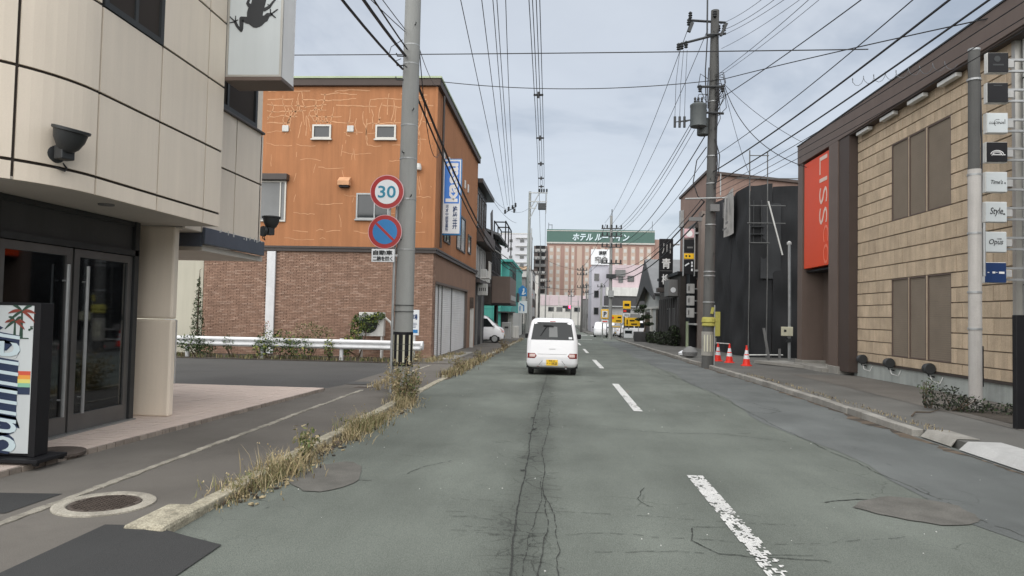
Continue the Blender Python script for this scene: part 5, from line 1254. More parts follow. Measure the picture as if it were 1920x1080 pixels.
# stacked shop signs on the near corner
def shopsign(i, z, face, label, writer):
    t = thing('shop_sign', label, 'sign', (8.4, 14.2, z), 'stacked shop sign boxes on the stone building corner')
    x0, x1 = 8.165+.006*i, 8.575+.006*i
    x0, x1 = 8.21-.0105*i, 8.61-.0085*i
    part('box', MB().box(x0, x1, 14.16, 14.27, z-.2, z+.2), K['white_dirty' if face != 'black' else 'white_dirty'], t, bevel=.012)
    part('face', MB().box(x0+.012, x1-.012, 14.146, 14.158, z-.19, z+.19), K[face], t, bevel=.004)
    part('arm', MB().box(x1-.03, RX+.03, 14.272, 14.33, z+.08, z+.12), K['galv'], t); part('arm', MB().box(x1-.03, RX+.03, 14.272, 14.33, z-.14, z-.1), K['galv'], t)
    part('side_box', MB().box(x1+.003, x1+.13, 14.2, 14.26, z-.08, z+.06), K['light_grey'], t, bevel=.01)
    writer(t, (x0+x1)/2, 14.142, z)
def W(txt, fit, mt='letter_dark', dz=0, shear=.25, small=None):
    def f(t, x, y, z):
        part('lettering', text_mb(txt, .14, (x, y, z+dz), '-y', 0, .002, .001, shear=shear, fit=fit), K[mt], t)
        if small: part('lettering', text_mb(small[0], .05, (x+small[1], y, z+small[2]), '-y', 0, .002, .001, fit=small[3]), K[mt], t)
    return f
def arc_mark(t, x, y, z):
    mb = MB()
    for r_, yy, w in ((.13, -.06, .012), (.09, -.05, .009), (.11, -.09, .008)):
        p = [(r_*math.cos(R(a)), yy+r_*.75*math.sin(R(a))) for a in range(20, 165, 12)]
        for (xa, za), (xb, zb) in zip(p, p[1:]): mb.prism([(x+xa, z+za), (x+xb, z+zb), (x+xb*.93, z+zb-w), (x+xa*.93, z+za-w)], 'y', y, y+.005)
    mb.box(x-.1, x+.15, y, y+.005, z-.06, z-.045); part('emblem', mb, K['letter_white'], t)
def faint(t, x, y, z):
    mb = MB().lathe([(.06, -.002), (.06, .002)], (x-.02, y, z+.07), 14, axis='y'); mb.box(x-.1, x+.1, y, y+.004, z-.06, z-.03); part('emblem', mb, K['dark_metal'], t)
def none(t, x, y, z): part('emblem', MB().box(x-.08, x+.08, y, y+.004, z+.13, z+.15), K['dark_metal'], t)
def arcs(t, x, y, z):
    W('LUCINA', (.27, .045))(t, x-.02, y, z); mb = MB(); p = [(.07*math.cos(R(a)), .07*math.sin(R(a))) for a in range(60, 250, 15)]
    for (xa, za), (xb, zb) in zip(p, p[1:]): mb.prism([(x+xa, z+za), (x+xb, z+zb), (x+xb*.9, z+zb*.9), (x+xa*.9, z+za*.9)], 'y', y, y+.005)
    mb.box(x+.13, x+.14, y, y+.005, z-.02, z+.07); part('emblem', mb, K['letter_dark'], t)
def dots(t, x, y, z):
    mb = MB(); mb.box(x-.15, x-.12, y, y+.004, z-.005, z+.01); mb.box(x-.06, x-.01, y, y+.004, z-.015, z+.02); mb.box(x, x+.03, y, y+.004, z, z+.01); mb.box(x+.06, x+.16, y, y+.004, z-.02, z+.02); part('print_marks', mb, K['letter_white'], t, kind='stuff')
SG = [(6.78, 'black', 'topmost dark shop sign box with a faint round emblem', faint), (6.19, 'black', 'second sign box from the top, plain black', none), (5.6, 'acrylic', 'white sign box with small capitals and a thin arc', arcs), (5.03, 'black', 'black sign box with a white swooping curve', arc_mark),
      (4.45, 'acrylic', "white sign box with the script word Time's", W("Time's", (.22, .08), small=('a', .15, -.02, (.025, .03)))), (3.87, 'acrylic', 'white sign box with the script word Style', W('Style', (.24, .17), small=('a', .14, -.04, (.04, .03)))), (3.29, 'acrylic', 'white sign box with the script word Opus', W('Opus', (.26, .13), dz=-.01, small=('HAIR', .06, .06, (.09, .02)))), (2.7, 'navy', 'lowest sign box, navy blue with a row of small white marks', dots)]
for i, (z, f, lab, wr) in enumerate(SG): shopsign(i, z, f, lab, wr)

# pale service pole in front of the stone wall
t = thing('service_pole', 'pale painted steel pole on the right pavement in front of the stacked shop signs', 'pole', (7.75, 13.75, .1))
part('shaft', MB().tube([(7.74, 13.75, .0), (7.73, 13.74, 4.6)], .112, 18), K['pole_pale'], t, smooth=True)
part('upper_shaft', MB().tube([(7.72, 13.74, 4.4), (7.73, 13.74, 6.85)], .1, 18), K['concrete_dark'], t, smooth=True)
part('cap', MB().lathe([(.105, 0), (.105, .04), (.02, .06)], (7.73, 13.74, 6.85), 16), K['galv'], t)
for z in (4.5, 6.3, 3.4, 2.3, 1.62): part('band', MB().lathe([(.118, -.02), (.122, -.018), (.122, .018), (.118, .02)], (7.73, 13.745, z), 18), K['galv'], t)
part('cable_guard', MB().tube([(7.9, 13.75, 2.6), (7.9, 13.75, 3.6)], .03, 8), K['galv'], t); part('cable_guard', MB().tube([(7.86, 13.75, .55), (7.86, 13.75, 1.3)], .03, 6), K['black'], t)
part('cable', MB().tube([(7.85, 13.75, 3.5), (7.87, 13.75, 5.0), (7.84, 13.75, 6.4)], .02, 6), K['dark_grey'], t)
single('sign_post', MB().box(7.02, 7.5, 11.4, 11.5, .1, 1.86), K['black'], 'black upright board standing at the right edge by the stone building', 'sign board', (7.2, 11.45, .1), bevel=.01)
bush('shrub', 'dark low shrub at the foot of the pale service pole', 'shrub', [((7.1, 13.6, .32), (.4, .3, .26)), ((7.45, 13.4, .25), (.33, .25, .18))], (7.2, 13.6, .1), 620, .034, (0, 0, 1), ['dark_bush', 'leaf_c', 'leaf_a'])
bush('shrub', 'grey-green sprig rising above the dark low shrub', 'shrub', [((7.0, 13.95, .5), (.2, .18, .2))], (7.0, 13.9, .1), 200, .03, (0, 1), ['leaf_a', 'leaf_b', 'leaf_c'])
bush('shrub', 'flat dark ground shrub between the service pole and the black board', 'shrub', [((8.2, 13.2, .22), (.7, .35, .12)), ((8.9, 13.0, .2), (.4, .3, .12))], (8.3, 13.2, .1), 600, .034, (0, 0, 1), ['dark_bush', 'leaf_c', 'leaf_a'])
mb = MB()
for k in range(160): weeds(mb, 5.62+rnd(-.06, .12), rnd(10.8, 22), .1, 3, .1, .06, (0, 1, 4), .6, .006)
tag(single('kerb_weeds', mb, [K[m] for m in WM], 'sparse dry weeds along the right kerb', 'weeds', (0, 0, 0)), kind='stuff')
single('fallen_branch', MB().tube([(6.0, 12.5, .13), (6.25, 12.9, .15), (6.6, 13.1, .13), (6.9, 13.4, .14)], [.012, .014, .01, .005], 6), K['twig'], 'thin bent stick lying on the right pavement', 'stick', (6.4, 12.9, .12))

# timber plate on the right pavement
t = thing('floor_plate', 'pale board laid on the right pavement before the brown entrance', 'board', (8.2, 26, 0))
mb = MB(); mb.prism([(7.45, 27.6), (8.75, 24.6), (9.15, 24.7), (8.65, 27.9)], 'z', .06, .16); part('board', mb, K['concrete'], t)

# ------------------------------------------------------------------ building wrapped in dark scaffold netting
Bw = thing('netted_building', 'building wrapped in dark scaffold netting', 'building', (10, 36, gz(33)))
NX, NY, NZ = 8.75, 33.2, 7.95
def fold(mb, A, Bp, z0, z1, nu, nv, seed, amp, nrm):
    rs = random.Random(seed); ph = [rs.uniform(0, 6.28) for _ in range(6)]; kk = [rs.uniform(.6, 3.2) for _ in range(6)]
    def P(u, v):
        z = z0+(z1-z0)*v; s = u*(math.hypot(Bp[0]-A[0], Bp[1]-A[1]))
        d = amp*(math.sin(kk[0]*s*.6+ph[0]+.8*z)*.4+math.sin(kk[1]*z*.9+ph[1]+s)*.4+math.sin(2.1*s-2.4*z+ph[2])*.25+math.sin(4*s+3.5*z+ph[3])*.1)
        d *= .35+.65*math.sin(math.pi*u)
        return (A[0]+(Bp[0]-A[0])*u+nrm[0]*d, A[1]+(Bp[1]-A[1])*u+nrm[1]*d, z+.06*math.sin(3*u+ph[4])*(v > .98))
    mb.grid(P, nu, nv); return mb
part('wall_core', MB().box(NX+.5, 14.5, NY+.6, 41, -.4, 7.6), K['mid_grey'], Bw)
bays = [(8.75, 9.75), (9.75, 11.4), (11.4, 14.5)]
for i, (a, b) in enumerate(bays):
    part('net_sheet', fold(MB(), (a+.01, NY), (b-.01, NY), -.05, NZ-(.0, .1, .75)[i], 16, 40, 5+i, .14, (0, -1)), K['net'], Bw, smooth=True)
part('net_sheet', fold(MB(), (11.42, NY+.05), (14.5, NY+.05), 7.2, 7.95, 8, 6, 9, .08, (0, -1)), K['net_light'], Bw, smooth=True)
for i, (a, b) in enumerate(((33.2, 36.9), (36.9, 40.9))):
    part('net_sheet', fold(MB(), (NX, b), (NX, a), -.3, 7.95+(.3 if i else 0), 20, 40, 15+i, .15, (-1, 0)), K['net'], Bw, smooth=True)
part('net_sheet', fold(MB(), (9.2, NY-.08), (10.1, NY-.08), 3.6, 7.0, 8, 14, 25, .05, (0, -1)), K['net_light'], Bw, smooth=True, label='lighter doubled net sheet')
part('roof_sheet', MB().box(NX+.3, 14.5, NY+.3, 41, 7.6, 7.85), K['dark_grey'], Bw)
t = thing('scaffold', 'steel pipe scaffold standing in front of the dark netting', 'scaffold', (9, 32.8, gz(33)))
for x, zt in ((8.6, 9.45), (9.4, 9.4)): part('standard', MB().tube([(x, 32.85, -.15), (x+.03, 32.85, 4), (x, 32.85, zt)], .027, 8), K['galv_dark'], t, smooth=True)
for z, a, b in ((8.15, 8.0, 12.5), (9.2, 8.6, 9.45), (6.9, 8.6, 10.2), (6.1, 8.5, 10.2), (5.2, 8.6, 9.5)): part('ledger', MB().tube([(a, 32.8, z), (b, 32.8, z)], .022, 8), K['galv_dark'], t, smooth=True)
for x in (8.85, 9.2): part('standard', MB().tube([(x, 33.05, 5.2), (x, 33.05, 7.2)], .025, 6), K['dark_metal'], t)
part('standard', MB().tube([(8.0, 36, 7.9), (8.0, 36, 9.0)], .03, 6), K['galv'], t)
for z in (5.6, 5.95): part('tread', MB().box(8.7, 9.3, 32.95, 33.1, z, z+.04), K['dark_metal'], t)
part('brace', MB().tube([(9.42, 32.75, 7.1), (10.05, 32.7, 4.65)], .035, 8), K['white_dirty'], t, smooth=True)
t = thing('banner', 'creased pale banner hanging on the street side of the netting', 'banner', (8.5, 37.5, 6))
mb = MB(); fold(mb, (8.52, 37.5), (8.52, 35.4), 5.95, 8.15, 10, 14, 33, .1, (-1, 0)); part('cloth', mb, K['banner'], t, smooth=True)
mb = MB()
for k, (y, z, w, h) in enumerate(((36.0, 6.5, .5, .12), (36.3, 6.25, .8, .1), (36.9, 6.9, .2, .8), (36.2, 7.1, .14, .7))): mb.box(8.37, 8.39, y, y+w, z, z+h)
part('print_marks', mb, K['mid_grey'], t, kind='stuff')
t = thing('meter_pipe', 'grey conduit pipe rising in front of the netting with a cream meter box', 'conduit', (10.2, 32, gz(32)))
part('pipe', MB().tube([(10.15, 32, -.1), (10.15, 32, 2.3), (10.12, 32, 5.1)], .07, 10), K['steel'], t, smooth=True); part('cap', MB().lathe([(.1, 0), (.1, .1), (.03, .16)], (10.12, 32, 5.05), 12), K['light_grey'], t)
part('meter_box', MB().box(9.76, 10.25, 31.8, 31.92, 1.02, 1.42), K['box_cream'], t, bevel=.02); part('meter_window', MB().box(9.86, 9.96, 31.79, 31.8, 1.2, 1.3), K['dark_metal'], t); part('junction', MB().box(9.98, 10.2, 31.85, 31.99, .75, .92), K['dark_metal'], t)
single('leaning_plank', MB().cbox((8.75, 30.5, .62), (.1, .05, 1.5), Matrix.Rotation(R(-10), 3, 'Y')), K['mid_grey'], 'weathered plank leaning behind the third traffic cone', 'plank', (8.75, 30.5, 0))
single('short_stake', MB().box(9.7, 9.79, 32.0, 32.08, -.1, .45), K['mid_grey'], 'short wooden stake by the conduit pipe', 'stake', (9.75, 32, 0))
single('barrier_pipe', MB().tube([(8.3, 32.4, .12), (10.0, 32.4, .16)], .03, 8), K['white_dirty'], 'low white pipe rail along the foot of the netting', 'rail', (9, 32.4, 0))

# traffic cones
def cone(label):
    t = thing('traffic_cone', label, 'traffic cone', (0, 0, 0), 'red and white traffic cones by the netting')
    part('base', MB().lathe([(.2, 0), (.2, .025), (.15, .04)], (0, 0, 0), 20), K['red'], t)
    rr = lambda z: .145-.118*(z-.03)/.67
    for i, (a, b, m) in enumerate(((.03, .25, 'red'), (.25, .38, 'sign_white'), (.38, .42, 'red'), (.42, .56, 'sign_white'), (.56, .7, 'red'))):
        part('cone_body' if m == 'red' else 'white_band', MB().lathe([(rr(a), a), (rr(b), b)], (0, 0, 0), 20), K[m], t, smooth=True)
    part('top_ring', MB().lathe([(.03, .7), (.04, .71), (.03, .73)], (0, 0, 0), 14), K['red'], t); return t
c0 = cone('rightmost red and white traffic cone, nearest the leaning plank')
for i, (x, y, lab) in enumerate(((6.78, 26.1, None), (6.62, 28.0, 'middle red and white traffic cone with a white bar on its tip'), (6.40, 29.0, 'red and white traffic cone half behind the right concrete pole'))):
    o = c0 if i == 0 else copy_tree(c0)
    o.location = (x, y, gz(y)+.11); o.rotation_euler = (R(1.5*i), 0, rnd(0, 3))
    if lab: o['label'] = lab
single('cone_bar', MB().tube([(5.9, 29.4, .74), (6.4, 29.0, .74), (6.62, 28.0, .75)], .02, 8), K['white_dirty'], 'white cone bar resting on two traffic cones', 'bar', (6.2, 28.4, .7))

# ------------------------------------------------------------------ brown three-storey building and what stands before it
Bk = thing('brown_building', 'tall pinkish brown building with a sloping roof edge behind the netting', 'building', (11, 48, gz(48)))
mb = MB(); mb.prism([(8.8, -.6), (8.8, 10.45), (20, 9.3), (20, -.6)], 'y', 43.2, 52.5); part('wall', mb, K['brown_wall'], Bk)
mb = MB(); mb.prism([(8.7, 10.46), (8.7, 10.62), (20.1, 9.46), (20.1, 9.3)], 'y', 43.0, 52.7); part('roof_edge', mb, K['trim_brown_dark'], Bk)
window(Bk, 44.6, 46.4, 4.2, 7.2, 8.8, '-x', .1, .05, (), 'trim_dark', 'glass_dark'); window(Bk, 44.6, 45.8, 1.6, 3.6, 8.8, '-x', .1, .05, (), 'trim_dark', 'glass_dark')
part('pilaster', MB().box(8.5, 8.8, 43.25, 44.2, -.6, 8.2), K['grey_brown'], Bk); part('pilaster', MB().box(8.4, 8.8, 46.8, 47.3, -.6, 7.5), K['grey_brown'], Bk)
part('canopy', MB().box(8.3, 8.8, 44.2, 46.8, 7.3, 7.6), K['trim_dark'], Bk); part('ledge', MB().box(8.3, 8.8, 44.2, 46.8, 1.3, 1.4), K['light_grey'], Bk)
part('door', MB().box(8.74, 8.79, 44.3, 45.6, -.3, 1.25), K['black'], Bk)
part('vertical_panel', MB().box(8.2, 8.5, 46.3, 46.4, -.2, 1.5), K['green_cap'], Bk)
part('insulator_frame', MB().box(8.55, 8.79, 51.0, 51.6, 8.2, 9.4), K['galv'], Bk)
t = thing('sign_stack', 'stack of dark and pale sign panels projecting from the brown building', 'sign', (7.9, 44, 4))
for i, (z0, z1, m, lab) in enumerate(((6.65, 7.2, 'pink_sign', 'pink sign panel'), (5.75, 6.55, 'black', None), (5.35, 5.68, 'sign_yellow', 'yellow sign panel'), (4.4, 5.3, 'black', None))):
    p = part('sign_panel', MB().box(7.62, 8.22, 44.0, 44.2, z0, z1), K[m], t, bevel=.015, label=lab)
    mk_ = MB()
    if i == 0: mk_.lathe([(.2, -.004), (.2, .004)], (7.92, 43.99, 6.9), 12, axis='y'); mt = 'letter_white'
    if i == 1: mk_.box(7.8, 8.15, 43.985, 43.999, 6.0, 6.1); mt = 'mid_grey'
    if i == 2: mk_.lathe([(.06, -.004), (.06, .004)], (7.75, 43.99, 5.52), 8, axis='y'); mk_.lathe([(.06, -.004), (.06, .004)], (7.95, 43.99, 5.52), 8, axis='y'); mt = 'black'
    if i == 3:
        mk_.box(8.05, 8.15, 43.985, 43.999, 4.6, 4.75); mk_.box(8.05, 8.15, 43.985, 43.999, 4.85, 5.0); mk_.box(8.05, 8.15, 43.985, 43.999, 5.05, 5.18); mk_.cbox((7.8, 43.99, 5.0), (.3, .01, .08), Matrix.Rotation(R(-35), 3, 'Y')); mt = 'sign_white'
    part('print_marks', mk_, K[mt], p, kind='stuff')
for q in (7.56, 8.23): part('frame', MB().box(q, q+.05, 44.0, 44.2, 4.3, 7.25), K['galv'], t)
for q in (6.9, 4.6): part('arm', MB().box(8.28, 8.8, 44.05, 44.15, q, q+.1), K['galv'], t)
for i, (z, lab) in enumerate(((3.55, 'topmost white sign box below the dark sign stack'), (2.8, 'middle white sign box below the dark sign stack'), (2.05, 'lowest white sign box below the dark sign stack'))):
    t = thing('shop_sign', lab, 'sign', (8.2, 45, z), 'white sign boxes on the brown building'); part('box', MB().box(7.95, 8.4, 44.6, 44.9, z-.3, z+.3), K['light_grey'], t, bevel=.03); part('print_mark', MB().box(8.02, 8.08, 44.585, 44.599, z-.12, z+.15), K['dark_grey'], t); part('arm', MB().box(8.4, 8.8, 44.7, 44.8, z-.03, z+.03), K['galv'], t)

Bq = thing('dark_restaurant', 'dark timber restaurant front beside the brown building', 'building', (8.5, 50, gz(50)))
block(Bq, 8.0, 16, 47.5, 57, -.8, 4.6, 'dark_wood'); block(Bq, 7.4, 8.0, 48.5, 50.5, 3.2, 4.3, 'mid_grey', 'gable_board'); block(Bq, 7.8, 16.2, 47.4, 57.1, 4.6, 4.8, 'black', 'roof')
mb = MB()
for k in range(10): mb.box(7.9, 8.0, 48.0+k*.95, 48.12+k*.95, -.5, 3.1)
part('post_row', mb, K['dark_grey'], Bq, kind='stuff')
part('emblem', MB().lathe([(.18, -.01), (.18, .01)], (7.7, 48.49, 3.6), 14, axis='y'), K['sign_white'], Bq)
for y in (49.0, 51.5): window(Bq, y, y+1.4, .4, 2.4, 8.0, '-x', .08, .06, (y+.7,), 'mid_grey', 'glass_dark')
block(Bq, 8.35, 8.8, 46.0, 47.4, -.6, 4.7, 'black', 'side_wall')
t = thing('projecting_sign', 'tall black vertical sign with white brush characters above the dark restaurant', 'sign', (7.7, 52, 4))
part('cabinet', MB().box(7.24, 8.22, 52, 52.3, 3.9, 7.45), K['black'], t, bevel=.02)
for ch, z in (('川', 6.75), ('青', 5.65), ('柳', 4.5)): part('lettering', text_mb(ch, .8, (7.73, 51.99, z), '-y', 0, .006, .015 if ch != '川' else 0, fit=(.62, .75)), K['letter_white' if ch != '川' else 'light_grey'], t)
part('divider', MB().box(7.28, 8.18, 51.985, 51.999, 5.1, 5.13), K['mid_grey'], t); part('base_canopy', MB().box(7.1, 8.6, 51.9, 52.6, 3.55, 3.88), K['trim_dark'], t, bevel=.03); part('arm', MB().box(8.22, 8.7, 52.1, 52.2, 7.0, 7.1), K['galv'], t)

Bg = thing('gabled_house', 'grey house with a steep dark gable roof facing the street', 'building', (10, 66, gz(66)))
mb = MB(); mb.prism([(60.5, -.8), (60.5, 3.7), (66.2, 6.4), (72, 3.5), (72, -.8)], 'x', 8.6, 18); part('wall', mb, K['light_grey'], Bg)
mb = MB(); mb.prism([(59.6, 3.75), (66.2, 7.1), (66.2, 6.75), (59.9, 3.5)], 'x', 7.9, 18.3); part('roof', mb, K['slate_roof'], Bg)
mb = MB(); mb.prism([(66.2, 7.1), (72.9, 3.6), (72.6, 3.35), (66.2, 6.75)], 'x', 7.9, 18.3); part('roof', mb, K['slate_roof'], Bg)
mb = MB(); mb.prism([(59.6, 3.6), (66.2, 7.0), (72.9, 3.4), (72.9, 2.7), (66.2, 4.6), (59.6, 3.2)], 'x', 7.85, 8.0); part('gable_shade_board', mb, K['dark_grey'], Bg)  # dark grey board paints in the gable's shade under the roof overhang
block(Bg, 8.5, 8.6, 66.5, 70.5, -.6, 2.2, 'black', 'door'); block(Bg, 8.45, 8.6, 61.2, 62.4, -.6, 2.4, 'black', 'door'); block(Bg, 8.42, 8.6, 65.6, 66.2, -.6, 2.6, 'pale_wall', 'pier'); part('eaves_band', MB().box(8.4, 8.6, 60.5, 72, 2.5, 2.7), K['pale_wall'], Bg)
block(Bg, 8.59, 9.8, 60.42, 60.498, -.6, 2.6, 'pale_wall', 'front_wall')

# hedge, planter pine, bicycle
bush('hedge', 'long dark clipped hedge in front of the restaurant', 'hedge', [((7.2, 50, .3), (.5, 2.2, .5)), ((7.1, 54, .2), (.5, 2.2, .5)), ((7.6, 47.5, .5), (.45, .8, .75))], (7.3, 51, gz(51)), 900, .09, (0, 0, 1), ['dark_bush', 'leaf_c', 'leaf_a'], stems=8)
t = thing('planter_pine', 'small pine tree in a dark round planter at the pavement end', 'tree', (6.75, 57, gz(57)))
part('planter', MB().lathe([(.6, -.35), (.75, .1), (.78, .75), (.7, .78), (.65, .6), (.02, .6)], (6.75, 57, gz(57)+.12), 20), K['dark_grey'], t, smooth=True)
part('trunk', MB().tube([(6.75, 57, .3), (6.9, 57, .9), (6.7, 57, 1.5), (6.75, 57, 2.3)], [.08, .06, .05, .02], 7), K['twig'], t)
mb = MB()
for c, r_ in (((6.4, 57, 2.2), (.55, .4, .2)), ((6.95, 57, 1.75), (.5, .4, .18)), ((6.7, 57, 2.55), (.35, .3, .16)), ((7.15, 57, 1.2), (.45, .35, .15)), ((6.45, 57, 1.55), (.35, .3, .13))): leaves(mb, c, r_, 240, .08, (0, 0, 1), shell=0)
part('crown', mb, [K['leaf_c'], K['dark_bush'], K['leaf_a']], t)
t = thing('bicycle', 'bicycle leaning behind the right concrete utility pole', 'bicycle', (5.2, 29, gz(29)))
zb = gz(29)+.11
def ring(cx, cy, cz, r_, w): return MB().tube([(cx, cy+r_*math.cos(2*math.pi*i/20), cz+r_*math.sin(2*math.pi*i/20)) for i in range(21)], w, 6, caps=False)
for cy in (28.2, 29.25):
    w = part('wheel', ring(5.95, cy, zb+.33, .31, .02), K['rubber'], t, smooth=True)
    sp = MB()
    for i in range(10): sp.tube([(5.95, cy, zb+.33), (5.95, cy+.3*math.cos(i*.628), zb+.33+.3*math.sin(i*.628))], .003, 4)
    part('spokes', sp, K['steel'], w, kind='stuff')
fm = MB()
for a, b in (((28.2, .33), (28.45, .8)), ((28.45, .8), (28.8, .35)), ((28.8, .35), (29.25, .33)), ((28.8, .35), (28.95, .85)), ((28.45, .72), (28.93, .72)), ((29.25, .33), (28.93, .75)), ((28.45, .8), (28.42, 1.0))): fm.tube([(5.95, a[0], zb+a[1]), (5.95, b[0], zb+b[1])], .017, 6)
part('frame', fm, K['light_grey'], t); part('saddle', MB().box(5.88, 6.02, 28.85, 29.1, zb+.85, zb+.9), K['black'], t, bevel=.02); part('handlebar', MB().tube([(5.68, 28.55, zb+1.0), (5.95, 28.42, zb+1.02), (6.22, 28.55, zb+1.0)], .014, 6), K['steel'], t); part('basket', MB().box(5.78, 6.12, 28.0, 28.3, zb+.7, zb+.95), K['mid_grey'], t)
single('rubbish_bag', MB().lathe([(.05, 0), (.3, .08), (.34, .25), (.22, .42), (.05, .5)], (5.75, 31.5, gz(31)+.1), 12), K['mid_grey'], 'grey bag of rubbish on the pavement beside the bicycle', 'bag', (5.75, 31.5, 0), smooth=True)
single('rubbish_bag', MB().lathe([(.05, 0), (.2, .05), (.22, .16), (.05, .26)], (5.72, 33.0, gz(33)+.1), 12), K['sign_white'], 'small white bag on the kerb past the grey rubbish bag', 'bag', (5.7, 33, 0), smooth=True)

# ------------------------------------------------------------------ right utility pole with transformer
QX, QY = 5.37, 26.0
P2 = utility_pole('dark concrete utility pole with a grey transformer drum and tangled cables on the right pavement', QX, QY, .205, .145, 13.05, (.15, 0), 'concrete_dark')
zq = gz(QY)
def arm(parent, a, b, w=.045, m='dark_metal'): return part('cross_arm', MB().tube([a, b], w, 6), K[m], parent)
arm(P2, (QX-.85, QY-.2, 12.55), (QX+.55, QY+.15, 12.6)); arm(P2, (QX-1.25, QY-.25, 11.62), (QX+.1, QY-.18, 12.0)); arm(P2, (QX-.5, QY-.2, 10.1), (QX+.45, QY-.2, 10.1)); arm(P2, (QX-.35, QY-.25, 9.15), (QX+.45, QY-.2, 9.12))
arm(P2, (QX-.2, QY-.2, 12.0), (QX+.5, QY-.2, 12.05)); arm(P2, (QX-.9, QY-.25, 6.0), (QX+.5, QY-.25, 6.05), .03, 'galv')
part('top_rod', MB().tube([(QX-.16, QY-.15, 12.0), (QX-.16, QY-.15, 13.6)], .03, 6), K['dark_metal'], P2)
def insul(parent, p, s=1.0, up=1, m='dark_metal'):
    x, y, z = p; part('insulator', MB().lathe([(.02*s, 0), (.05*s, .02*s*up), (.03*s, .05*s*up), (.055*s, .08*s*up), (.03*s, .11*s*up), (.05*s, .14*s*up), (.015*s, .18*s*up)], (x, y, z), 10), K[m], parent, smooth=True)
for p in ((QX-.83, QY-.2, 12.35), (QX-.78, QY-.2, 12.6), (QX+.5, QY+.1, 12.25), (QX+.28, QY, 12.2), (QX-1.2, QY-.25, 11.42), (QX-1.08, QY-.25, 11.45), (QX-.93, QY-.25, 11.5), (QX-.4, QY-.2, 9.9), (QX+.4, QY-.2, 9.9), (QX+.1, QY-.2, 12.65)): insul(P2, p, 1.5)
part('cut_out', MB().cbox((QX-.78, QY-.3, 12.25), (.12, .12, .36), Matrix.Rotation(R(20), 3, 'Y')), K['dark_metal'], P2); part('cut_out', MB().cbox((QX+.42, QY-.2, 12.2), (.1, .1, .5), Matrix.Rotation(R(25), 3, 'Y')), K['dark_metal'], P2)
tr = part('transformer', MB().lathe([(.25, 0), (.29, .02), (.29, .72), (.3, .74), (.3, .8), (.22, .86), (.08, .88)], (QX-.48, QY-.35, 8.58), 22), K['transformer'], P2, smooth=True)
part('transformer', MB().lathe([(.2, 0), (.22, .02), (.22, .6), (.05, .64)], (QX-.22, QY+.1, 8.4), 18), K['transformer'], P2, smooth=True)
for i in range(3): part('bushing', MB().lathe([(.03, 0), (.05, .05), (.03, .09), (.05, .14), (.02, .2)], (QX-.62+.12*i, QY-.45, 9.44), 8), K['dark_metal'], tr)
for i, x in enumerate((-1.32, -1.15, -.98)):
    part('fuse', MB().tube([(QX+x, QY-.4, 8.55), (QX+x, QY-.4, 8.95)], .045, 8).tube([(QX+x, QY-.4, 8.75), (QX-.7, QY-.38, 8.85)], .02, 5), K['dark_metal'], P2)
    part('drop_lead', MB().tube([(QX+x, QY-.4, 8.95), (QX+x+.03, QY-.35, 10.2), (QX-1.15+.13*i, QY-.27, 11.42)], .008, 4), K['wire'], P2)
rs = random.Random(3)
for k in range(16):
    a = rs.uniform(9.2, 10.6); s = rs.choice((-1, 1)); w = rs.uniform(.2, .5)
    part('cable_tangle', MB().tube([(QX+s*.14, QY-.2, a), (QX+s*w, QY-.25+rs.uniform(-.1, .1), a+rs.uniform(-.1, .35)), (QX+s*w*1.15, QY-.25, a-.3), (QX+s*w*.6, QY-.22, a-.55-rs.uniform(0, .3)), (QX+s*.15, QY-.2, a-.6)], .014, 5), K['wire'], P2)
for s, z0, z1 in ((-1, 11.9, 9.4), (1, 10.3, 8.6), (-.6, 10.8, 9.3), (1.1, 6.4, 8.2), (1.2, 8.1, 12.2)): part('riser_cable', MB().tube([(QX+s*.18, QY-.2, z1), (QX+s*.22, QY-.2, (z0+z1)/2), (QX+s*.16, QY-.2, z0)], .022, 5), K['wire'], P2)
part('riser_loop', MB().tube([(QX-.15, QY-.2, 7.9), (QX-.5, QY-.25, 7.4), (QX-.62, QY-.25, 6.6), (QX-.45, QY-.25, 6.1), (QX-.2, QY-.2, 5.9)], .02, 5).tube([(QX+.15, QY-.2, 8.2), (QX+.32, QY-.2, 7.6), (QX+.28, QY-.2, 6.9), (QX+.14, QY-.2, 6.4)], .02, 5), K['wire'], P2)
part('junction_box', MB().box(QX-.02, QX+.3, QY-.38, QY-.22, 5.55, 5.8), K['mid_grey'], P2); part('junction_box', MB().box(QX-.75, QX-.3, QY-.3, QY-.2, 5.2, 5.34), K['mid_grey'], P2)
for z in (7.6, 6.6, 5.1, 3.4, 3.25, 9.6, 2.3): part('band', MB().lathe([(.217-.0046*z, -.02), (.222-.0046*z, -.015), (.222-.0046*z, .015), (.217-.0046*z, .02)], (QX+.0115*z, QY, z), 20), K['galv'], P2)
part('warning_wrap', MB().lathe([(.212, .35), (.216, .36), (.213, 1.2), (.209, 1.21)], (QX, QY, zq+.1), 24), K['concrete'], P2)
for k in range(4):
    a = R(-130+k*28); P = lambda q, z: (QX+.2175*math.cos(q), QY+.2175*math.sin(q), z+zq+.1); part('stripe', MB().quad(P(a-.1, .5), P(a+.1, .5), P(a+.1, 1.1), P(a-.1, 1.1)), K['box_cream'], P2)
part('tarp_wrap', MB().lathe([(.21, 1.5), (.25, 1.53), (.225, 1.62), (.26, 1.66), (.24, 1.78), (.21, 1.83)], (QX+.03, QY-.02, zq), 14), K['tarp_yellow'], P2, label='yellow sheet bundled round the pole')
part('tarp_tail', MB().cbox((QX+.12, QY-.2, 2.0), (.1, .03, .24), Matrix.Rotation(R(12), 3, 'Y')), K['tarp_yellow'], P2)
part('conduit', MB().tube([(QX+.22, QY-.1, 0), (QX+.22, QY-.1, 2.2)], .025, 6), K['galv'], P2)
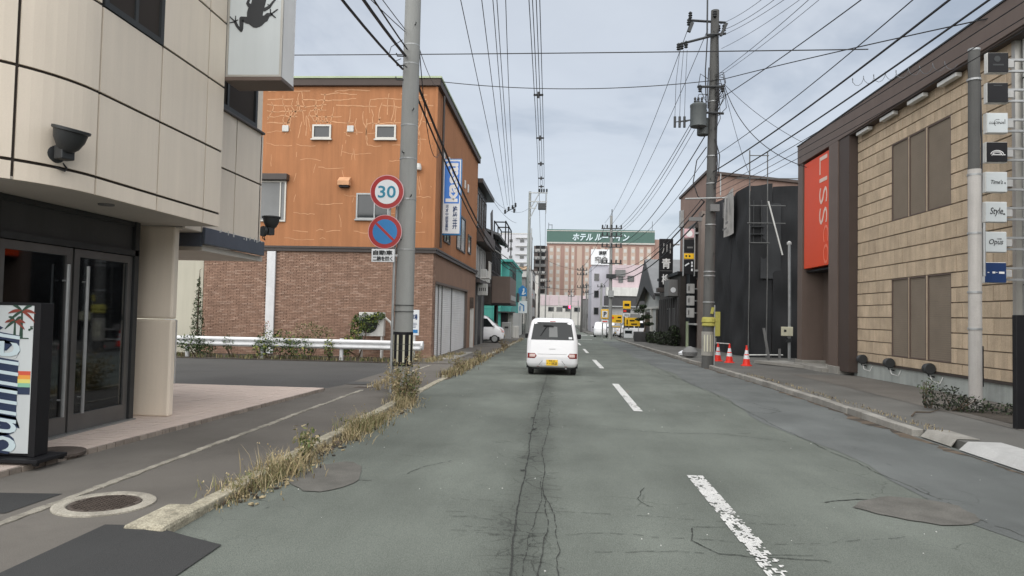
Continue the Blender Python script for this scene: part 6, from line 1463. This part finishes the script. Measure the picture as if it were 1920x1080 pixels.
single('notice_sheet', MB().box(6.15, 6.62, 29.6, 29.63, 1.0, 2.0), K['tarp_yellow'], 'pale yellow sheet hung behind the right concrete pole', 'sheet', (6.4, 29.6, 1))

# far poles
def far_pole(label, x, y, h, r0=.19, arms=(), m='concrete_pole', n=3, w=1.5):
    t = utility_pole(label, x, y, r0, r0*.7, h, (rnd(-.1, .1), 0), m, bolts=False)
    z0 = gz(y)
    for k, dz in enumerate(arms):
        part('cross_arm', MB().box(x-w/2, x+w/2, y-.16, y-.07, z0+h-dz-.05, z0+h-dz+.05), K['dark_metal'], t)
        for q in range(n):
            xx = x-w/2+.1+(w-.2)*q/(n-1); insul(t, (xx, y-.12, z0+h-dz+.05), 1.7)
    return t
P3 = far_pole('tall grey pole on the left kerb with one-sided cross arms and a blue traffic plate', -3.35, 76, 15.5, .2)
for z, x1 in ((14.85, -1.4), (13.9, -1.45), (13.2, -2.6)): part('cross_arm', MB().box(-3.4, x1, 75.8, 75.9, z-.05, z+.05), K['galv'], P3)
part('arm_brace', MB().tube([(-3.3, 75.85, 13.0), (-2.3, 75.85, 14.8)], .05, 6), K['galv'], P3); part('arm_brace', MB().tube([(-3.3, 75.85, 12.0), (-2.4, 75.85, 13.9)], .05, 6), K['galv'], P3); part('hanger', MB().tube([(-1.5, 75.85, 14.9), (-1.55, 75.85, 12.6)], .04, 6), K['galv'], P3)
part('switch_box', MB().box(-2.4, -1.55, 75.7, 76.2, 13.05, 13.75), K['dark_metal'], P3, bevel=.05)
for x in (-2.3, -2.05, -1.8, -1.5): insul(P3, (x, 75.85, 14.92), 2.2)
part('conduit', MB().tube([(-3.05, 75.8, -.6), (-3.05, 75.8, 11)], .05, 6), K['galv'], P3)
t = thing('road_sign', 'blue pedestrian sign plates on the tall left kerb pole', 'road sign', (-3.9, 75.5, 3.4))
part('plate', MB().prism([(-4.3, 3.7), (-3.4, 3.7), (-3.4, 4.5), (-3.85, 4.9), (-4.3, 4.5)], 'y', 75.5, 75.54), K['sign_blue'], t); part('plate', MB().box(-4.35, -3.35, 75.5, 75.54, 1.9, 3.2), K['sign_white'], t)
mb = MB(); mb.lathe([(.1, -.01), (.1, .01)], (-3.75, 75.48, 4.45), 10, axis='y'); mb.cbox((-3.8, 75.48, 4.1), (.16, .02, .5), Matrix.Rotation(R(20), 3, 'Y')); mb.cbox((-3.7, 75.47, 3.95), (.4, .02, .1), Matrix.Rotation(R(-30), 3, 'Y')); part('pictogram', mb, K['sign_white'], t)
mb = MB(); mb.cbox((-3.9, 75.48, 2.8), (.5, .02, .12), Matrix.Rotation(R(30), 3, 'Y')); mb.cbox((-3.7, 75.47, 2.4), (.12, .02, .6)); mb.cbox((-4.1, 75.46, 2.4), (.1, .02, .5)); part('pictogram', mb, K['sign_blue'], t)
part('arm', MB().box(-3.6, -3.3, 75.55, 75.7, 3.3, 3.4), K['galv'], t)
P4 = far_pole('grey corner pole bristling with insulators in front of the green hotel band', 4.75, 65.5, 11.4, .17, (1.2, 1.9, 2.9, 4.4), 'concrete_pole', 5, 1.9)
part('top_rod', MB().tube([(4.75, 65.5, 10.8), (4.75, 65.5, 11.6)], .04, 6), K['dark_metal'], P4); part('cable_box', MB().box(4.3, 5.2, 65.2, 65.4, 5.2, 5.6), K['dark_metal'], P4); part('switch_box', MB().box(4.5, 5.0, 65.1, 65.4, 3.5, 4.1), K['galv'], P4)
P5 = far_pole('thin dark pole with three cross arms behind the tall left pole', -3.1, 112, 13.5, .16, (1.1, 2.2, 4.4), 'concrete_dark', 4, 2.0)
P6 = far_pole('far pole right of the road in front of the brick hotel', 3.6, 112, 10.5, .17, (.8, 1.5, 3.5), 'concrete_dark', 4, 1.6)
P7 = far_pole('farther pole beside the lilac tower', 5.0, 128, 8.6, .16, (.6, 1.8), 'concrete_pole', 4, 1.4)
P8 = far_pole('pale far pole close to the traffic light', 2.6, 150, 8.2, .16, (.6, 1.5), 'galv', 3, 1.4)
P9 = far_pole('farthest left pole near the end of the street', -2.8, 152, 10.5, .16, (.7, 2.0), 'concrete_pole', 4, 1.8)
P10 = far_pole('pale thick pole before the pink building', 6.2, 105, 7.4, .2, (.6,), 'concrete_pole', 3, 1.2)

# ------------------------------------------------------------------ wires
def wire(label, pts, r=.012, group=None, mm='wire', n=22, name='power_line', sag=None):
    """quadratic curve through three points, or two points with a sag"""
    if len(pts) == 2:
        a, b = Vector(pts[0]), Vector(pts[1]); mid = (a+b)/2; mid.z -= sag if sag is not None else (a-b).length*.012; pts = [a, mid, b]
    a, m, b = [Vector(p) for p in pts]
    t = (m-a).length/max((m-a).length+(b-m).length, 1e-6)
    ctl = (m-a*(1-t)**2-b*t*t)/(2*t*(1-t))
    P = [a*(1-i/n)**2+ctl*2*(i/n)*(1-i/n)+b*(i/n)**2 for i in range(n+1)]
    return single(name, MB().tube(P, r, 5, caps=False), K[mm], label, 'overhead wire', tuple(a), group, smooth=True)
WG = 'overhead wires along and across the street'
wire('upper thin wire crossing the whole street above the orange roof', [(-17, 20.5, 9.35), (-.5, 18.5, 8.62), (6.75, 16, 7.75)], .014, WG)
wire('lower wire crossing the street from the orange roof corner to the right utility pole', [(-4.95, 27.0, 10.72), (.3, 26.5, 10.25), (QX+.4, QY-.2, 10.37)], .016, WG)
wire('wire running from the right utility pole over the stone building roof', [(QX+.4, QY-.2, 10.37), (7.2, 20, 9.1), (8.9, 14.5, 7.9)], .015, WG)
for i, dx in enumerate((-.2, -.07, .07, .2)):
    wire(('leftmost', 'second from left', 'third from left', 'rightmost')[i]+' strand of the spaced cable bundle above the road', [(-2.1+dx*1.5, 75.8, 14.95), (-1.15+dx, 30, 13.1), (-.95+dx, 8, 14.4)], .018, 'four strands of the spaced cable bundle')
for y, ylab in zip((18.5, 24.4, 36, 45, 54, 62, 69), ('nearest', 'second nearest', 'third nearest', 'fourth nearest', 'third farthest', 'second farthest', 'farthest')):
    u = (75.8-y)/67.8; z = 14.95*(1-u)**2+14.4*u*u+2*u*(1-u)*11.35
    # sits on the strands: same curve as above
    a, m, b = Vector((-2.1, 75.8, 14.95)), Vector((-1.15, 30, 13.1)), Vector((-.95, 8, 14.4)); tt = (m-a).length/((m-a).length+(b-m).length); ctl = (m-a*(1-tt)**2-b*tt*tt)/(2*tt*(1-tt)); q = a*(1-u)**2+ctl*2*u*(1-u)+b*u*u
    single('cable_spacer', MB().box(q.x-.25, q.x+.25, q.y-.03, q.y+.03, q.z-.05, q.z+.05).box(q.x-.05, q.x+.05, q.y-.04, q.y+.04, q.z-.16, q.z+.16), K['wire'], ylab+' dark spacer clamp on the cable bundle above the road', 'cable spacer', tuple(q), 'spacers on the cable bundle')
EB = Vector((-4.35, 62, 10.9))
for i, (p, lab) in enumerate((((-2.95, 20, 10.6), 'leftmost of the fan of wires descending to the insulators past the orange building'), ((-2.3, 19, 10.6), 'second wire of the fan descending past the orange building'), ((-2.0, 19, 10.8), 'third wire of the fan descending past the orange building'), ((-1.85, 18.5, 10.75), 'fourth wire of the fan, close beside the third'), ((-1.6, 18.5, 10.9), 'rightmost wire of the fan descending past the orange building'))):
    d = (Vector(p)-EB); far = EB+d*1.55; far.z = p[2]+.9
    wire(lab, [EB+Vector((-.5+.22*i, .5*i-1, .35*(i % 2))), Vector(p)+Vector((0, 0, 0)), far], .013, WG)
for i, (a, b, lab) in enumerate((((-4.6, 47, 9.6), (-4.4, 62, 11.0), 'short span from the dark house roof to the insulators'), ((-4.35, 62, 10.8), (-3.3, 76, 13.3), 'short span from the insulators to the tall left pole'), ((-4.6, 47.5, 9.45), (-3.9, 63, 9.9), 'drooping span below the insulators'))): wire(lab, [a, b], .012, WG, sag=.3)
t = thing('insulator_bracket', 'cluster of insulators hanging on wires past the orange building', 'insulator', tuple(EB), None)
mb = MB().tube([EB+Vector((-.6, 0, -.3)), EB+Vector((.5, 0, .35))], .035, 6); part('bracket', mb, K['dark_metal'], t)
for d in ((-.5, -.35), (-.2, -.1), (.15, .05), (.4, .25), (.3, -.25)): insul(t, (EB.x+d[0], EB.y-.1, EB.z+d[1]), 2.2)
# telecom cables on the left pole
for i, (dz, dx, r_, lab) in enumerate(((0, 0, .024, 'lowest thick telecom cable coming down to the left utility pole'), (.28, .12, .03, 'thick lashed telecom cable reaching the left utility pole'), (.42, .2, .016, 'thin telecom cable just above the lashed one'))):
    wire(lab, [(PX-.12+dx*.4, PY-.18, 6.75+dz), (PX-.05+dx, 9.8, 6.25+dz), (PX+.1+dx, -8, 7.2+dz)], r_, WG)
    if i == 1:
        for k in range(12):
            u = k/12; q = Vector((PX-.07+.1*u, PY-.18-4.6*u, 7.03-.5*u+.02*math.sin(k))); 
wire('thin wire reaching the left utility pole near its top', [(PX-.1, PY-.15, 7.55), (PX-.6, 8.5, 7.1), (PX-1.0, -2, 7.6)], .009, WG)
wire('second thin wire above the telecom cables at the left utility pole', [(PX-.1, PY-.15, 7.6), (PX-.3, 8.5, 7.35), (PX-.5, -2, 8.0)], .009, WG)
for i, (dz, r_, lab) in enumerate(((0, .03, 'thick telecom cable sagging along the orange building from the left pole'), (-.28, .022, 'second telecom cable sagging below the thick one along the orange building'))):
    wire(lab, [(PX+.1, PY+.18, 6.6+dz), (-3.42, 30, 5.45+dz), (-3.42, 75.8, 7.0+dz)], r_, WG)
wire('slack cable dropping in front of the orange wall beside the blue and white sign', [(PX+.1, PY+.1, 7.9), (-3.7, 19, 6.9), (OX-.02, 28.2, 8.3)], .012, WG)
wire('thin service wire from the left pole to the orange cornice', [(PX+.12, PY+.1, 7.4), (OX, 27.0, 10.5)], .009, WG, sag=.2)
# right pole, towards the camera
RW = [((QX+.3, 12.4), (5.75, 20.6, 11.0), .010, 'leftmost thin wire rising from the right pole top to the upper edge'), ((QX+.45, 12.2), (5.9, 20.0, 10.7), .011, 'second thin wire rising from the right pole top'), ((QX+.2, 11.9), (5.95, 19.4, 10.4), .010, 'third thin wire rising from the right pole top'), ((QX+.35, 11.5), (6.05, 18.6, 10.0), .009, 'fourth thin wire rising from the right pole top'),
      ((QX+.3, 10.6), (5.9, 17.2, 9.45), .011, 'thin wire rising from the cable tangle on the right pole'), ((QX+.3, 10.5), (6.0, 16.7, 9.25), .009, 'companion of the thin wire rising from the cable tangle'), ((QX+.15, 9.55), (6.2, 17, 8.7), .018, 'bent black cable rising steeply from the right pole tangle'),
      ((QX+.1, 7.55), (5.7, 12.2, 7.0), .014, 'straight wire rising from mid-height of the right pole'), ((QX+.1, 7.0), (5.75, 11.2, 6.55), .026, 'thickest cable rising across the sky from the right pole towards the viewer'), ((QX+.1, 6.55), (5.8, 10.6, 6.15), .022, 'thick cable just above the stone building roof band'),
      ((QX+.2, 6.4), (6.0, 10.4, 5.95), .011, 'thin wire hugging the stone building roof band'), ((QX+.2, 6.2), (6.1, 10.3, 5.8), .010, 'lower thin wire hugging the stone building roof band'), ((QX+.25, 6.0), (6.3, 10.3, 5.75), .009, 'lowest thin wire along the stone building roof band')]
for (x, z), m, r_, lab in RW:
    a = Vector((x, QY-.2, z)); mv = Vector(m); d = mv-a; b = mv+d*.75; b.z = mv.z+.25 if z < 9 else mv.z+d.z*.5
    wire(lab, [a, mv, b], r_*.78, WG)
mb = MB(); pts = []
for k in range(70):
    u = k/69; a = u*6.28*9; pts.append((6.6+1.3*u+.05*math.cos(a), 16.6-1.9*u+.02*math.sin(a*.5), 7.2-.25*u+.1*math.sin(a)))
single('coiled_wire', MB().tube(pts, .006, 4, caps=False), K['wire_grey'], 'loosely coiled thin wire above the roof band of the stone building', 'overhead wire', (6.6, 16.6, 7.2), WG)
# right pole to the buildings
wire('cable from the right pole down to the brown entrance roof', [(QX+.45, QY-.2, 10.2), (7.0, 25.8, 8.2), (8.8, 25.9, 7.2)], .014, WG)
wire('thin wire from the right pole down to the roof corner of the stone building', [(QX+.45, QY-.2, 10.2), (8.9, 26.2, 8.1)], .009, WG, sag=.2)
wire('thin wire dropping from the right pole onto the scaffold', [(QX+.42, QY-.2, 10.2), (8.7, 33, 8.2)], .009, WG, sag=.25)
# right pole to the far corner pole
FW = [((QX-.8, QY-.2, 12.4), (4.1, 65.4, 10.3), .012, 'outermost wire slanting down from the right pole top to the far corner pole'), ((QX-.1, QY, 12.3), (4.5, 65.4, 9.9), .012, 'second wire slanting down from the right pole top'), ((QX-.75, QY-.3, 8.7), (4.3, 65.4, 9.4), .013, 'wire slanting down behind the transformer'), ((QX-.7, QY-.3, 8.6), (4.6, 65.4, 9.3), .013, 'twin of the wire slanting down behind the transformer'), ((QX-.6, QY-.3, 8.5), (4.9, 65.4, 9.3), .010, 'third wire slanting down behind the transformer'),
      ((QX-.2, QY-.1, 8.3), (5.3, 65.4, 8.4), .020, 'cable with a loop slanting down from below the transformer'), ((QX-.1, QY-.1, 7.6), (5.5, 65.4, 8.3), .012, 'wire beside the looped cable below the transformer'), ((QX-.15, QY+.1, 5.95), (4.9, 65.4, 5.6), .03, 'thick telecom cable from the right pole down to the far corner pole'), ((QX-.15, QY+.1, 5.5), (4.8, 65.4, 5.2), .03, 'lower thick telecom cable from the right pole to the far corner pole'), ((QX-.2, QY+.1, 6.1), (5.1, 65.4, 6.2), .014, 'thin telecom wire above the thick cables to the far corner pole')]
for a, b, r_, lab in FW: wire(lab, [a, b], r_, WG, sag=.9)
# far spans
for i, (a, b, s, lab) in enumerate((((-2.3, 75.8, 14.9), (-3.0, 112, 12.4), .8, 'upper far wire beyond the tall left pole'), ((-1.6, 75.8, 14.9), (-2.3, 112, 12.4), .8, 'second far wire beyond the tall left pole'), ((-3.1, 76, 7.0), (-3.0, 112, 7.0), 1.0, 'far telecom cable beyond the tall left pole'), ((4.2, 65.5, 10.2), (3.2, 112, 9.2), .8, 'upper far wire on the right beyond the corner pole'), ((5.2, 65.5, 9.3), (4.1, 112, 8.4), .8, 'second far wire on the right beyond the corner pole'), ((4.75, 65.5, 5.5), (3.6, 112, 5.6), 1, 'far telecom cable on the right beyond the corner pole'), ((-3.0, 112, 11), (3.6, 112, 9.0), .5, 'wire crossing the far end of the street in front of the hotel'), ((-3.0, 112, 6.5), (5, 110, 6.3), .6, 'lower wire crossing the far end of the street'), ((-3.0, 112, 12), (-2.8, 152, 9.5), .6, 'far left wire towards the hotel'), ((3.6, 112, 9), (2.6, 150, 7), .6, 'far right wire towards the traffic light'))): wire(lab, [a, b], .022, WG, sag=s)

# ------------------------------------------------------------------ end of the street
Hh = thing('hotel', 'wide brown brick hotel with a dark green sign band at the end of the street', 'building', (17, 300, gz(300)))
X0, X1, YH = -5.2, 38.2, 290
block(Hh, X0, X1, YH, YH+18, -2, 31.2, 'tile_brown'); gb = block(Hh, X0-.15, X1+.15, YH-.5, YH+18.2, 31.2, 37.0, 'hotel_green', 'sign_band')
block(Hh, X1+.16, X1+6, YH+1, YH+18, -2, 33.5, 'tile_brown')
for z in (31.2, 31.5, 36.3): part('band_strip', MB().box(X0-.25, X1+.25, YH-.62, YH-.501, z, z+.28), K['pale_wall'], Hh)
part('lettering', text_mb('ホテル ルートイン', 4, (16.6, YH-.7, 33.9), '-y', 0, .08, .13, shear=.2, fit=(23, 3.0)), K['letter_ice'], Hh)
part('roof_rack', MB().box(-4.8, -4.6, YH+2, YH+2.2, 37, 40).box(-3.4, -3.2, YH+2, YH+2.2, 37, 39.3).box(-4.8, -3.2, YH+2, YH+2.2, 39, 39.2), K['dark_metal'], Hh)
part('antenna', MB().tube([(37.6, YH+2, 37), (37.6, YH+2, 41)], .1, 5), K['dark_metal'], Hh); part('roof_disc', MB().lathe([(1.2, -.2), (1.2, .2)], (33.5, YH-.3, 29), 16, axis='y'), K['apt_brown'], Hh) if False else None
cols = [(-4.3, 1.9), (-1.5, 1.9), (2.0, 1.9), (4.7, 1.4), (7.1, 2.0), (10.2, 1.9), (13.4, 1.9), (16.5, 1.9), (19.4, 1.9), (22.3, 1.9), (25.6, 1.9), (28.8, 1.9), (32.2, 1.9), (35.2, 1.9)]
strip = {}
wmesh = {}
for i, (x, w) in enumerate(cols):
    part('facade_strip', MB().box(x, x+w, YH-.18, YH-.002, 6, 30.2), K['tile_tan'], Hh)
    if i == 4: continue
    if w not in wmesh:
        wmesh[w] = (mesh_of(MB().box(-w*.32, w*.32, -.08, .0, -.75, .75), K['pale_wall']), mesh_of(MB().box(-w*.2, w*.2, -.05, .0, -.5, .5), K['glass_grey' if i % 2 else 'apt_brown']))
    for k in range(8):
        z = 28.6-k*3.0
        wd = inst('window', wmesh[w][0], Hh, (x+w/2, YH-.182, z)); inst('pane', wmesh[w][1], wd, (x+w/2, YH-.264, z))
Ha = thing('apartment_block', 'dark balconied apartment block beside the brick hotel', 'building', (-8, 270, gz(270)))
block(Ha, -9.5, -4.6, 262, 285, -2, 27.4, 'apt_brown')
for k in range(9):
    z = 3.2+k*2.75; part('balcony', MB().box(-9.2, -5.0, 260.8, 261.99, z-.1, z+.95), K['light_grey' if k % 3 else 'mid_grey'], Ha); part('balcony_opening', MB().box(-8.8+(k % 2)*.8, -5.4, 261.9, 261.998, z+.96, z+2.3), K['black'], Ha)
Hw = thing('apartment_block', 'white apartment block with a tan lower half behind the teal building', 'building', (-16, 255, gz(255)))
block(Hw, -21.5, -10.3, 250, 268, 19.0, 30.3, 'apt_white'); block(Hw, -21.5, -10.3, 250.1, 268, -2, 18.98, 'apt_tan'); block(Hw, -21.6, -10.2, 249.9, 268.1, 30.3, 30.6, 'pale_wall', 'parapet')
for k in range(5):
    z = 28.6-k*2.9
    for x, w in ((-21.3, .8), (-17.8, 1.1), (-14, 1.4)): part('window', MB().box(x, x+w, 249.85, 249.99, z-1.2, z-.2), K['glass_dark'], Hw)
    part('ledge', MB().box(-15.6, -11.4, 249.4, 249.99, z+.15, z+.4), K['light_grey'], Hw)
Hb = thing('station_block', 'low pale panelled building with small dark windows below the hotel', 'building', (0, 205, gz(205)))
block(Hb, -8, 8.5, 204, 222, -2, 7.6, 'pale_wall')
for i, x in enumerate((-5.2, -2.6, .2, 2.9, 5.6)): part('facade_panel', MB().box(x, x+2.5, 203.85, 203.99, 4.6, 7.5), K['pink_wall'], Hb)
for x in (-3.0, -.6, 1.9, 4.4): window(Hb, x, x+1.7, 2.9, 4.2, 204, '-y', .12, .1, (), 'mid_grey', 'glass_dark')
block(Hb, -2.9, -2.6, 203.9, 204, -1.5, 2, 'red', 'door') if False else None
t = thing('traffic_light', 'traffic light showing red at the end of the street', 'traffic light', (2.0, 160, gz(160)))
part('pole', MB().tube([(4.4, 160, -1), (4.4, 160, 5.2)], .1, 8), K['galv'], t); part('arm', MB().tube([(4.4, 160, 4.9), (1.2, 160, 5.1)], .05, 6), K['galv'], t)
part('housing', MB().box(.9, 2.9, 159.8, 160.1, 3.4, 4.0), K['dark_metal'], t, bevel=.1)
for i, m in enumerate(('dark_metal', 'dark_metal', 'red_lamp')): part('lamp', MB().lathe([(.24, -.05), (.24, .05)], (1.3+i*.62, 159.78, 3.7), 14, axis='y'), K[m], t)
part('lamp', MB().lathe([(.3, -.03), (.3, .03)], (2.54, 159.76, 3.7), 14, axis='y'), K['red_lamp'], t)
Hl = thing('lilac_tower', 'pale lilac tower carrying a white billboard before the hotel', 'building', (6, 120, gz(120)))
block(Hl, 5.4, 8.3, 118, 130, -1.2, 10.2, 'lilac_wall'); bb = block(Hl, 5.2, 8.4, 117.6, 118.4, 10.25, 12.8, 'sign_white', 'billboard')
part('lettering', text_mb('津軽', 1, (7.1, 117.55, 12.2), '-y', 0, .03, .03, fit=(1.3, .7)), K['letter_dark'], Hl); part('lettering', text_mb('宛会', 1, (6.9, 117.55, 11.1), '-y', 0, .03, .02, fit=(2.2, 1.1)), K['mid_grey'], Hl)
for z in (2, 4.8, 7.6): window(Hl, 5.8, 6.6, z, z+1.2, 118, '-y', .08, .08, (), 'mid_grey', 'glass_dark')
Hp = thing('pink_building', 'pale pink building with a white canopy and a dark band above the car park', 'building', (12, 110, gz(110)))
block(Hp, 8.2, 24, 111, 125, -1.2, 9.8, 'pink_wall'); block(Hp, 7.2, 20, 108.5, 110.99, 4.9, 6.2, 'white_dirty', 'canopy'); block(Hp, 7.0, 20, 108.7, 110.99, 3.4, 4.88, 'dark_grey', 'band'); block(Hp, 6.4, 20, 108.6, 110.99, 3.2, 3.38, 'galv', 'gutter'); block(Hp, 6.6, 20, 109.2, 110.99, -1.2, 3.18, 'light_grey', 'ground_floor')
window(Hp, 10.6, 11.6, 7.2, 8.1, 111, '-y', .1, .1, (), 'dark_grey', 'glass_dark'); window(Hp, 9.2, 9.9, 7.0, 9, 111, '-y', .1, .1, (), 'mid_grey', 'glass_grey')
block(Hp, 8.7, 10.2, 110.2, 110.9, 8.0, 9.0, 'mid_grey', 'roof_unit'); block(Hp, 10.9, 12.4, 109.1, 109.19, -.8, 2.2, 'mid_grey', 'shutter'); block(Hp, 6.8, 8.4, 109.1, 109.19, -.8, 1.8, 'glass_dark', 'window')
for i, (x, y, h, m, lab) in enumerate(((6.2, 140, 7, 'light_grey', 'pale grey building beyond the lilac tower'), (5.6, 165, 5.5, 'mid_grey', 'low grey building beyond the lilac tower'), (26, 150, 11, 'pale_wall', 'cream building behind the pink one'), (16, 84, 5.6, 'light_grey', 'pale low house right of the car park behind the gabled house'))):
    b = thing('town_building', lab, 'building', (x, y, gz(y))); block(b, x, x+14, y, y+12, -1.3, h, m); block(b, x-.1, x+14.1, y-.1, y+12.1, h, h+.2, 'dark_grey', 'roof')
    for q in range(4): window(b, x+.8+q*2.8, x+2.2+q*2.8, 1.2, 2.4, y, '-y', .1, .08, (), 'mid_grey', 'glass_dark')
mb = MB(); mb.box(3.4, 4.8, 74.5, 74.9, -1, -.2)
struct('car_park', sheet(MB(), 5.2, 22, 74, 108, -.02), K['asphalt_walk'])
sheet_ = MB(); sheet(sheet_, 3.9, 5.2, 92, 160, .1, thick=.2); struct('pavement', sheet_, K['asphalt_walk'])
# car park signs
def panel_sign(label, x0, x1, z0, z1, m, y=73, marks=None, posts=True, cat='sign'):
    t = thing('parking_sign', label, cat, ((x0+x1)/2, y, gz(y)), 'yellow car park signs')
    part('panel', MB().box(x0, x1, y, y+.12, z0, z1), K[m], t, bevel=.02)
    if posts: part('post', MB().box(x0+.1, x0+.18, y+.13, y+.2, gz(y), z1), K['galv'], t); part('post', MB().box(x1-.18, x1-.1, y+.13, y+.2, gz(y), z1), K['galv'], t)
    if marks:
        for cx, cz, w, h, mt in marks: part('print_mark', MB().box(cx-w/2, cx+w/2, y-.012, y-.001, cz-h/2, cz+h/2), K[mt], t)
    return t
t = panel_sign('white and yellow square sign with a letter P', 4.35, 5.1, 1.5, 2.45, 'sign_yellow'); part('face', MB().box(4.45, 5.0, 72.985, 72.999, 1.62, 2.3), K['sign_white'], t); part('lettering', text_mb('P', .6, (4.75, 72.975, 1.96), '-y', 0, .004, .02, fit=(.3, .5)), K['letter_dark'], t)
panel_sign('small red and white board below the letter P sign', 4.4, 5.1, 1.0, 1.4, 'sign_white', marks=((4.75, 1.2, .5, .1, 'red'),))
panel_sign('tall yellow sign over a red and black strip in the car park', 6.55, 7.35, 2.55, 3.35, 'sign_yellow', marks=((6.95, 2.95, .5, .25, 'black'),)); panel_sign('red and black strip sign under the tall yellow sign', 6.57, 7.33, 2.15, 2.5, 'letter_dark', marks=((6.75, 2.32, .3, .2, 'red'),)); panel_sign('small white strip sign under the red and black one', 6.6, 7.3, 1.75, 2.1, 'sign_white', marks=((6.95, 1.92, .5, .08, 'dark_grey'),))
panel_sign('left wide yellow car park board', 5.25, 6.5, 1.1, 1.9, 'sign_yellow', marks=((5.5, 1.6, .3, .2, 'red'), (6.2, 1.65, .35, .15, 'black'), (6.1, 1.3, .5, .12, 'black')))
panel_sign('right wide yellow car park board behind the pine', 6.75, 8.3, .8, 1.65, 'sign_yellow', marks=((7.0, 1.2, .12, .5, 'black'), (7.5, 1.35, .5, .14, 'black'), (7.7, 1.0, .6, .14, 'black')))
panel_sign('pale price board under the left yellow board', 5.4, 6.5, .55, .85, 'pale_wall', marks=((5.9, .7, .8, .08, 'sign_yellow'),))
panel_sign('white payment board on two posts in the car park', 6.6, 7.5, -.4, .5, 'sign_white', y=72, marks=((7.05, .2, .7, .3, 'glass_dark'),))
for i, (x, y, rz, src, lab) in enumerate(((4.75, 79, 175, car, 'white van parked behind the letter P sign'), (7.9, 79, 100, van, 'white car parked side-on behind the right yellow board'), (10.4, 82, 95, van, 'white car parked at the right end of the car park'), (6.3, 86, 170, car, 'white car parked between the two yellow boards'))):
    o = copy_tree(src); o.location = (x+ (1.7 if rz in (100, 95) else 0), y, gz(y)); o.rotation_euler = (0, 0, R(rz)); o['label'] = lab; o['group'] = 'cars in the car park'; o.name = 'parked_car'
# backdrop of low roofs so the street does not end in a bare plain
rs = random.Random(21)
for i, (x, y, w, h, m, lab) in enumerate(((-34, 60, 16, 6.5, 'light_grey', 'pale house behind the beige wall'), (-24, 120, 12, 8, 'grey_brown', 'brownish house behind the teal building'), (-60, 90, 20, 9, 'pale_wall', 'cream block far behind the beige wall'), (32, 60, 18, 7, 'light_grey', 'pale house behind the netted building'), (46, 110, 22, 10, 'pale_wall', 'cream block behind the pink building'), (50, 30, 20, 7, 'mid_grey', 'grey house behind the stone building'))):
    b = thing('town_building', lab, 'building', (x, y, gz(y))); block(b, x-w/2, x+w/2, y, y+10, -1.3, h, m); block(b, x-w/2-.2, x+w/2+.2, y-.2, y+10.2, h, h+.3, 'dark_grey', 'roof')
    for q in range(4): window(b, x-w/2+1+q*w/4.2, x-w/2+2.4+q*w/4.2, 1.2, 2.6, y, '-y', .1, .08, (), 'mid_grey', 'glass_dark')
# buildings across the street behind the viewer that the glass doors and windows reflect
for i, (x0, x1, y0, y1, h, m, lab) in enumerate(((9.4, 20, -30, 8.5, 7, 'grey_brown', 'brownish shop opposite the glass doors'),)):
    b = thing('town_building', lab, 'building', ((x0+x1)/2, (y0+y1)/2, 0)); block(b, x0, x1, y0, y1, 0, h, m); block(b, x0-.2, x1+.2, y0-.2, y1+.2, h, h+.3, 'dark_grey', 'roof')
    for q in range(6): window(b, y0+2+q*5.5, y0+5+q*5.5, 1, 3, x0 if x0 > 0 else x1, '-x' if x0 > 0 else '+x', .1, .08, (), 'mid_grey', 'glass_dark')
